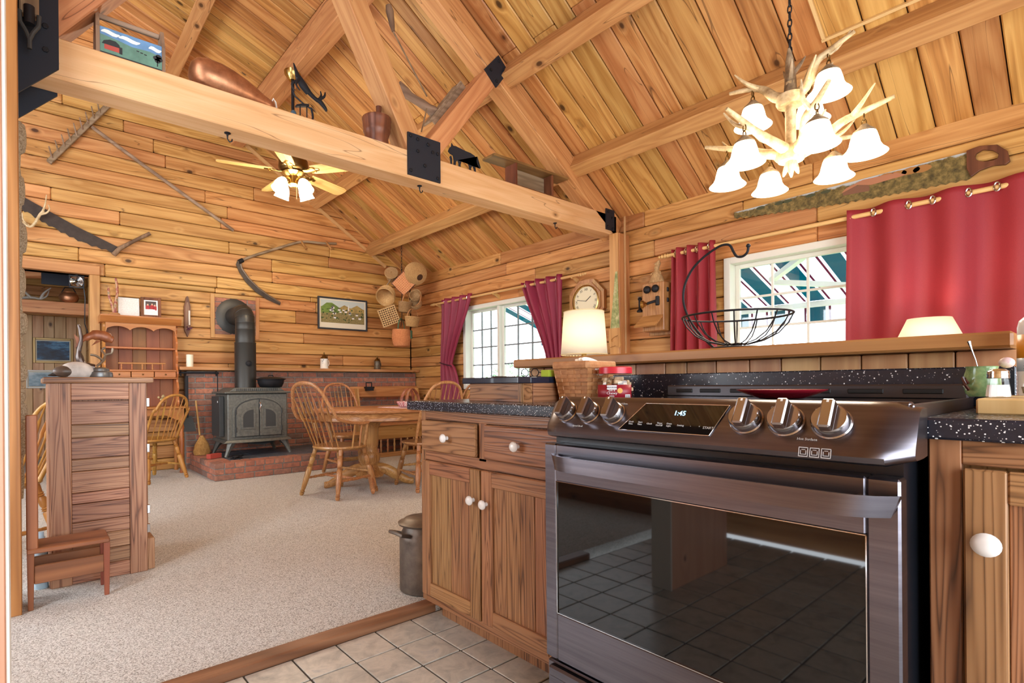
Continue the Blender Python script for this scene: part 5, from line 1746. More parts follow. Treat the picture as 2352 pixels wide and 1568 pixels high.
so = thing('step_stool', 'reddish wooden step stool with a tall grip post on the carpet', 'stool', (0, 0, .02))
box('grip_post', RED_Z, -.013, .028, 2.985, 3.02, .262, .845, so, .004)
box('step_board', RED_X, -.012, .287, 2.975, 3.175, .245, .266, so, .004)
for x in (-.012, .262):
    for y in (2.982, 3.145):
        M().add([(x + .003, y + .003, 0), (x + .022, y + .003, 0), (x + .022, y + .022, 0), (x + .003, y + .022, 0), (x, y, .245), (x + .026, y, .245), (x + .026, y + .026, .245), (x, y + .026, .245)], [(3, 2, 1, 0), (4, 5, 6, 7), (0, 1, 5, 4), (1, 2, 6, 5), (2, 3, 7, 6), (3, 0, 4, 7)]).build('leg', RED_Z, so, bevel=.002)
box('cross_board', RED_X, .012, .265, 2.988, 3.004, .110, .190, so, .003)
box('cross_board', RED_X, .012, .265, 3.150, 3.166, .110, .190, so, .003)
pa = thing('plastic_bottle', 'pale blue plastic bottle behind the step stool', 'bottle', (.040, 3.30, .02))
M().lathe([(.026, 0), (.028, .004), (.028, .20), (.020, .23), (.012, .25), (.012, .27), (0, .27)], 20).build('bottle_body', plain('pale_blue_plastic', lin(178, 206, 222), .4), pa, smooth=True)

# woolly rope garland down the post
ga = thing('rope_garland', 'knotted woolly rope garland hanging down behind the post edge', 'garland', (-.040, 3.175, 0))
rg = random.Random(6)
zc = 2.18
core = []
while zc > .45:
    core.append((rg.uniform(-.004, .004), 0, zc))
    zc -= .05
M().tube(core, .020, 8).build('cord', ROPE, ga, smooth=True)
for i, zz in enumerate((2.12, 1.88, 1.665, 1.462, 1.275, 1.145, 1.05, .955, .875, .79, .72)):
    h = (.075 if zz > 1.4 else .055) if zz > 1.2 else .042
    rr = .033 if zz > 1.2 else .030
    dx = 0.0 if i % 2 else .006
    M().tube([(dx, 0, zz + h), (dx, 0, zz + h * .8), (dx, 0, zz + h * .3), (dx, 0, zz - h * .3), (dx, 0, zz - h * .8), (dx, 0, zz - h)], [.012, rr * .85, rr, rr, rr * .85, .012], 14).build('knot', ROPE, ga, smooth=True)

# ================================================================== ON THE TIE BEAM (top at 2.645)
TZ = 2.645
tbx = thing('painted_tool_box', 'open wooden tool carrier with a painted barn landscape on the tie beam', 'tool box', (.42, 3.205, TZ))
SKYB, CLD, GRN, BARN, DKT = plain('paint_sky', lin(96, 134, 172), .6, noise=.15), plain('paint_cloud', lin(226, 226, 220), .6), plain('paint_meadow', lin(92, 128, 112), .6, noise=.2), plain('paint_barn', lin(170, 72, 62), .6), plain('paint_dark', lin(40, 42, 44), .6)
M().box(-.136, .136, 0, .012, 0, .135, .002).build('front_panel', SKYB, tbx)
M().box(-.136, .136, .13, .142, 0, .135, .002).build('back_panel', GREYW, tbx)
M().box(-.136, .136, .012, .13, 0, .012).build('bottom', GREYW, tbx)
for s in (-1, 1):
    M().prism([(0, 0), (.142, 0), (.142, .13), (.10, .235), (.04, .235), (0, .13)], 'x', s * .144 - .008, s * .144 + .008).build('end_panel', GREYW_Z, tbx)
M().bar((-.136, .07, .218), (.136, .07, .218), .022, .024, (0, 0, 1), .004).build('handle_bar', GREYW, tbx)
pt = M()
mats_p = [GRN, CLD, BARN, DKT]
pt.cur = 0
pt.prism([(-.135, .001), (.135, .001), (.135, .075), (.08, .085), (0, .078), (-.06, .088), (-.135, .095)], 'y', -.0012, .0)
pt.cur = 1
for cx_, cz, w in ((-.092, .112, .040), (-.01, .108, .048), (.104, .105, .030)):
    pt.prism([(cx_ + w * math.cos(t), cz + .010 * math.sin(t) + .004 * math.cos(3 * t)) for t in [2 * PI * i / 14 for i in range(14)]], 'y', -.0018, 0)
pt.cur = 2
pt.box(-.118, -.055, -.002, 0, .026, .052)
pt.cur = 3
pt.prism([(-.128, .050), (-.05, .050), (-.055, .066), (-.07, .078), (-.095, .078), (-.12, .066)], 'y', -.0024, 0)
pt.box(-.055, -.042, -.0022, 0, .022, .056)
pt.box(-.135, .135, -.0016, 0, .001, .010)
for cx_, cz in ((.115, .05), (.125, .06), (.108, .062), (.12, .072)):
    pt.prism([(cx_ + .014 * math.cos(t), cz + .012 * math.sin(t)) for t in [2 * PI * i / 10 for i in range(10)]], 'y', -.0022, 0)
pt.box(.112, .117, -.0022, 0, .02, .06)
for k in range(3):
    pt.box(.02 + .017 * k, .032 + .017 * k, -.002, 0, .064 - .003 * k, .069 - .003 * k)
pt.build('painted_scene', mats_p, tbx)

gd = thing('copper_goose_decoy', 'long burnished copper coloured gourd decoy lying on the tie beam', 'decoy', (.695, 3.262, TZ), 0.0)
prof = [(0, 0), (.042, .006), (.075, .03), (.092, .08), (.097, .15), (.092, .22), (.076, .30), (.055, .37), (.040, .41), (.034, .44), (.029, .465), (.014, .478), (0, .48)]
M().lathe(prof, 24, Matrix.Translation((0, 0, .098)) @ Matrix.Rotation(.14, 4, 'Y') @ Matrix.Rotation(PI / 2, 4, 'Y')).build('body', COPPER, gd, smooth=True)
M().tube([(.45, -.01, .045), (.462, -.02, .075), (.475, -.02, .055), (.485, -.005, .035), (.48, .0, .02)], .005, 8).build('leather_loop', plain('pale_cord', lin(214, 206, 196), .7), gd, smooth=True)
M().tube([(.40, -.02, .004), (.44, -.025, .003), (.478, -.01, .006)], .003, 6).build('base_cord', plain('pale_cord', lin(214, 206, 196), .7), gd)

hr = thing('balancing_horse_toy', 'black iron balancing horse toy with a blue ball weight on the tie beam', 'balance toy', (1.36, 3.28, TZ))
for dx in (-.022, .022):
    M().tube([(dx, 0, 0), (dx, 0, .115)], .004, 8).build('stand_rod', BLACKM, hr)
M().box(-.045, .045, -.02, .02, 0, .006).build('stand_base', BLACKM, hr)
M().prism([(-.05, .10), (-.02, .115), (.03, .128), (.034, .118), (-.02, .10), (-.045, .09)], 'y', -.014, .014).build('saddle_perch', BLACKM, hr)
def limb(pts, rad, nm):
    q = smooth_pts(pts, 3)
    rr = [rad[0] + (rad[-1] - rad[0]) * i / (len(q) - 1) for i in range(len(q))] if len(rad) == 2 else None
    if rr is None:
        rr = []
        for i in range(len(q)):
            f = i / (len(q) - 1) * (len(rad) - 1)
            k = min(int(f), len(rad) - 2)
            rr.append(rad[k] + (rad[k + 1] - rad[k]) * (f - k))
    return M().tube(q, rr, 8, flat=(1, .7)).build(nm, BLACKM, hr, smooth=True)
limb([(-.035, 0, .285), (.0, 0, .24), (.035, 0, .205)], [.020, .028, .022], 'horse_body')
limb([(-.035, 0, .285), (-.05, 0, .325), (-.062, 0, .36)], [.018, .010, .004], 'horse_tail')
limb([(.03, 0, .215), (.075, 0, .185), (.11, 0, .175)], [.018, .014, .016], 'horse_neck')
limb([(.105, 0, .18), (.145, 0, .145), (.155, 0, .125)], [.018, .013, .007], 'horse_head')
for k, (p, q_, r_) in enumerate((((-.03, .01, .27), (-.065, .02, .235), (-.05, .02, .20)), ((-.03, -.01, .27), (-.055, -.02, .22), (-.03, -.02, .19)), ((.10, .008, .18), (.125, .012, .22), (.12, .012, .25)), ((.10, -.008, .18), (.135, -.012, .21), (.142, -.012, .24)))):
    limb([p, q_, r_], [.010, .008, .004], 'horse_leg')
M().tube([(-.07, 0, .185), (-.055, 0, .155), (.0, 0, .125), (.06, 0, .105)], .005, 8).build('rocker', BLACKM, hr, smooth=True)
M().tube(smooth_pts([(.05, 0, .115), (.062, 0, .06), (.045, 0, .015), (.01, 0, .005), (-.03, 0, .012), (-.05, 0, .022)], 3), .007, 8).build('counterweight_arm', BLACKM, hr, smooth=True)
M().ball((-.066, 0, .034), .026, 16, 10, (.8, .8, 1.15)).build('ball_weight', plain('blue_ball', lin(70, 100, 120), .15, .3), hr, smooth=True)

mo = thing('wooden_mortar', 'dark turned wooden mortar with pestle beside the truss strut', 'mortar', (1.885, 3.275, TZ))
M().lathe([(.078, 0), (.082, .01), (.080, .05), (.088, .085), (.094, .095), (.092, .11), (.096, .125), (.098, .165), (.102, .175), (.10, .188), (.085, .188), (.07, .12), (0, .06)], 26).build('mortar_body', DARKW, mo, smooth=True)
M().tube([(.01, 0, .08), (.02, .01, .20), (.026, .015, .285)], [.018, .016, .021], 12).build('pestle', DARKW, mo, smooth=True)

cw = thing('iron_cow_silhouette', 'flat black iron wolf silhouette standing on the tie beam', 'silhouette', (2.47, 3.225, TZ))
wp = [(0, .105), (.015, .135), (.03, .15), (.035, .178), (.05, .16), (.075, .163), (.12, .158), (.17, .152), (.22, .15), (.265, .138), (.28, .11), (.29, .075), (.315, .05), (.325, .06), (.31, .075), (.305, .11), (.29, .14), (.28, .10), (.27, .06), (.275, .02), (.285, .0), (.262, .0), (.255, .03), (.24, .055), (.225, .03), (.23, 0), (.212, 0), (.205, .04), (.19, .07), (.15, .07), (.13, .062), (.12, .03), (.125, .0), (.105, .0), (.10, .04), (.09, .06), (.075, .04), (.07, 0), (.052, 0), (.055, .05), (.045, .085), (.02, .09)]
M().prism(wp, 'y', 0, .006).build('silhouette_plate', PLATE, cw)
M().prism([(.005, .06), (.02, .075), (.03, .05), (.028, .008), (.015, .008), (.012, .04)], 'y', -.012, -.006).build('cub_silhouette', PLATE, cw)

bn = thing('miniature_bench', 'small dark-edged wooden bench on the tie beam', 'bench', (3.40, 3.275, TZ))
M().box(-.46, .46, -.075, .075, -.010, .010, .003, Matrix.Translation((-.02, 0, .205)) @ Matrix.Rotation(-.02, 4, 'Y')).build('bench_top', wood('mini_bench', lin(150, 110, 70), lin(116, 80, 48), lin(60, 40, 26), 'X', rings=5, contrast=.5, vary=.02), bn)
for x in (-.22, .23):
    M().box(x - .012, x + .012, -.065, .065, 0, .198, .003).build('leg_panel', DARKW, bn)
M().box(-.21, .22, .03, .042, .02, .19, .002).build('back_panel', GREYW, bn)
M().box(-.26, .42, -.07, .07, 0, .012, .002).build('base_board', DARKW, bn)

tool = thing('wooden_yoke_tool', 'old grey wooden implement with a horned arm resting on the truss strut', 'old tool', (2.42, 3.42, 3.12))
M().tube(smooth_pts([(-.27, 0, .10), (-.16, 0, .055), (-.05, 0, .035), (.04, 0, .01), (.10, 0, .0)], 3), [.040] * 3 + [.032] * 3 + [.034] * 3 + [.042] * 3 + [.035], 12).build('horned_arm', GREYW, tool, smooth=True)
M().bar((.0, 0, -.10), (.30, 0, .30), .12, .018, (-.8, 0, .6), .003).build('trough_board', GREYW, tool)
M().bar((.02, -.05, -.11), (.32, -.05, .29), .015, .075, (-.8, 0, .6), .003).build('trough_side', GREYW, tool)
M().box(-.09, .015, -.05, .05, -.14, -.125, .002, Matrix.Rotation(-1.2, 4, 'Y')).build('trough_end', GREYW_Z, tool)
M().tube([(-.02, -.02, .0), (-.08, -.03, -.20)], .006, 6).build('brace_rod', GREYW_Z, tool)
stk = thing('turned_grip_stick', 'grey turned wooden grip hanging beside the steep strut', 'old tool', (2.13, 3.46, 3.66))
M().tube([(-.03, 0, .16), (-.02, 0, .12), (0, 0, .02), (.01, 0, -.02)], [.022, .030, .020, .012], 12).build('grip', GREYW_Z, stk, smooth=True)
M().tube([(.01, 0, -.02), (.30, -.02, -.42)], .006, 8).build('thin_rod', GREYW_Z, stk)

for i, (x, lb_) in enumerate(((.90, 'small black hook under the tie beam below the copper decoy'), (2.24, 'small black hook under the tie beam below the centre plate'), (3.73, 'small black screw hook under the tie beam near the corner post'))):
    h = thing('beam_hook', lb_, 'hook', (x, 3.275, 2.45), 0, 'hooks under the tie beam')
    M().lathe([(.018, 0), (.018, -.004), (.006, -.008), (.005, -.02)], 12).build('hook_plate', BLACKM, h)
    M().tube([(0, 0, -.01), (0, 0, -.035), (.012, 0, -.05), (.024, 0, -.042), (.026, 0, -.03)], .004, 8).build('hook_curve', BLACKM, h, smooth=True)

pu = thing('block_and_hook', 'old wooden pulley block with iron hook hanging on the black plate', 'pulley', (.012, 3.12, 2.66))
M().box(-.035, .035, -.025, .025, -.0, .32, .006).build('wood_block', GREYW_Z, pu)
M().lathe([(.020, -.05), (.020, .03), (0, .03)], 14, Matrix.Translation((0, -.03, .0))).build('iron_collar', BLACKM, pu, smooth=True)
for s in (-1, 1):
    M().tube([(s * .035, -.03, .0), (s * .032, -.032, -.05), (s * .012, -.032, -.085), (0, -.032, -.12), (-.0, -.03, -.16)], .009, 8).build('iron_strap', STOVE_D, pu, smooth=True)

# ================================================================== ON THE GABLE WALL
YW = YB - .002
rk = thing('hay_rake', 'weathered wooden hay rake with pegs and a long grey handle on the gable wall', 'rake', (0, 0, 0))
a, b = Vector((.175, YW - .03, 3.315)), Vector((.745, YW - .03, 4.145))
M().bar(a, b, .05, .055, (0, -1, 0), .005).build('rake_head', GREYW, rk)
dirh = (b - a).normalized()
for k in range(11):
    p = a.lerp(b, .05 + .09 * k)
    M().tube([p + Vector((0, -.02, 0)), p + Vector((-.03, -.10, .09))], [.010, .006], 8).build('peg', GREYW, rk)
M().tube([(.542, YW - .05, 3.786), (.95, YW - .03, 3.545), (1.5, YW - .02, 3.225), (1.995, YW - .02, 2.932)], .020, 8).build('handle', GREYW, rk, smooth=True)

sw = thing('crosscut_saw', 'dark two-man crosscut saw with a wooden handle on the gable wall', 'saw', (0, 0, 0))
top = [(-.30, 3.06), (.0, 2.905), (.4, 2.70), (.79, 2.53)]
bl_ = [(.75, 2.475), (.45, 2.545), (.2, 2.66), (0, 2.775), (-.15, 2.84), (-.30, 2.88)]
top = [(-.16, 2.985)] + top[1:]
bl_ = bl_[:-2] + [(-.16, 2.845)]
poly = list(top)
for (p, q) in zip(bl_[:-1], bl_[1:]):
    n = 7
    for i in range(n):
        t = i / n
        x, z = p[0] + (q[0] - p[0]) * t, p[1] + (q[1] - p[1]) * t
        poly.append((x, z - (.018 if i % 2 else 0)))
poly.append(bl_[-1])
M().prism(poly, 'y', YW - .012, YW - .008).build('blade', plain('rusty_steel', lin(66, 56, 50), .6, .5, noise=.2), sw)
M().tube([(.73, YW - .035, 2.44), (.79, YW - .035, 2.52), (.92, YW - .035, 2.62), (1.08, YW - .035, 2.735)], [.028, .024, .018, .020], 10).build('handle', GREYW_Z, sw, smooth=True)
an = thing('antler_hook', 'pale antler hook holding the crosscut saw', 'antler', (0, 0, 0))
for k, pts in enumerate(([(-.05, YW - .02, 2.66), (.02, YW - .05, 2.62), (.06, YW - .07, 2.66), (.10, YW - .08, 2.75), (.13, YW - .09, 2.79)], [(.12, YW - .09, 2.78), (.14, YW - .10, 2.85), (.152, YW - .12, 2.95)], [(.10, YW - .08, 2.75), (.15, YW - .10, 2.77), (.175, YW - .12, 2.81), (.165, YW - .13, 2.85)], [(.02, YW - .05, 2.62), (-.03, YW - .09, 2.66), (-.04, YW - .12, 2.73)])):
    sp_ = smooth_pts(pts, 4)
    n = len(sp_)
    M().tube(sp_, [(.015 if k == 0 else .012) * (1 - .75 * i / n if k else 1 - .2 * i / n) for i in range(n)], 8).build('antler_tine', ANTLER, an, smooth=True)

sy = thing('scythe', 'old scythe with a curved snath and dark blade on the gable wall', 'scythe', (0, 0, 0))
M().tube(smooth_pts([(2.045, YW - .02, 2.545), (2.203, YW - .03, 2.635), (2.567, YW - .04, 2.803), (2.80, YW - .05, 2.905), (2.95, YW - .05, 2.94), (3.15, YW - .04, 2.955), (3.375, YW - .02, 2.99)], 4), .017, 10).build('snath', GREYW, sy, smooth=True)
for x, z in ((2.86, 2.915), (3.22, 2.965)):
    M().tube([(x - .01, YW - .05, z + .02), (x + .03, YW - .14, z - .10)], [.013, .017], 10).build('nib_grip', OAK_Z, sy, smooth=True)
pts = [(2.035, 2.555), (2.02, 2.51), (2.06, 2.42), (2.14, 2.30), (2.26, 2.19), (2.40, 2.11), (2.57, 2.05), (2.58, 2.085), (2.44, 2.155), (2.31, 2.24), (2.19, 2.35), (2.11, 2.46), (2.075, 2.545)]
M().prism(pts, 'y', YW - .024, YW - .016).build('blade', plain('scythe_steel', lin(76, 68, 62), .45, .6, noise=.2), sy)
M().tube([(2.075, YW - .02, 2.545), (2.09, YW - .02, 2.47), (2.17, YW - .02, 2.36), (2.29, YW - .02, 2.25), (2.42, YW - .02, 2.165), (2.57, YW - .02, 2.085)], .011, 8).build('blade_spine', plain('scythe_edge', lin(130, 110, 90), .4, .5), sy, smooth=True)
M().lathe([(.028, -.03), (.028, .03)], 12, Matrix.Translation((2.075, YW - .03, 2.56)) @ Matrix.Rotation(1.0, 4, 'Y')).build('ferrule', BLACKM, sy)

rc_ = thing('cable_raceway', 'thin tan cable raceway running down the gable under the roof slope', 'raceway', (0, 0, 0))
M().bar((1.93, YW - .012, 4.16), (2.10, YW - .012, 4.075), .02, .03, (0, -1, 0)).build('raceway_run', PINE_X, rc_)
M().bar((2.09, YW - .012, 4.085), (4.18, YW - .012, 2.768), .036, .03, (0, -1, 0)).build('raceway_run', plain('raceway_tan', lin(206, 162, 108), .5), rc_)

fp = thing('village_print', 'black framed print of a white village under green hills', 'picture', (3.478, YW, 2.0))
FW, FH = .382, .226
for a_, b_, c_, d_ in ((-FW, -FW + .022, -FH, FH), (FW - .022, FW, -FH, FH), (-FW + .022, FW - .022, FH - .022, FH), (-FW + .022, FW - .022, -FH, -FH + .022)):
    M().box(a_, b_, -.026, 0, c_, d_, .003).build('frame_bar', plain('frame_black', lin(46, 50, 56), .4), fp)
M().box(-FW + .02, FW - .02, -.010, -.002, -FH + .02, FH - .02).build('mat_board', plain('mat_cream', lin(230, 220, 196), .8), fp)
vm = [plain('print_sky', lin(196, 206, 200), .7), plain('print_hill_a', lin(112, 136, 62), .7, noise=.25), plain('print_hill_b', lin(170, 146, 86), .7, noise=.25), plain('print_field', lin(140, 126, 80), .7, noise=.35, nscale=60), plain('print_house', lin(236, 234, 226), .7), plain('print_roof', lin(96, 90, 90), .7), plain('print_tree', lin(62, 84, 44), .7)]
vp = M()
vp.cur = 0
vp.box(-.335, .335, -.012, -.010, -.13, .185)
vp.cur = 3
vp.box(-.335, .335, -.0126, -.010, -.13, .09)
vp.cur = 2
vp.prism([(-.10, .06), (.02, .13), (.12, .09), (.22, .14), (.335, .08), (.335, .03), (-.10, .03)], 'y', -.0130, -.010)
vp.cur = 1
vp.prism([(-.335, .08), (-.25, .145), (-.17, .15), (-.08, .10), (-.02, .06), (-.02, .02), (-.335, .0)], 'y', -.0134, -.010)
rv = random.Random(12)
for k in range(16):
    x, z = rv.uniform(-.20, .31), rv.uniform(-.07, .07)
    s = .016 + .006 * rv.random()
    vp.cur = 4
    vp.box(x - s, x + s, -.0140, -.010, z, z + s * 1.1)
    vp.cur = 5
    vp.prism([(x - s * 1.1, z + s * 1.1), (x + s * 1.1, z + s * 1.1), (x, z + s * 2.0)], 'y', -.0142, -.010)
vp.cur = 4
vp.prism([(.075, .05), (.095, .05), (.095, .095), (.085, .14), (.075, .095)], 'y', -.0146, -.010)
for k in range(40):
    x, z = rv.uniform(-.325, .325), rv.uniform(-.12, .08)
    s = rv.uniform(.007, .014)
    vp.cur = 6
    vp.prism([(x + s * math.cos(t), z + s * math.sin(t)) for t in [2 * PI * i / 7 for i in range(7)]], 'y', -.0138, -.010)
vp.build('village_scene', vm, fp)

# ================================================================== HANGING BASKETS IN THE CORNER
HKX, HKY = 4.05, 6.38
hc = thing('basket_chain', 'thin dark chain with hook hanging from the ceiling boards in the corner', 'chain', (HKX, HKY, 0))
zt = roof_z(HKX) - .002
M().lathe([(.02, zt), (.02, zt - .006), (.006, zt - .012)], 10).build('ceiling_plate', BLACKM, hc)
M().tube([(0, 0, zt - .01), (0, 0, zt - .05), (.02, 0, zt - .07), (.03, 0, zt - .05)], .005, 8).build('hook', BLACKM, hc, smooth=True)
zz = zt - .075
k = 0
while zz > 2.62:
    ax = (1, 0) if k % 2 else (0, 1)
    M().tube([(.011 * math.cos(t) * ax[0], .011 * math.cos(t) * ax[1], zz - .022 + .026 * math.sin(t)) for t in [2 * PI * i / 10 for i in range(10)]], .003, 6, closed=True).build('chain_link', BLACKM, hc)
    zz -= .044
    k += 1
M().tube([(0, 0, zz + .02), (0, 0, 1.95), (-.02, 0, 1.80)], .005, 6).build('hanging_rod', BLACKM, hc)


def woven(t, prof, mat, rot=None, rings=None, staves=22, n=26, sx=1.0, sy=1.0, w=.004):
    """basket wall: stacked horizontal weavers over upright stakes"""
    R = rot if rot else Matrix.Identity(4)
    body = M()
    prf = [Vector((r_, z_)) for r_, z_ in prof]
    L = [0]
    for a, b in zip(prf[:-1], prf[1:]):
        L.append(L[-1] + (b - a).length)
    def at(s):
        for i in range(len(prf) - 1):
            if s <= L[i + 1] + 1e-9:
                f = (s - L[i]) / max(1e-9, L[i + 1] - L[i])
                return prf[i].lerp(prf[i + 1], f)
        return prf[-1]
    nr = max(5, int(L[-1] / (w * 1.9)))
    for i in range(nr + 1):
        p = at(L[-1] * i / nr)
        if p.x < .008:
            continue
        pts = []
        m = staves * 2
        for j in range(m):
            th = 2 * PI * j / m
            rr = p.x + (.0028 if (j + i) % 2 else -.0012)
            pts.append(R @ Vector((rr * math.cos(th) * sx, rr * math.sin(th) * sy, p.y)))
        body.tube(pts, w, 4, closed=True)
    o = body.build('weave', mat, t, smooth=False)
    o['kind'] = 'stuff'
    lin_ = M().lathe([(max(0.0, r_ - .004), z_) for r_, z_ in prof], n, R, caps=False, sx=sx, sy=sy)
    lin_.build('lining', mat, t, smooth=True, solid=.002)
    return o


def rim(t, r_, z_, mat, rot=None, sx=1, sy=1, w=.007):
    R = rot if rot else Matrix.Identity(4)
    M().tube([R @ Vector((r_ * math.cos(a) * sx, r_ * math.sin(a) * sy, z_)) for a in [2 * PI * i / 28 for i in range(28)]], w, 6, closed=True).build('rim', mat, t, smooth=True)


def hoop_handle(t, r_, z_, h, mat, rot=None, ax='x', w=.006):
    R = rot if rot else Matrix.Identity(4)
    pts = []
    for i in range(13):
        a = PI * i / 12
        c_, s_ = r_ * math.cos(a), h * math.sin(a)
        pts.append(R @ (Vector((c_, 0, z_ + s_)) if ax == 'x' else Vector((0, c_, z_ + s_))))
    M().tube(pts, w, 8, flat=(.7, 1.4)).build('handle', mat, t, smooth=True)


G = 'baskets hanging in the corner'
RX, RY, RZ = (lambda a: Matrix.Rotation(a, 4, 'X')), (lambda a: Matrix.Rotation(a, 4, 'Y')), (lambda a: Matrix.Rotation(a, 4, 'Z'))
# direction that faces the kitchen from the corner
TOC = Vector((-.56, -.82, -.1)).normalized()
def tocam(tilt=0.0, roll=0.0):
    q = TOC.to_track_quat('Z', 'Y').to_matrix().to_4x4()
    return q @ RZ(roll) @ RX(tilt)
b1 = thing('creel_basket', 'small lidded round basket at the top of the hanging cluster', 'basket', (3.93, 6.46, 2.56), group=G)
woven(b1, [(.0, .0), (.085, .0), (.088, .02), (.07, .10), (.06, .16)], WICK_M, tocam(-.5, 0) @ RX(PI), w=.004)
rim(b1, .09, .012, WICK_L, tocam(-.5, 0) @ RX(PI))
b2 = thing('globe_basket', 'large round globe basket with a side hole, top of the cluster beside the window wall', 'basket', (4.20, 6.26, 2.54), group=G)
woven(b2, [(.06, -.14), (.11, -.115), (.145, -.06), (.155, 0), (.145, .06), (.11, .11), (.05, .135)], WICK_L, tocam(.7, .8), w=.0045, staves=28)
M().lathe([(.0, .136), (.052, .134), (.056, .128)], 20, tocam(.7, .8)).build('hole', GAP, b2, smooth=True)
b3 = thing('square_splint_basket', 'square reddish splint basket showing its woven base in the hanging cluster', 'basket', (4.07, 6.36, 2.40), group=G)
m3 = tocam(0, PI / 4)
for i in range(9):
    for j in range(9):
        o_ = .004 if ((i // 3 + j // 3) % 2) else 0
        M().box(-.117 + .026 * i, -.117 + .026 * i + .024, -.117 + .026 * j, -.117 + .026 * j + .024, .04, .046 + o_, .001, m3).build('splint', WICK_O, b3)
for k in range(4):
    M().box(-.125, .125, .112, .122, -.06, .048, .003, m3 @ RZ(PI / 2 * k)).build('side_panel', DARKW, b3)
b4 = thing('oval_melon_basket', 'oval pale basket hanging on its side nearest the gable wall', 'basket', (3.88, 6.50, 2.26), group=G)
woven(b4, [(.0, -.06), (.07, -.05), (.115, -.01), (.13, .04), (.125, .07)], WICK_L, tocam(.9, -.4), sy=1.35, w=.0042)
rim(b4, .13, .072, WICK_L, tocam(.9, -.4), sy=1.35)
M().tube([(.0, 0, .12), (.03, -.02, .17), (.05, -.02, .21)], .008, 6).build('handle', ANTLER_D, b4, smooth=True)
b5 = thing('ribbed_egg_basket', 'ribbed buttocks egg basket in the cluster by the window wall', 'basket', (4.20, 6.26, 2.18), group=G)
for s in (-1, 1):
    woven(b5, [(.0, -.075), (.04, -.07), (.075, -.04), (.085, 0), (.08, .03)], WICK_M, Matrix.Translation(Vector((.0, 0, s * .055)) + TOC * .01) @ tocam(-.6, .5), w=.0042, staves=16)
hoop_handle(b5, .10, .0, .12, WICK_B, tocam(.6, 1.2))
b6 = thing('lattice_tray_basket', 'open lattice cheese basket with square holes in the hanging cluster', 'basket', (3.90, 6.48, 1.95), group=G)
m6 = tocam(.1, .35)
for k in range(9):
    M().box(-.122 + .029 * k, -.122 + .029 * k + .012, -.128, .128, .05, .055, .001, m6).build('lattice_strip', WICK_L, b6)
    M().box(-.128, .128, -.122 + .029 * k, -.122 + .029 * k + .012, .054, .059, .001, m6).build('lattice_strip', WICK_L, b6)
M().box(-.115, .115, -.115, .115, -.07, -.065, .001, m6).build('dark_inside', DARKW, b6)
for k in range(4):
    M().box(-.13, .13, .118, .128, -.07, .055, .003, m6 @ RZ(PI / 2 * k)).build('side_panel', WICK_M, b6)
b7 = thing('grey_market_basket', 'small grey woven basket with a splint handle in the middle of the cluster', 'basket', (4.07, 6.34, 2.0), group=G)
woven(b7, [(.0, 0), (.095, .0), (.10, .02), (.112, .13)], WICK_M, RZ(.6) @ RX(.12), w=.0045, sx=1.1, sy=.8)
rim(b7, .113, .132, WICK_M, RZ(.6) @ RX(.12), 1.1, .8)
hoop_handle(b7, .115, .13, .13, WICK_B, RZ(.6) @ RX(.12))
b8 = thing('pale_tub_basket', 'small pale basket with hoop handle low in the cluster by the window wall', 'basket', (4.14, 6.27, 1.80), group=G)
woven(b8, [(.0, 0), (.085, .0), (.088, .02), (.112, .125)], WICK_L, RZ(.3) @ RX(.1), w=.0042, sx=1.1, sy=.8)
rim(b8, .114, .128, WICK_L, RZ(.3) @ RX(.1), 1.1, .8)
hoop_handle(b8, .115, .125, .12, WICK_B, RZ(.3) @ RX(.1), w=.005)
b9 = thing('orange_wicker_basket', 'orange wicker basket with green handles at the bottom of the cluster', 'basket', (4.03, 6.37, 1.53), group=G)
woven(b9, [(.0, 0), (.105, .0), (.12, .03), (.135, .10), (.132, .17), (.126, .215)], WICK_O, RZ(.5), w=.005, staves=24, sx=1.05, sy=.9)
rim(b9, .128, .218, WICK_O, RZ(.5), 1.05, .9)
GRNH = plain('green_leather', lin(70, 106, 78), .6)
hoop_handle(b9, .095, .19, .19, GRNH, RZ(.5))
M().box(.04, .075, -.135, -.12, .10, .215, .003, RZ(.5)).build('green_tab', GRNH, b9)

# ================================================================== WINDOW WALL: CURTAINS AND RODS
def curtain(name, label, mat, top, bot, z0, z1, X, folds, amp, tie=None, group=None, phase=0.0):
    """top/bot = (y at one side, y at other side); tie = (z, ya, yb)"""
    t = thing(name, label, 'curtain', (0, 0, 0), 0, group)
    nu, nv = folds * 10, 34
    def edge(z):
        f = (z1 - z) / (z1 - z0)
        if tie:
            zt_, ya, yb = tie
            if z >= zt_:
                g = (z1 - z) / (z1 - zt_)
                g = g * g * (3 - 2 * g) * .35 + .65 * g
                return top[0] + (ya - top[0]) * g, top[1] + (yb - top[1]) * g, 1 - .55 * g
            g = (zt_ - z) / (zt_ - z0)
            g = math.sqrt(g)
            return ya + (bot[0] - ya) * g, yb + (bot[1] - yb) * g, .45 + .35 * g
        return top[0] + (bot[0] - top[0]) * f, top[1] + (bot[1] - top[1]) * f, 1.0
    def fn(u, v_):
        z = z1 + (z0 - z1) * v_
        a, b, am = edge(z)
        y = a + (b - a) * u
        w = math.sin(2 * PI * folds * u + phase)
        x = X + amp * am * w + .004 * math.sin(7 * u * folds + 9 * v_)
        return (x, y, z)
    M().grid(fn, nu, nv).build('cloth', mat, t, smooth=True, solid=.003)
    return t


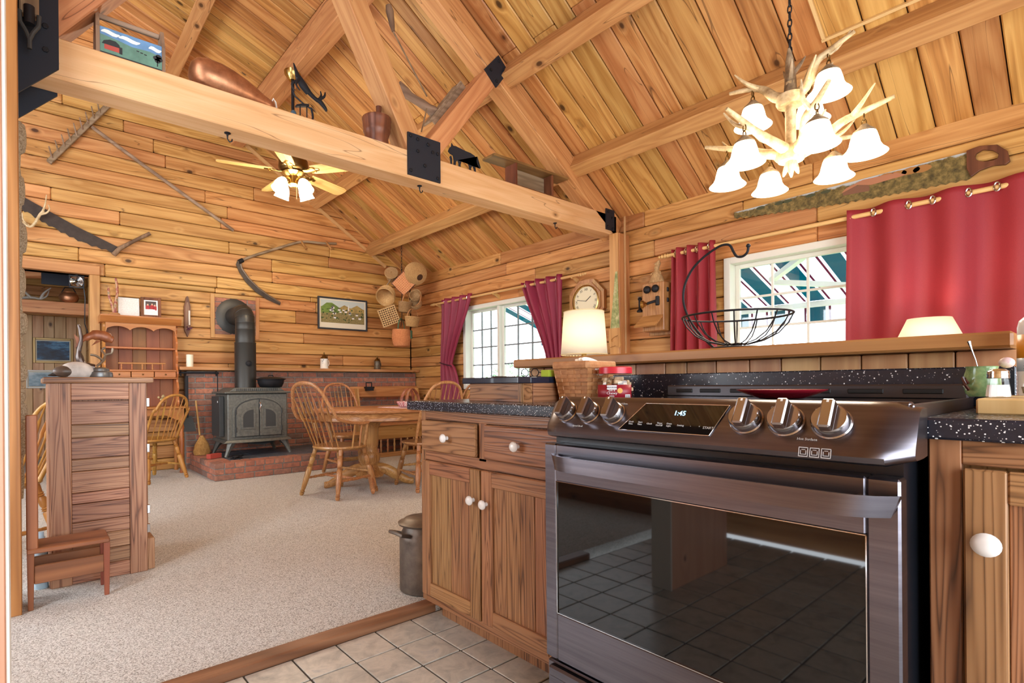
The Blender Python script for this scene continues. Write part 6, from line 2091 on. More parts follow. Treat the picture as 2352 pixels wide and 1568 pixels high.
RODZ = 2.137
def rod(name, label, y0, y1, X, brackets):
    t = thing(name, label, 'curtain rod', (0, 0, 0))
    rw = wood('rod_wood', lin(222, 182, 122), lin(200, 152, 92), lin(160, 112, 62), 'Y', rings=4, contrast=.3, vary=.02)
    M().tube([(X, y0, RODZ), (X, y1, RODZ)], .0155, 14).build('pole', rw, t, smooth=True)
    for y, s in ((y0, -1), (y1, 1)):
        M().lathe([(.014, 0), (.020, .010), (.012, .02), (.022, .035), (.012, .052), (.020, .066), (.011, .08), (.016, .092), (.008, .105), (0, .112)], 14, Matrix.Translation((X, y, RODZ)) @ Matrix.Rotation(-s * PI / 2, 4, 'X')).build('finial', rw, t, smooth=True)
    for y in brackets:
        M().prism([(X - .022, RODZ - .008), (X - .012, RODZ - .026), (X + .02, RODZ - .03), (XW, RODZ - .075), (XW, RODZ - .02), (X + .024, RODZ + .0), (X + .018, RODZ - .014), (X - .006, RODZ - .018), (X - .014, RODZ - .004)], 'y', y - .009, y + .009).build('bracket', rw, t)
    return t
rod('curtain_rod', 'wooden curtain rod over the kitchen window', -.6, 2.60, 4.50, (1.215, 2.54, .2))
rod('curtain_rod', 'wooden curtain rod over the far dining window', 3.66, 6.26, 4.53, (3.74, 6.20, 5.0))
cR = curtain('curtain', 'wide red grommet curtain drawn over half of the kitchen window', CURT, (1.225, -.56), (1.245, -.56), .85, 2.185, 4.50, 6, .042, group='red curtains', phase=-.9)
cL = curtain('curtain', 'narrow bunched red curtain beside the wall telephone', CURT, (2.575, 2.175), (2.60, 2.165), .85, 2.185, 4.50, 4, .038, group='red curtains')
cA = curtain('curtain', 'wine red curtain tied back in the corner beside the hanging baskets', CURT_P, (6.10, 5.42), (6.14, 5.62), .55, 2.185, 4.53, 4, .038, tie=(1.27, 6.13, 5.86), group='red curtains')
cB = curtain('curtain', 'wine red curtain tied back beside the octagonal clock', CURT_P, (4.52, 3.88), (4.25, 3.88), .55, 2.185, 4.53, 4, .038, tie=(1.24, 4.11, 3.90), group='red curtains')
for c_, (y_, w_) in ((cA, (5.995, .15)), (cB, (4.005, .12))):
    zt_ = 1.27 if c_ is cA else 1.24
    M().tube([(4.53 + .036 * math.cos(a), y_ + w_ * math.sin(a), zt_ + .03 * math.sin(a)) for a in [2 * PI * i / 20 for i in range(20)]], .007, 6, closed=True).build('tie_band', plain('tie_dark', lin(60, 24, 40), .6), c_, smooth=True)
def grommets(c_, ys, X):
    for y in ys:
        M().tube([(X + .012 * math.cos(a) * 0, y + .026 * math.cos(a) * .5, RODZ + .026 * math.sin(a)) for a in [2 * PI * i / 18 for i in range(18)]], .0045, 6, closed=True).build('grommet', CHROME, c_, smooth=True)
grommets(cR, (1.075, .885, .765, .595, .47, .30), 4.482)
grommets(cL, (2.52, 2.43, 2.33, 2.22), 4.482)
grommets(cA, (6.00, 5.83, 5.66, 5.50), 4.512)
grommets(cB, (4.43, 4.27, 4.11, 3.95), 4.512)

# ---- wall telephone
tp_ = thing('wall_telephone', 'antique wooden crank wall telephone with two bells', 'telephone', (0, 0, 0))
box('back_board', OAK_Z, 4.60, 4.628, 2.60, 2.87, 1.43, 1.93, tp_, .004)
box('case', OAK_Z, 4.45, 4.60, 2.625, 2.845, 1.46, 1.905, tp_, .006)
for y in (2.785, 2.70):
    M().ball((4.435, y, 1.845), .036, 14, 10, (.7, 1, 1)).build('bell', BLACKM, tp_, smooth=True)
M().box(4.43, 4.452, 2.665, 2.70, 1.69, 1.775, .006).build('mouthpiece_mount', BLACKM, tp_)
M().tube([(4.45, 2.70, 1.735), (4.40, 2.74, 1.715), (4.37, 2.765, 1.70)], .012, 10).build('mouthpiece_arm', BLACKM, tp_, smooth=True)
M().lathe([(.014, 0), (.02, .01), (.036, .035), (.04, .045), (.032, .045), (.02, .02), (0, .012)], 18, Matrix.Translation((4.38, 2.755, 1.705)) @ Vector((-.8, .55, -.1)).to_track_quat('Z', 'Y').to_matrix().to_4x4()).build('mouthpiece', BRASS, tp_, smooth=True)
M().lathe([(.028, 0), (.030, .012), (.014, .03), (.014, .11), (.022, .125), (.012, .14), (0, .142)], 14, Matrix.Translation((4.50, 2.90, 1.655))).build('receiver', BLACKM, tp_, smooth=True)
M().tube([(4.50, 2.845, 1.80), (4.50, 2.89, 1.80), (4.49, 2.92, 1.80)], .006, 8).build('receiver_hook', CHROME, tp_)
M().add([(4.45, 2.63, 1.60), (4.45, 2.84, 1.60), (4.37, 2.885, 1.50), (4.37, 2.66, 1.50)], [(0, 1, 2, 3)]).build('writing_shelf', OAK_Y, tp_, solid=.014)
for z in (1.835, 1.74):
    M().box(4.50, 4.53, 2.615, 2.628, z - .02, z + .02, .006).build('side_fitting', BLACKM, tp_)
cdl = thing('corn_husk_doll', 'pale corn husk doll sitting on top of the wall telephone', 'figurine', (4.53, 2.74, 1.905))
HUSK = mottled('corn_husk', [(.3, lin(150, 116, 76)), (.7, lin(206, 172, 124))], 30, .9, .5, .004, sc3=(3, 3, .6))
M().lathe([(.065, 0), (.07, .01), (.055, .06), (.03, .105), (.018, .12), (.022, .13)], 16).build('skirt', HUSK, cdl, smooth=True)
M().ball((0, 0, .15), .024, 12, 8).build('head', HUSK, cdl, smooth=True)
M().tube([(0, 0, .17), (.0, -.02, .19), (0, -.025, .215)], [.03, .022, .006], 10).build('bonnet', HUSK, cdl, smooth=True)
for s in (-1, 1):
    M().tube([(0, s * .018, .115), (-.01, s * .045, .10), (-.025, s * .05, .085)], .008, 8).build('arm', HUSK, cdl, smooth=True)

# ---- painted saws and clock
ps = thing('painted_crosscut_saw', 'long hand saw blade painted with a barn landscape above the red curtain', 'saw', (0, 0, 0))
XS = XW - .006
yk = [2.07, .60]
poly = [(2.07, 2.415), (1.4, 2.424), (.80, 2.430), (.61, 2.430), (.585, 2.30)]
n = 60
p0, p1 = (.60, 2.262), (2.07, 2.372)
for i in range(n + 1):
    t = i / n
    y, z = p0[0] + (p1[0] - p0[0]) * t, p0[1] + (p1[1] - p0[1]) * t - .022 * math.sin(PI * t)
    poly.append((y, z - (.012 if i % 2 else 0)))
pm_ = NT('painted_saw_scene')
_tc = pm_.coords((1, 1, 1), rand=False)
_n = pm_.noise(_tc, 9, 5, .6)
_sx = pm_.n('ShaderNodeSeparateXYZ')
pm_.l(_tc, _sx.inputs[0])
_h = pm_.math('ADD', pm_.math('SUBTRACT', _sx.outputs[2], 2.412), pm_.math('MULTIPLY', pm_.math('SUBTRACT', _n, .5), .09))
_land = pm_.ramp(pm_.noise(_tc, 26, 6, .7), [(.3, lin(48, 46, 30)), (.5, lin(112, 98, 56)), (.7, lin(160, 138, 84))])
_f = pm_.ramp(_h, [(0.0, (0, 0, 0, 1)), (.01, (1, 1, 1, 1))])
pm_.l(pm_.mix(_f, _land, lin(186, 196, 200)), pm_.b.inputs['Base Color'])
pm_.b.inputs['Roughness'].default_value = .35
M().prism(poly, 'x', XS - .003, XS).build('blade', pm_.m, ps)
sc_ = M()
sc_.cur = 0
sc_.prism([(1.29, 2.34), (1.13, 2.33), (1.13, 2.365), (1.16, 2.39), (1.27, 2.382), (1.29, 2.36)], 'x', XS - .0045, XS - .003)
sc_.cur = 1
sc_.prism([(1.30, 2.358), (1.27, 2.388), (1.17, 2.418), (.98, 2.412), (.92, 2.38), (1.12, 2.368), (1.2, 2.392)], 'x', XS - .0055, XS - .003)
sc_.cur = 2
for cy_, cz in ((.97, 2.398), (.90, 2.40), (.84, 2.395), (1.03, 2.40)):
    sc_.prism([(cy_ + .05 * math.cos(t), cz + .024 * math.sin(t)) for t in [2 * PI * i / 12 for i in range(12)]], 'x', XS - .004, XS - .003)
sc_.cur = 3
for cy_ in (1.40, 1.5, 1.66, 1.72, 1.86):
    sc_.prism([(cy_ + .035 * math.cos(t), 2.40 + .013 * math.sin(t)) for t in [2 * PI * i / 10 for i in range(10)]], 'x', XS - .004, XS - .003)
_pb = sc_.build('painted_barn', [plain('paint_barn_wood', lin(128, 88, 66), .5), plain('paint_barn_roof', lin(178, 122, 90), .5), plain('paint_autumn', lin(166, 116, 60), .5), plain('paint_bush', lin(70, 76, 50), .5)], ps)
_pb['kind'] = 'stuff'
# D handle with a grip hole
ho = [(.62, 2.435), (.56, 2.445), (.48, 2.425), (.435, 2.37), (.425, 2.305), (.445, 2.29), (.50, 2.302), (.56, 2.29), (.60, 2.262), (.62, 2.32)]
hi = [(.575, 2.40), (.545, 2.415), (.50, 2.395), (.475, 2.365), (.48, 2.34), (.50, 2.335), (.54, 2.34), (.56, 2.35), (.575, 2.365), (.58, 2.385)]
hm = M()
nn = len(ho)
for xx in (XS - .022, XS - .0):
    hm.v += [(xx, y, z) for y, z in ho] + [(xx, y, z) for y, z in hi]
fcs = []
for i in range(nn):
    j_ = (i + 1) % nn
    fcs += [(i, j_, nn + j_, nn + i), (2 * nn + i, 3 * nn + i, 3 * nn + j_, 2 * nn + j_), (i, 2 * nn + i, 2 * nn + j_, j_), (nn + i, nn + j_, 3 * nn + j_, 3 * nn + i)]
hm.f += fcs
hm.mi += [0] * len(fcs)
hm.build('handle', DARKW, ps, bevel=.004)

hs_ = thing('painted_hand_saw', 'small painted hand saw with a cut-out wooden grip on the corner post', 'saw', (0, 0, 0))
XP = 4.438
M().prism([(3.128, 2.07), (3.105, 2.07), (3.085, 1.50), (3.19, 1.50)], 'x', XP - .004, XP).build('blade', mottled('painted_meadow', [(.3, lin(96, 108, 60)), (.5, lin(150, 156, 96)), (.7, lin(206, 196, 150))], 18, .5, 0), hs_)
ho = [(3.075, 1.52), (3.20, 1.52), (3.205, 1.40), (3.19, 1.335), (3.13, 1.35), (3.08, 1.325), (3.068, 1.36), (3.07, 1.44)]
hi = [(3.10, 1.45), (3.15, 1.43), (3.175, 1.41), (3.172, 1.39), (3.15, 1.385), (3.12, 1.395), (3.10, 1.41), (3.095, 1.43)]
hm = M()
nn = len(ho)
for xx in (XP - .014, XP):
    hm.v += [(xx, y, z) for y, z in ho] + [(xx, y, z) for y, z in hi]
fcs = []
for i in range(nn):
    j_ = (i + 1) % nn
    fcs += [(i, j_, nn + j_, nn + i), (2 * nn + i, 3 * nn + i, 3 * nn + j_, 2 * nn + j_), (i, 2 * nn + i, 2 * nn + j_, j_), (nn + i, nn + j_, 3 * nn + j_, 3 * nn + i)]
hm.f += fcs
hm.mi += [0] * len(fcs)
hm.build('handle', PINE_Z, hs_)

ck = thing('wall_clock', 'octagonal oak wall clock with a cream roman dial', 'clock', (XW, 3.60, 1.855))
mK = Matrix.Rotation(-PI / 2, 4, 'Y')
for r0, r1, d0, d1 in ((.245, .20, 0, .045), (.205, .165, 0, .058)):
    fmk = M()
    for i in range(8):
        a0, a1 = PI / 8 + PI / 4 * i, PI / 8 + PI / 4 * (i + 1)
        P = [(r0 * math.cos(a0), r0 * math.sin(a0)), (r0 * math.cos(a1), r0 * math.sin(a1)), (r1 * math.cos(a1), r1 * math.sin(a1)), (r1 * math.cos(a0), r1 * math.sin(a0))]
        M().add([mK @ Vector((x, y, z)) for z in (d0, d1) for x, y in P], [(0, 1, 2, 3), (4, 7, 6, 5), (0, 4, 5, 1), (1, 5, 6, 2), (2, 6, 7, 3), (3, 7, 4, 0)]).build('frame_segment', OAK_Z, ck)
M().lathe([(.168, .03), (.172, .062), (.160, .066), (.155, .05)], 40, mK, caps=False).build('brass_bezel', BRASS, ck, smooth=True)
M().lathe([(.160, .040), (.160, .048), (0, .048)], 40, mK).build('dial', plain('dial_cream', lin(232, 222, 190), .5), ck)
NUM = ['XII', 'I', 'II', 'III', 'IIII', 'V', 'VI', 'VII', 'VIII', 'IX', 'X', 'XI']
for i, s in enumerate(NUM):
    a = PI / 2 - i * PI / 6
    u = Vector((0, -math.cos(a), math.sin(a)))
    text('numeral', s, .036, BLACKP, ck, facing(Vector((-.049, 0, 0)) + u * .125, Vector((0, -math.sin(a), -math.cos(a))), u))
for a, L, w in ((PI / 2 - 1.78 * PI / 6, .08, .006), (PI / 2 - 47 / 60 * 2 * PI, .12, .0045)):
    u = Vector((0, -math.cos(a), math.sin(a)))
    M().bar(Vector((-.052, 0, 0)), Vector((-.052, 0, 0)) + u * L, w, .002, (-1, 0, 0)).build('clock_hand', BLACKP, ck)

# ================================================================== LAMPS AND THEIR TABLES
def bulb(name, loc, power, color=(1.0, .87, .68), r_=.04):
    d = bpy.data.lights.new(name, 'POINT')
    d.energy, d.color, d.shadow_soft_size = power, color, r_
    o = bpy.data.objects.new(name, d)
    COL.objects.link(o)
    o.location = loc
    return o
l1 = thing('table_lamp', 'lit table lamp with a tall cream drum shade in front of the clock', 'lamp', (3.45, 2.735, .74))
M().lathe([(.08, 0), (.085, .01), (.03, .03), (.022, .06), (.05, .14), (.06, .22), (.04, .32), (.018, .36), (.012, .40), (.012, .47)], 22).build('lamp_base', BRASS_D, l1, smooth=True)
M().lathe([(.182, .472), (.157, .818)], 44, caps=False).build('lamp_shade', LAMP_CLOTH, l1, smooth=True, solid=.003)
for r_, z in ((.1835, .474), (.1585, .816)):
    M().tube([(r_ * math.cos(a), r_ * math.sin(a), z) for a in [2 * PI * i / 40 for i in range(40)]], .0035, 6, closed=True).build('shade_trim', plain('shade_trim', lin(226, 208, 160), .7), l1, smooth=True)
M().box(-.02, .02, -.012, .012, .44, .50, .003).build('socket', BRASS, l1)
bulb('table_lamp_bulb', (3.45, 2.735, 1.40), 7)
t1 = thing('side_table', 'small round wooden side table under the drum shade lamp', 'table', (3.45, 2.735, .02))
M().lathe([(.27, .69), (.28, .70), (.28, .715), (.27, .72), (0, .72)], 36).build('table_top', OAK_X, t1, smooth=True)
M().lathe([(.20, 0), (.20, .03), (.05, .06), (.035, .12), (.05, .35), (.035, .60), (.08, .69)], 20).build('pedestal', OAK_Z, t1, smooth=True)
l2 = thing('small_table_lamp', 'small lit lamp with a white cone shade in front of the red curtain', 'lamp', (4.22, .74, .77))
M().lathe([(.065, 0), (.07, .01), (.04, .03), (.06, .12), (.055, .2), (.02, .28), (.012, .34), (.012, .42)], 20).build('lamp_base', WHITE_C, l2, smooth=True)
M().lathe([(.168, .435), (.104, .588)], 36, caps=False).build('lamp_shade', LAMP_CLOTH, l2, smooth=True, solid=.003)
bulb('small_lamp_bulb', (4.22, .74, 1.27), 5)
t2 = thing('console_table', 'long wooden console table under the kitchen window', 'table', (4.24, .95, .02))
M().box(-.2, .2, -.75, .75, .72, .75, .004).build('table_top', OAK_X, t2)
for sx in (-1, 1):
    for sy in (-1, 1):
        M().box(sx * .17 - .02, sx * .17 + .02, sy * .7 - .02, sy * .7 + .02, 0, .72, .003).build('leg', OAK_Z, t2)
M().box(-.17, .17, -.7, .7, .63, .72, .003).build('apron', OAK_X, t2)

# ---- bell shaped glass shade shared by chandelier and fan
BELL = [(.018, .0), (.030, -.006), (.042, -.024), (.049, -.05), (.053, -.070), (.062, -.088), (.076, -.102), (.080, -.107)]
cn = thing('antler_chandelier', 'antler chandelier with nine lit white bell shades hanging on a dark chain', 'chandelier', (2.648, .936, 0))
ZH, ZL = 2.25, 2.005
M().tube([(0, 0, 2.32), (0, 0, 1.99)], .022, 12).build('column', ANTLER, cn, smooth=True)
M().lathe([(.0, 2.215), (.05, 2.215), (.058, 2.232), (.055, 2.262), (.04, 2.27), (0, 2.27)], 18).build('upper_hub', ANTLER, cn, smooth=True)
M().lathe([(.0, 1.965), (.05, 1.968), (.062, 1.99), (.058, 2.02), (.03, 2.035), (0, 2.035)], 18).build('lower_hub', ANTLER, cn, smooth=True)
for k, a in enumerate((.3, 1.8, 3.3, 4.8)):
    d = Vector((math.cos(a), math.sin(a), 0))
    M().tube(smooth_pts([Vector((0, 0, 1.975)), d * .018 + Vector((0, 0, 1.94)), d * .03 + Vector((0, 0, 1.905))], 3), [.018, .016, .014, .012, .010, .007, .003], 8).build('finial_tine', ANTLER, cn, smooth=True)
stem = smooth_pts([(0, 0, 2.26), (.002, 0, 2.34), (-.005, 0, 2.42), (-.012, 0, 2.47)], 3)
M().tube(stem, [.03, .026, .024, .023, .02, .018, .016, .012, .008, .004], 10).build('crown_antler', ANTLER_D, cn, smooth=True)
for a, h in ((.8, 2.36), (3.6, 2.35), (5.2, 2.38)):
    d = Vector((math.cos(a), math.sin(a), 0))
    M().tube(smooth_pts([Vector((0, 0, h - .03)), d * .03 + Vector((0, 0, h)), d * .06 + Vector((0, 0, h + .045))], 3), [.014, .013, .012, .010, .008, .005, .002], 8).build('crown_tine', ANTLER_D, cn, smooth=True)
zz, k = 2.40, 0
while zz < roof_z(2.648) - .02:
    ax = (1, 0) if k % 2 else (0, 1)
    M().tube([(.008 * math.cos(t) * ax[0], .008 * math.cos(t) * ax[1], zz + .02 * math.sin(t)) for t in [2 * PI * i / 10 for i in range(10)]], .0028, 6, closed=True).build('chain_link', BLACKM, cn)
    zz += .031
    k += 1
# arm directions measured in the chandelier's own plane; 0 points to the kitchen
F2 = Vector((-2.648, -.936, 0)).normalized()
S2 = Vector((-F2.y, F2.x, 0)) * (1 if (-F2.y) * .774 - F2.x * .633 > 0 else -1)
SHADES = []
def arm(ang, R, z0, zs, seed):
    rr = random.Random(seed)
    a = math.radians(ang)
    d = F2 * math.cos(a) + S2 * math.sin(a)
    s = Vector((-d.y, d.x, 0))
    tip = d * (R + .10) + s * rr.uniform(-.02, .02) + Vector((0, 0, zs + .19 + rr.uniform(-.01, .03)))
    hang = d * R + Vector((0, 0, zs + .155))
    pts = smooth_pts([Vector((0, 0, z0)), d * R * .35 + s * .015 + Vector((0, 0, z0 + (zs + .12 - z0) * .35)), d * R * .7 - s * .01 + Vector((0, 0, zs + .14)), hang + Vector((0, 0, .012)), tip], 4)
    n = len(pts)
    M().tube(pts, [.024 * (1 - .78 * i / (n - 1)) + .003 for i in range(n)], 9).build('antler_arm', ANTLER, cn, smooth=True)
    for f, L in ((.35, .09), (.62, .11)):
        b = pts[int(f * n)]
        sg = 1 if rr.random() < .5 else -1
        q = smooth_pts([b, b + s * sg * L * .4 + d * L * .35 + Vector((0, 0, L * .25)), b + s * sg * L * .6 + d * L * .75 + Vector((0, 0, L * .75))], 3)
        M().tube(q, [.013 * (1 - .85 * i / (len(q) - 1)) + .001 for i in range(len(q))], 7).build('antler_tine', ANTLER, cn, smooth=True)
    for m_ in range(2):
        ax = d if m_ % 2 else s
        M().tube([hang + Vector((0, 0, -.012 - .026 * m_)) + ax * .008 * math.cos(t) + Vector((0, 0, .016 * math.sin(t))) for t in [2 * PI * i / 9 for i in range(9)]], .0026, 6, closed=True).build('hang_link', BRASS_D, cn)
    c_ = hang + Vector((0, 0, -.055))
    M().lathe([(0, .012), (.012, .010), (.02, .0), (.040, -.018), (.042, -.024)], 18, Matrix.Translation(c_)).build('shade_cap', ANTLER_D, cn, smooth=True)
    M().lathe(BELL, 28, Matrix.Translation(c_ + Vector((0, 0, -.006))), caps=False).build('bell_shade', LAMP_GLASS, cn, smooth=True, solid=.003)
    SHADES.append(c_)
for i, ang in enumerate((20, 80, 140, 200, 260, 320)):
    arm(ang, .265, ZL, 1.935, 30 + i)
for i, ang in enumerate((57, 152, 247)):
    arm(ang, .165, ZH, 2.20, 50 + i)
bulb('chandelier_bulbs', (2.648, .936, 1.78), 30, (1.0, .87, .68), .2)

# ---- ceiling fan
fn_ = thing('ceiling_fan', 'brass five-blade ceiling fan with lit glass shades over the dining room', 'ceiling fan', (2.0, 5.08, 3.06))
M().lathe([(.035, .88), (.05, .90), (.075, .935), (.08, .965)], 24).build('canopy', BRASS, fn_, smooth=True)
M().tube([(0, 0, .92), (0, 0, .12)], .015, 12).build('down_rod', BLACKM, fn_)
M().lathe([(.02, .13), (.09, .12), (.135, .10), (.14, .03), (.13, .01), (.10, -.01), (0, -.01)], 30).build('motor_housing', BRASS_D, fn_, smooth=True)
M().lathe([(.10, -.01), (.11, -.02), (.075, -.04), (.05, -.05), (.048, -.12), (.055, -.13), (.03, -.15), (0, -.152)], 26).build('light_hub', BRASS, fn_, smooth=True)
BLADEW = wood('fan_blade_oak', lin(232, 196, 130), lin(214, 170, 100), lin(176, 128, 66), 'X', rings=6, contrast=.4, vary=.02)
for ang in (-52, 20, 92, 164, 236):
    # directions in the fan's own plane: -52 deg lies toward the kitchen window
    a = math.radians(ang)
    mB = RZ(a) @ RX(math.radians(-13))
    bl2 = M()
    outl = [(.20, -.062), (.30, -.070), (.62, -.078), (.665, -.064), (.682, -.03), (.682, .03), (.665, .064), (.62, .078), (.30, .070), (.20, .062)]
    bl2.prism(outl, 'z', -.004, .004)
    bo = bl2.build('blade', BLADEW, fn_, matrix=mB)
    M().tube([(.09, 0, -.01), (.14, .0, -.016), (.20, 0, -.008), (.27, 0, -.008)], [.014, .014, .020, .010], 8, flat=(.4, 1.6)).build('blade_iron', BRASS, fn_, smooth=True, matrix=mB)
    M().tube([(.205 + .032 * math.cos(t), .038 * math.sin(t), -.010) for t in [2 * PI * i / 16 for i in range(16)]], .006, 6, closed=True).build('iron_scroll', BRASS, bo, smooth=True)
TUL = [(.022, 0), (.032, -.01), (.05, -.04), (.062, -.08), (.064, -.11), (.072, -.135)]
for ang in (200, 290, 20, 110):
    a = math.radians(ang)
    d = Vector((math.cos(a), math.sin(a), 0))
    M().tube(smooth_pts([Vector((0, 0, -.09)), d * .06 + Vector((0, 0, -.075)), d * .10 + Vector((0, 0, -.085)), d * .115 + Vector((0, 0, -.10))], 3), .010, 8).build('light_arm', BRASS, fn_, smooth=True)
    m_ = Matrix.Translation(d * .115 + Vector((0, 0, -.10))) @ (d * .38 + Vector((0, 0, -.92))).to_track_quat('-Z', 'Y').to_matrix().to_4x4()
    m_ = Matrix.Translation(d * .115 + Vector((0, 0, -.10))) @ Matrix.Rotation(math.radians(26), 4, Vector((d.y, -d.x, 0)))
    M().lathe([(.0, .008), (.024, .006), (.026, -.012)], 14, m_).build('shade_cap', BRASS, fn_, smooth=True)
    M().lathe(TUL, 26, m_ @ Matrix.Translation((0, 0, -.004)), caps=False).build('tulip_shade', LAMP_GLASS, fn_, smooth=True, solid=.003)
M().tube([(.03, 0, -.15), (.03, 0, -.26)], .0015, 5).build('pull_chain', BRASS, fn_)
bulb('ceiling_fan_bulbs', (2.0, 5.08, 2.70), 40, (1.0, .86, .66), .15)

# ---- cable strip on the ceiling
cs = thing('ceiling_cable_strip', 'pale wooden cable strip on the ceiling boards above the antler chandelier', 'cable strip', (0, 0, 0))
strip = plain('strip_pale', lin(222, 188, 130), .5)
def on_roof(x, y):
    return Vector((x, y, roof_z(x))) + n1 * .012
M().bar(on_roof(2.9, 1.172), on_roof(3.868, 1.172), .018, .018, n1).build('strip_run', strip, cs)
M().bar(on_roof(3.872, 1.185), on_roof(3.876, -.3), .018, .018, n1).build('strip_run', strip, cs)

# ================================================================== NEXT ROOM DETAILS
def painting(name, label, x0, x1, z0, z1, y, fm, stops, fw=.03, scale=6):
    t = thing(name, label, 'painting', ((x0 + x1) / 2, y, (z0 + z1) / 2))
    w, h = (x1 - x0) / 2, (z1 - z0) / 2
    for a, b, c_, d_ in ((-w, -w + fw, -h, h), (w - fw, w, -h, h), (-w + fw, w - fw, h - fw, h), (-w + fw, w - fw, -h, -h + fw)):
        M().box(a, b, -.03, 0, c_, d_, .004).build('frame_bar', fm, t)
    M().box(-w + fw * .9, w - fw * .9, -.012, -.004, -h + fw * .9, h - fw * .9).build('liner', plain('linen_liner', lin(214, 206, 184), .8), t)
    M().box(-w + fw * 1.5, w - fw * 1.5, -.016, -.010, -h + fw * 1.5, h - fw * 1.5).build('canvas', mottled(name + '_paint', stops, scale, .5, 0, sc3=(1, 1, 2.5)), t)
    return t
painting('harbour_painting', 'gold framed dark blue harbour painting on the far panelled wall', .045, .50, 1.335, 1.69, 9.608, plain('gilt_frame', lin(150, 122, 76), .35, .5), [(.3, lin(20, 26, 40)), (.5, lin(34, 60, 88)), (.62, lin(70, 120, 160)), (.75, lin(120, 160, 180))])
painting('lake_print', 'white framed pale blue lake print below the harbour painting', -.03, .42, .98, 1.235, 9.608, WHITE, [(.3, lin(90, 116, 130)), (.5, lin(150, 176, 190)), (.7, lin(206, 216, 218))], .02)
ef = thing('exhaust_fan', 'small black wire-guard fan in the opening of the gable wall', 'fan', (.405, 7.13, 2.125))
for s in (-1, 1):
    M().box(-.068, .068, -.015, .015, s * .060 - .008, s * .060 + .008, .003).build('fan_frame', BLACKP, ef)
    M().box(s * .060 - .008, s * .060 + .008, -.015, .015, -.052, .052, .003).build('fan_frame', BLACKP, ef)
for r_ in (.018, .028, .038, .048, .057):
    M().tube([(r_ * math.cos(a), -.018, r_ * math.sin(a)) for a in [2 * PI * i / 24 for i in range(24)]], .0018, 5, closed=True).build('guard_ring', CHROME, ef)
for k in range(5):
    M().box(.008, .05, -.004, .004, -.012, .012, .001, Matrix.Rotation(2 * PI * k / 5, 4, 'Y') @ Matrix.Rotation(.5, 4, 'X')).build('fan_blade', BLACKP, ef)
M().tube([(.062, .0, -.06), (.075, .02, -.16), (.07, .02, -.45), (.11, -.02, -.60)], .005, 6).build('power_cord', BLACKP, ef, smooth=True)
M().box(-.01, .01, -.01, .01, .068, .0751).build('hanger', BLACKP, ef)
at = thing('antler_pair', 'grey antlers lying on the cross beam of the next room', 'antlers', (.12, 8.44, 2.06))
for pts in ([(-.18, 0, .02), (-.08, -.02, .03), (.0, -.03, .02), (.06, -.03, .06), (.08, -.02, .13)], [(0, -.03, .02), (.03, -.05, .09), (.10, -.06, .16)], [(-.10, -.02, .03), (-.16, -.05, .10), (-.2, -.05, .16)]):
    q = smooth_pts(pts, 3)
    M().tube(q, [.018 * (1 - .7 * i / (len(q) - 1)) for i in range(len(q))], 8).build('antler_tine', plain('antler_grey', lin(150, 144, 136), .5), at, smooth=True)
cpot = thing('copper_pot', 'round copper pot on the cross beam of the next room', 'pot', (.40, 8.43, 2.06))
M().lathe([(.05, 0), (.09, .02), (.105, .06), (.095, .10), (.07, .12), (.075, .13)], 24).build('pot_body', COPPER, cpot, smooth=True)
M().tube([(-.075, 0, .12), (-.04, 0, .19), (.04, 0, .19), (.075, 0, .12)], .006, 6).build('bail_handle', BLACKM, cpot, smooth=True)
bp_ = tag(M().box(.12, .40, 7.985, 7.998, 2.20, 2.36, .003, None).build('black_gusset', PLATE), 'black bolted gusset plate on the upper beam of the next room', 'plate')

# ================================================================== OUTSIDE: AWNING, SHRUBS
AW_W, AW_G, AW_R = cloth_mix('awning_white', lin(226, 230, 234)), cloth_mix('awning_teal', lin(8, 108, 124)), cloth_mix('awning_maroon', lin(112, 40, 78))
aw = thing('striped_awning', 'green and white striped awning stretched outside the kitchen window', 'awning', (0, 0, 0))
AX0, AZ0, AX1, AZ1 = 4.95, 2.52, 6.9, 1.90
y = -1.0
seq = [(AW_W, .15), (AW_R, .022), (AW_W, .03), (AW_G, .16), (AW_W, .03), (AW_R, .022)]
i = 0
while y < 6.35:
    mt, w = seq[i % 6]
    i += 1
    def st_(x0, z0, x1, z1, nm):
        M().add([(x0, y, z0), (x1, y, z1), (x1, y + w, z1), (x0, y + w, z0)], [(0, 1, 2, 3)]).build(nm, mt, aw, solid=.002)
    st_(AX0, AZ0, AX1, AZ1, 'awning_stripe')
    M().add([(AX1, y, AZ1 - .02), (AX1 + .01, y, AZ1 - .25), (AX1 + .01, y + w, AZ1 - .25), (AX1, y + w, AZ1 - .02)], [(0, 1, 2, 3)]).build('valance_stripe', mt, aw, solid=.002)
    y += w
M().box(AX1 - .05, AX1 + .0, -1.0, 6.35, AZ1 - .075, AZ1 - .01, .008).build('front_rail', WHITE, aw)
M().bar((4.95, 1.2, 2.32), (6.1, 2.35, 2.06), .06, .05).build('folding_arm', WHITE, aw)
M().bar((6.1, 2.35, 2.04), (AX1 - .03, 1.0, AZ1 - .05), .06, .05).build('folding_arm', WHITE, aw)
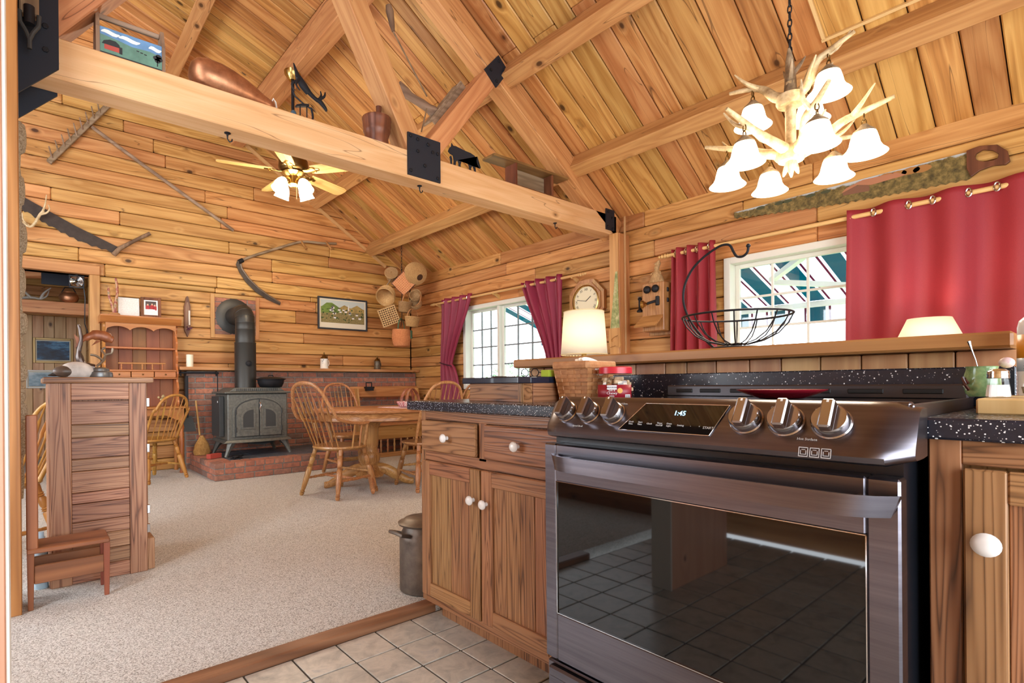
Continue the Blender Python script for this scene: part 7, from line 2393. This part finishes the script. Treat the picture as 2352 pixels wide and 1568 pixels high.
M().box(4.82, 4.97, -1.0, 6.35, 2.50, 2.60, .01).build('roller_case', WHITE, aw)
gr_ = struct(box('ground_outside', mottled('pale_lawn', [(.3, lin(96, 118, 80)), (.7, lin(140, 156, 116))], 4, .9, 0), 4.85, 40, -25, 30, -.6, -.45), 'pale sunlit lawn outside the windows')
LEAF = mottled('pale_foliage', [(.3, lin(40, 70, 50)), (.7, lin(120, 146, 110))], 5, .9, 0)
rsx = random.Random(77)
for k, (x, y, h, w) in enumerate(((11, 1.2, 2.0, 1.2), (11.5, 4.0, 1.9, 1.4), (11.5, 6.9, 1.9, 1.3), (13, -1.8, 2.1, 1.5), (12.5, 9.9, 2.1, 1.5), (13.5, 13.2, 2.2, 1.6))):
    t = thing('garden_shrub', ['pale leafy shrub seen through the kitchen window', 'pale leafy shrub outside behind the wire fruit basket', 'pale leafy shrub outside between the two windows', 'pale leafy shrub outside behind the red curtain', 'pale leafy shrub seen through the near half of the far window', 'pale leafy shrub seen through the far half of the far window'][k], 'shrub', (x, y, -.45), 0, 'shrubs outside the windows')
    lv, lf = [], []
    for q in range(900):
        th, ph = rsx.uniform(0, 2 * PI), math.acos(rsx.uniform(-.2, 1))
        rr = rsx.uniform(.75, 1.02)
        c_ = Vector((w * rr * math.sin(ph) * math.cos(th), w * rr * math.sin(ph) * math.sin(th), h * .55 + h * .5 * rr * math.cos(ph)))
        a = Vector((rsx.uniform(-1, 1), rsx.uniform(-1, 1), rsx.uniform(-1, 1))).normalized() * .07
        b = a.orthogonal().normalized() * .04
        o_ = len(lv)
        lv += [c_ - a, c_ + b, c_ + a, c_ - b]
        lf.append((o_, o_ + 1, o_ + 2, o_ + 3))
    fo_ = M().add(lv, lf).build('foliage', LEAF, t)
    fo_['kind'] = 'stuff'
    for q in range(4):
        a = 2 * PI * q / 4
        M().tube([(0, 0, 0), (.2 * math.cos(a), .2 * math.sin(a), h * .4), (.4 * w * math.cos(a), .4 * w * math.sin(a), h * .8)], [.05, .035, .015], 6).build('stem', GREYW_Z, t)
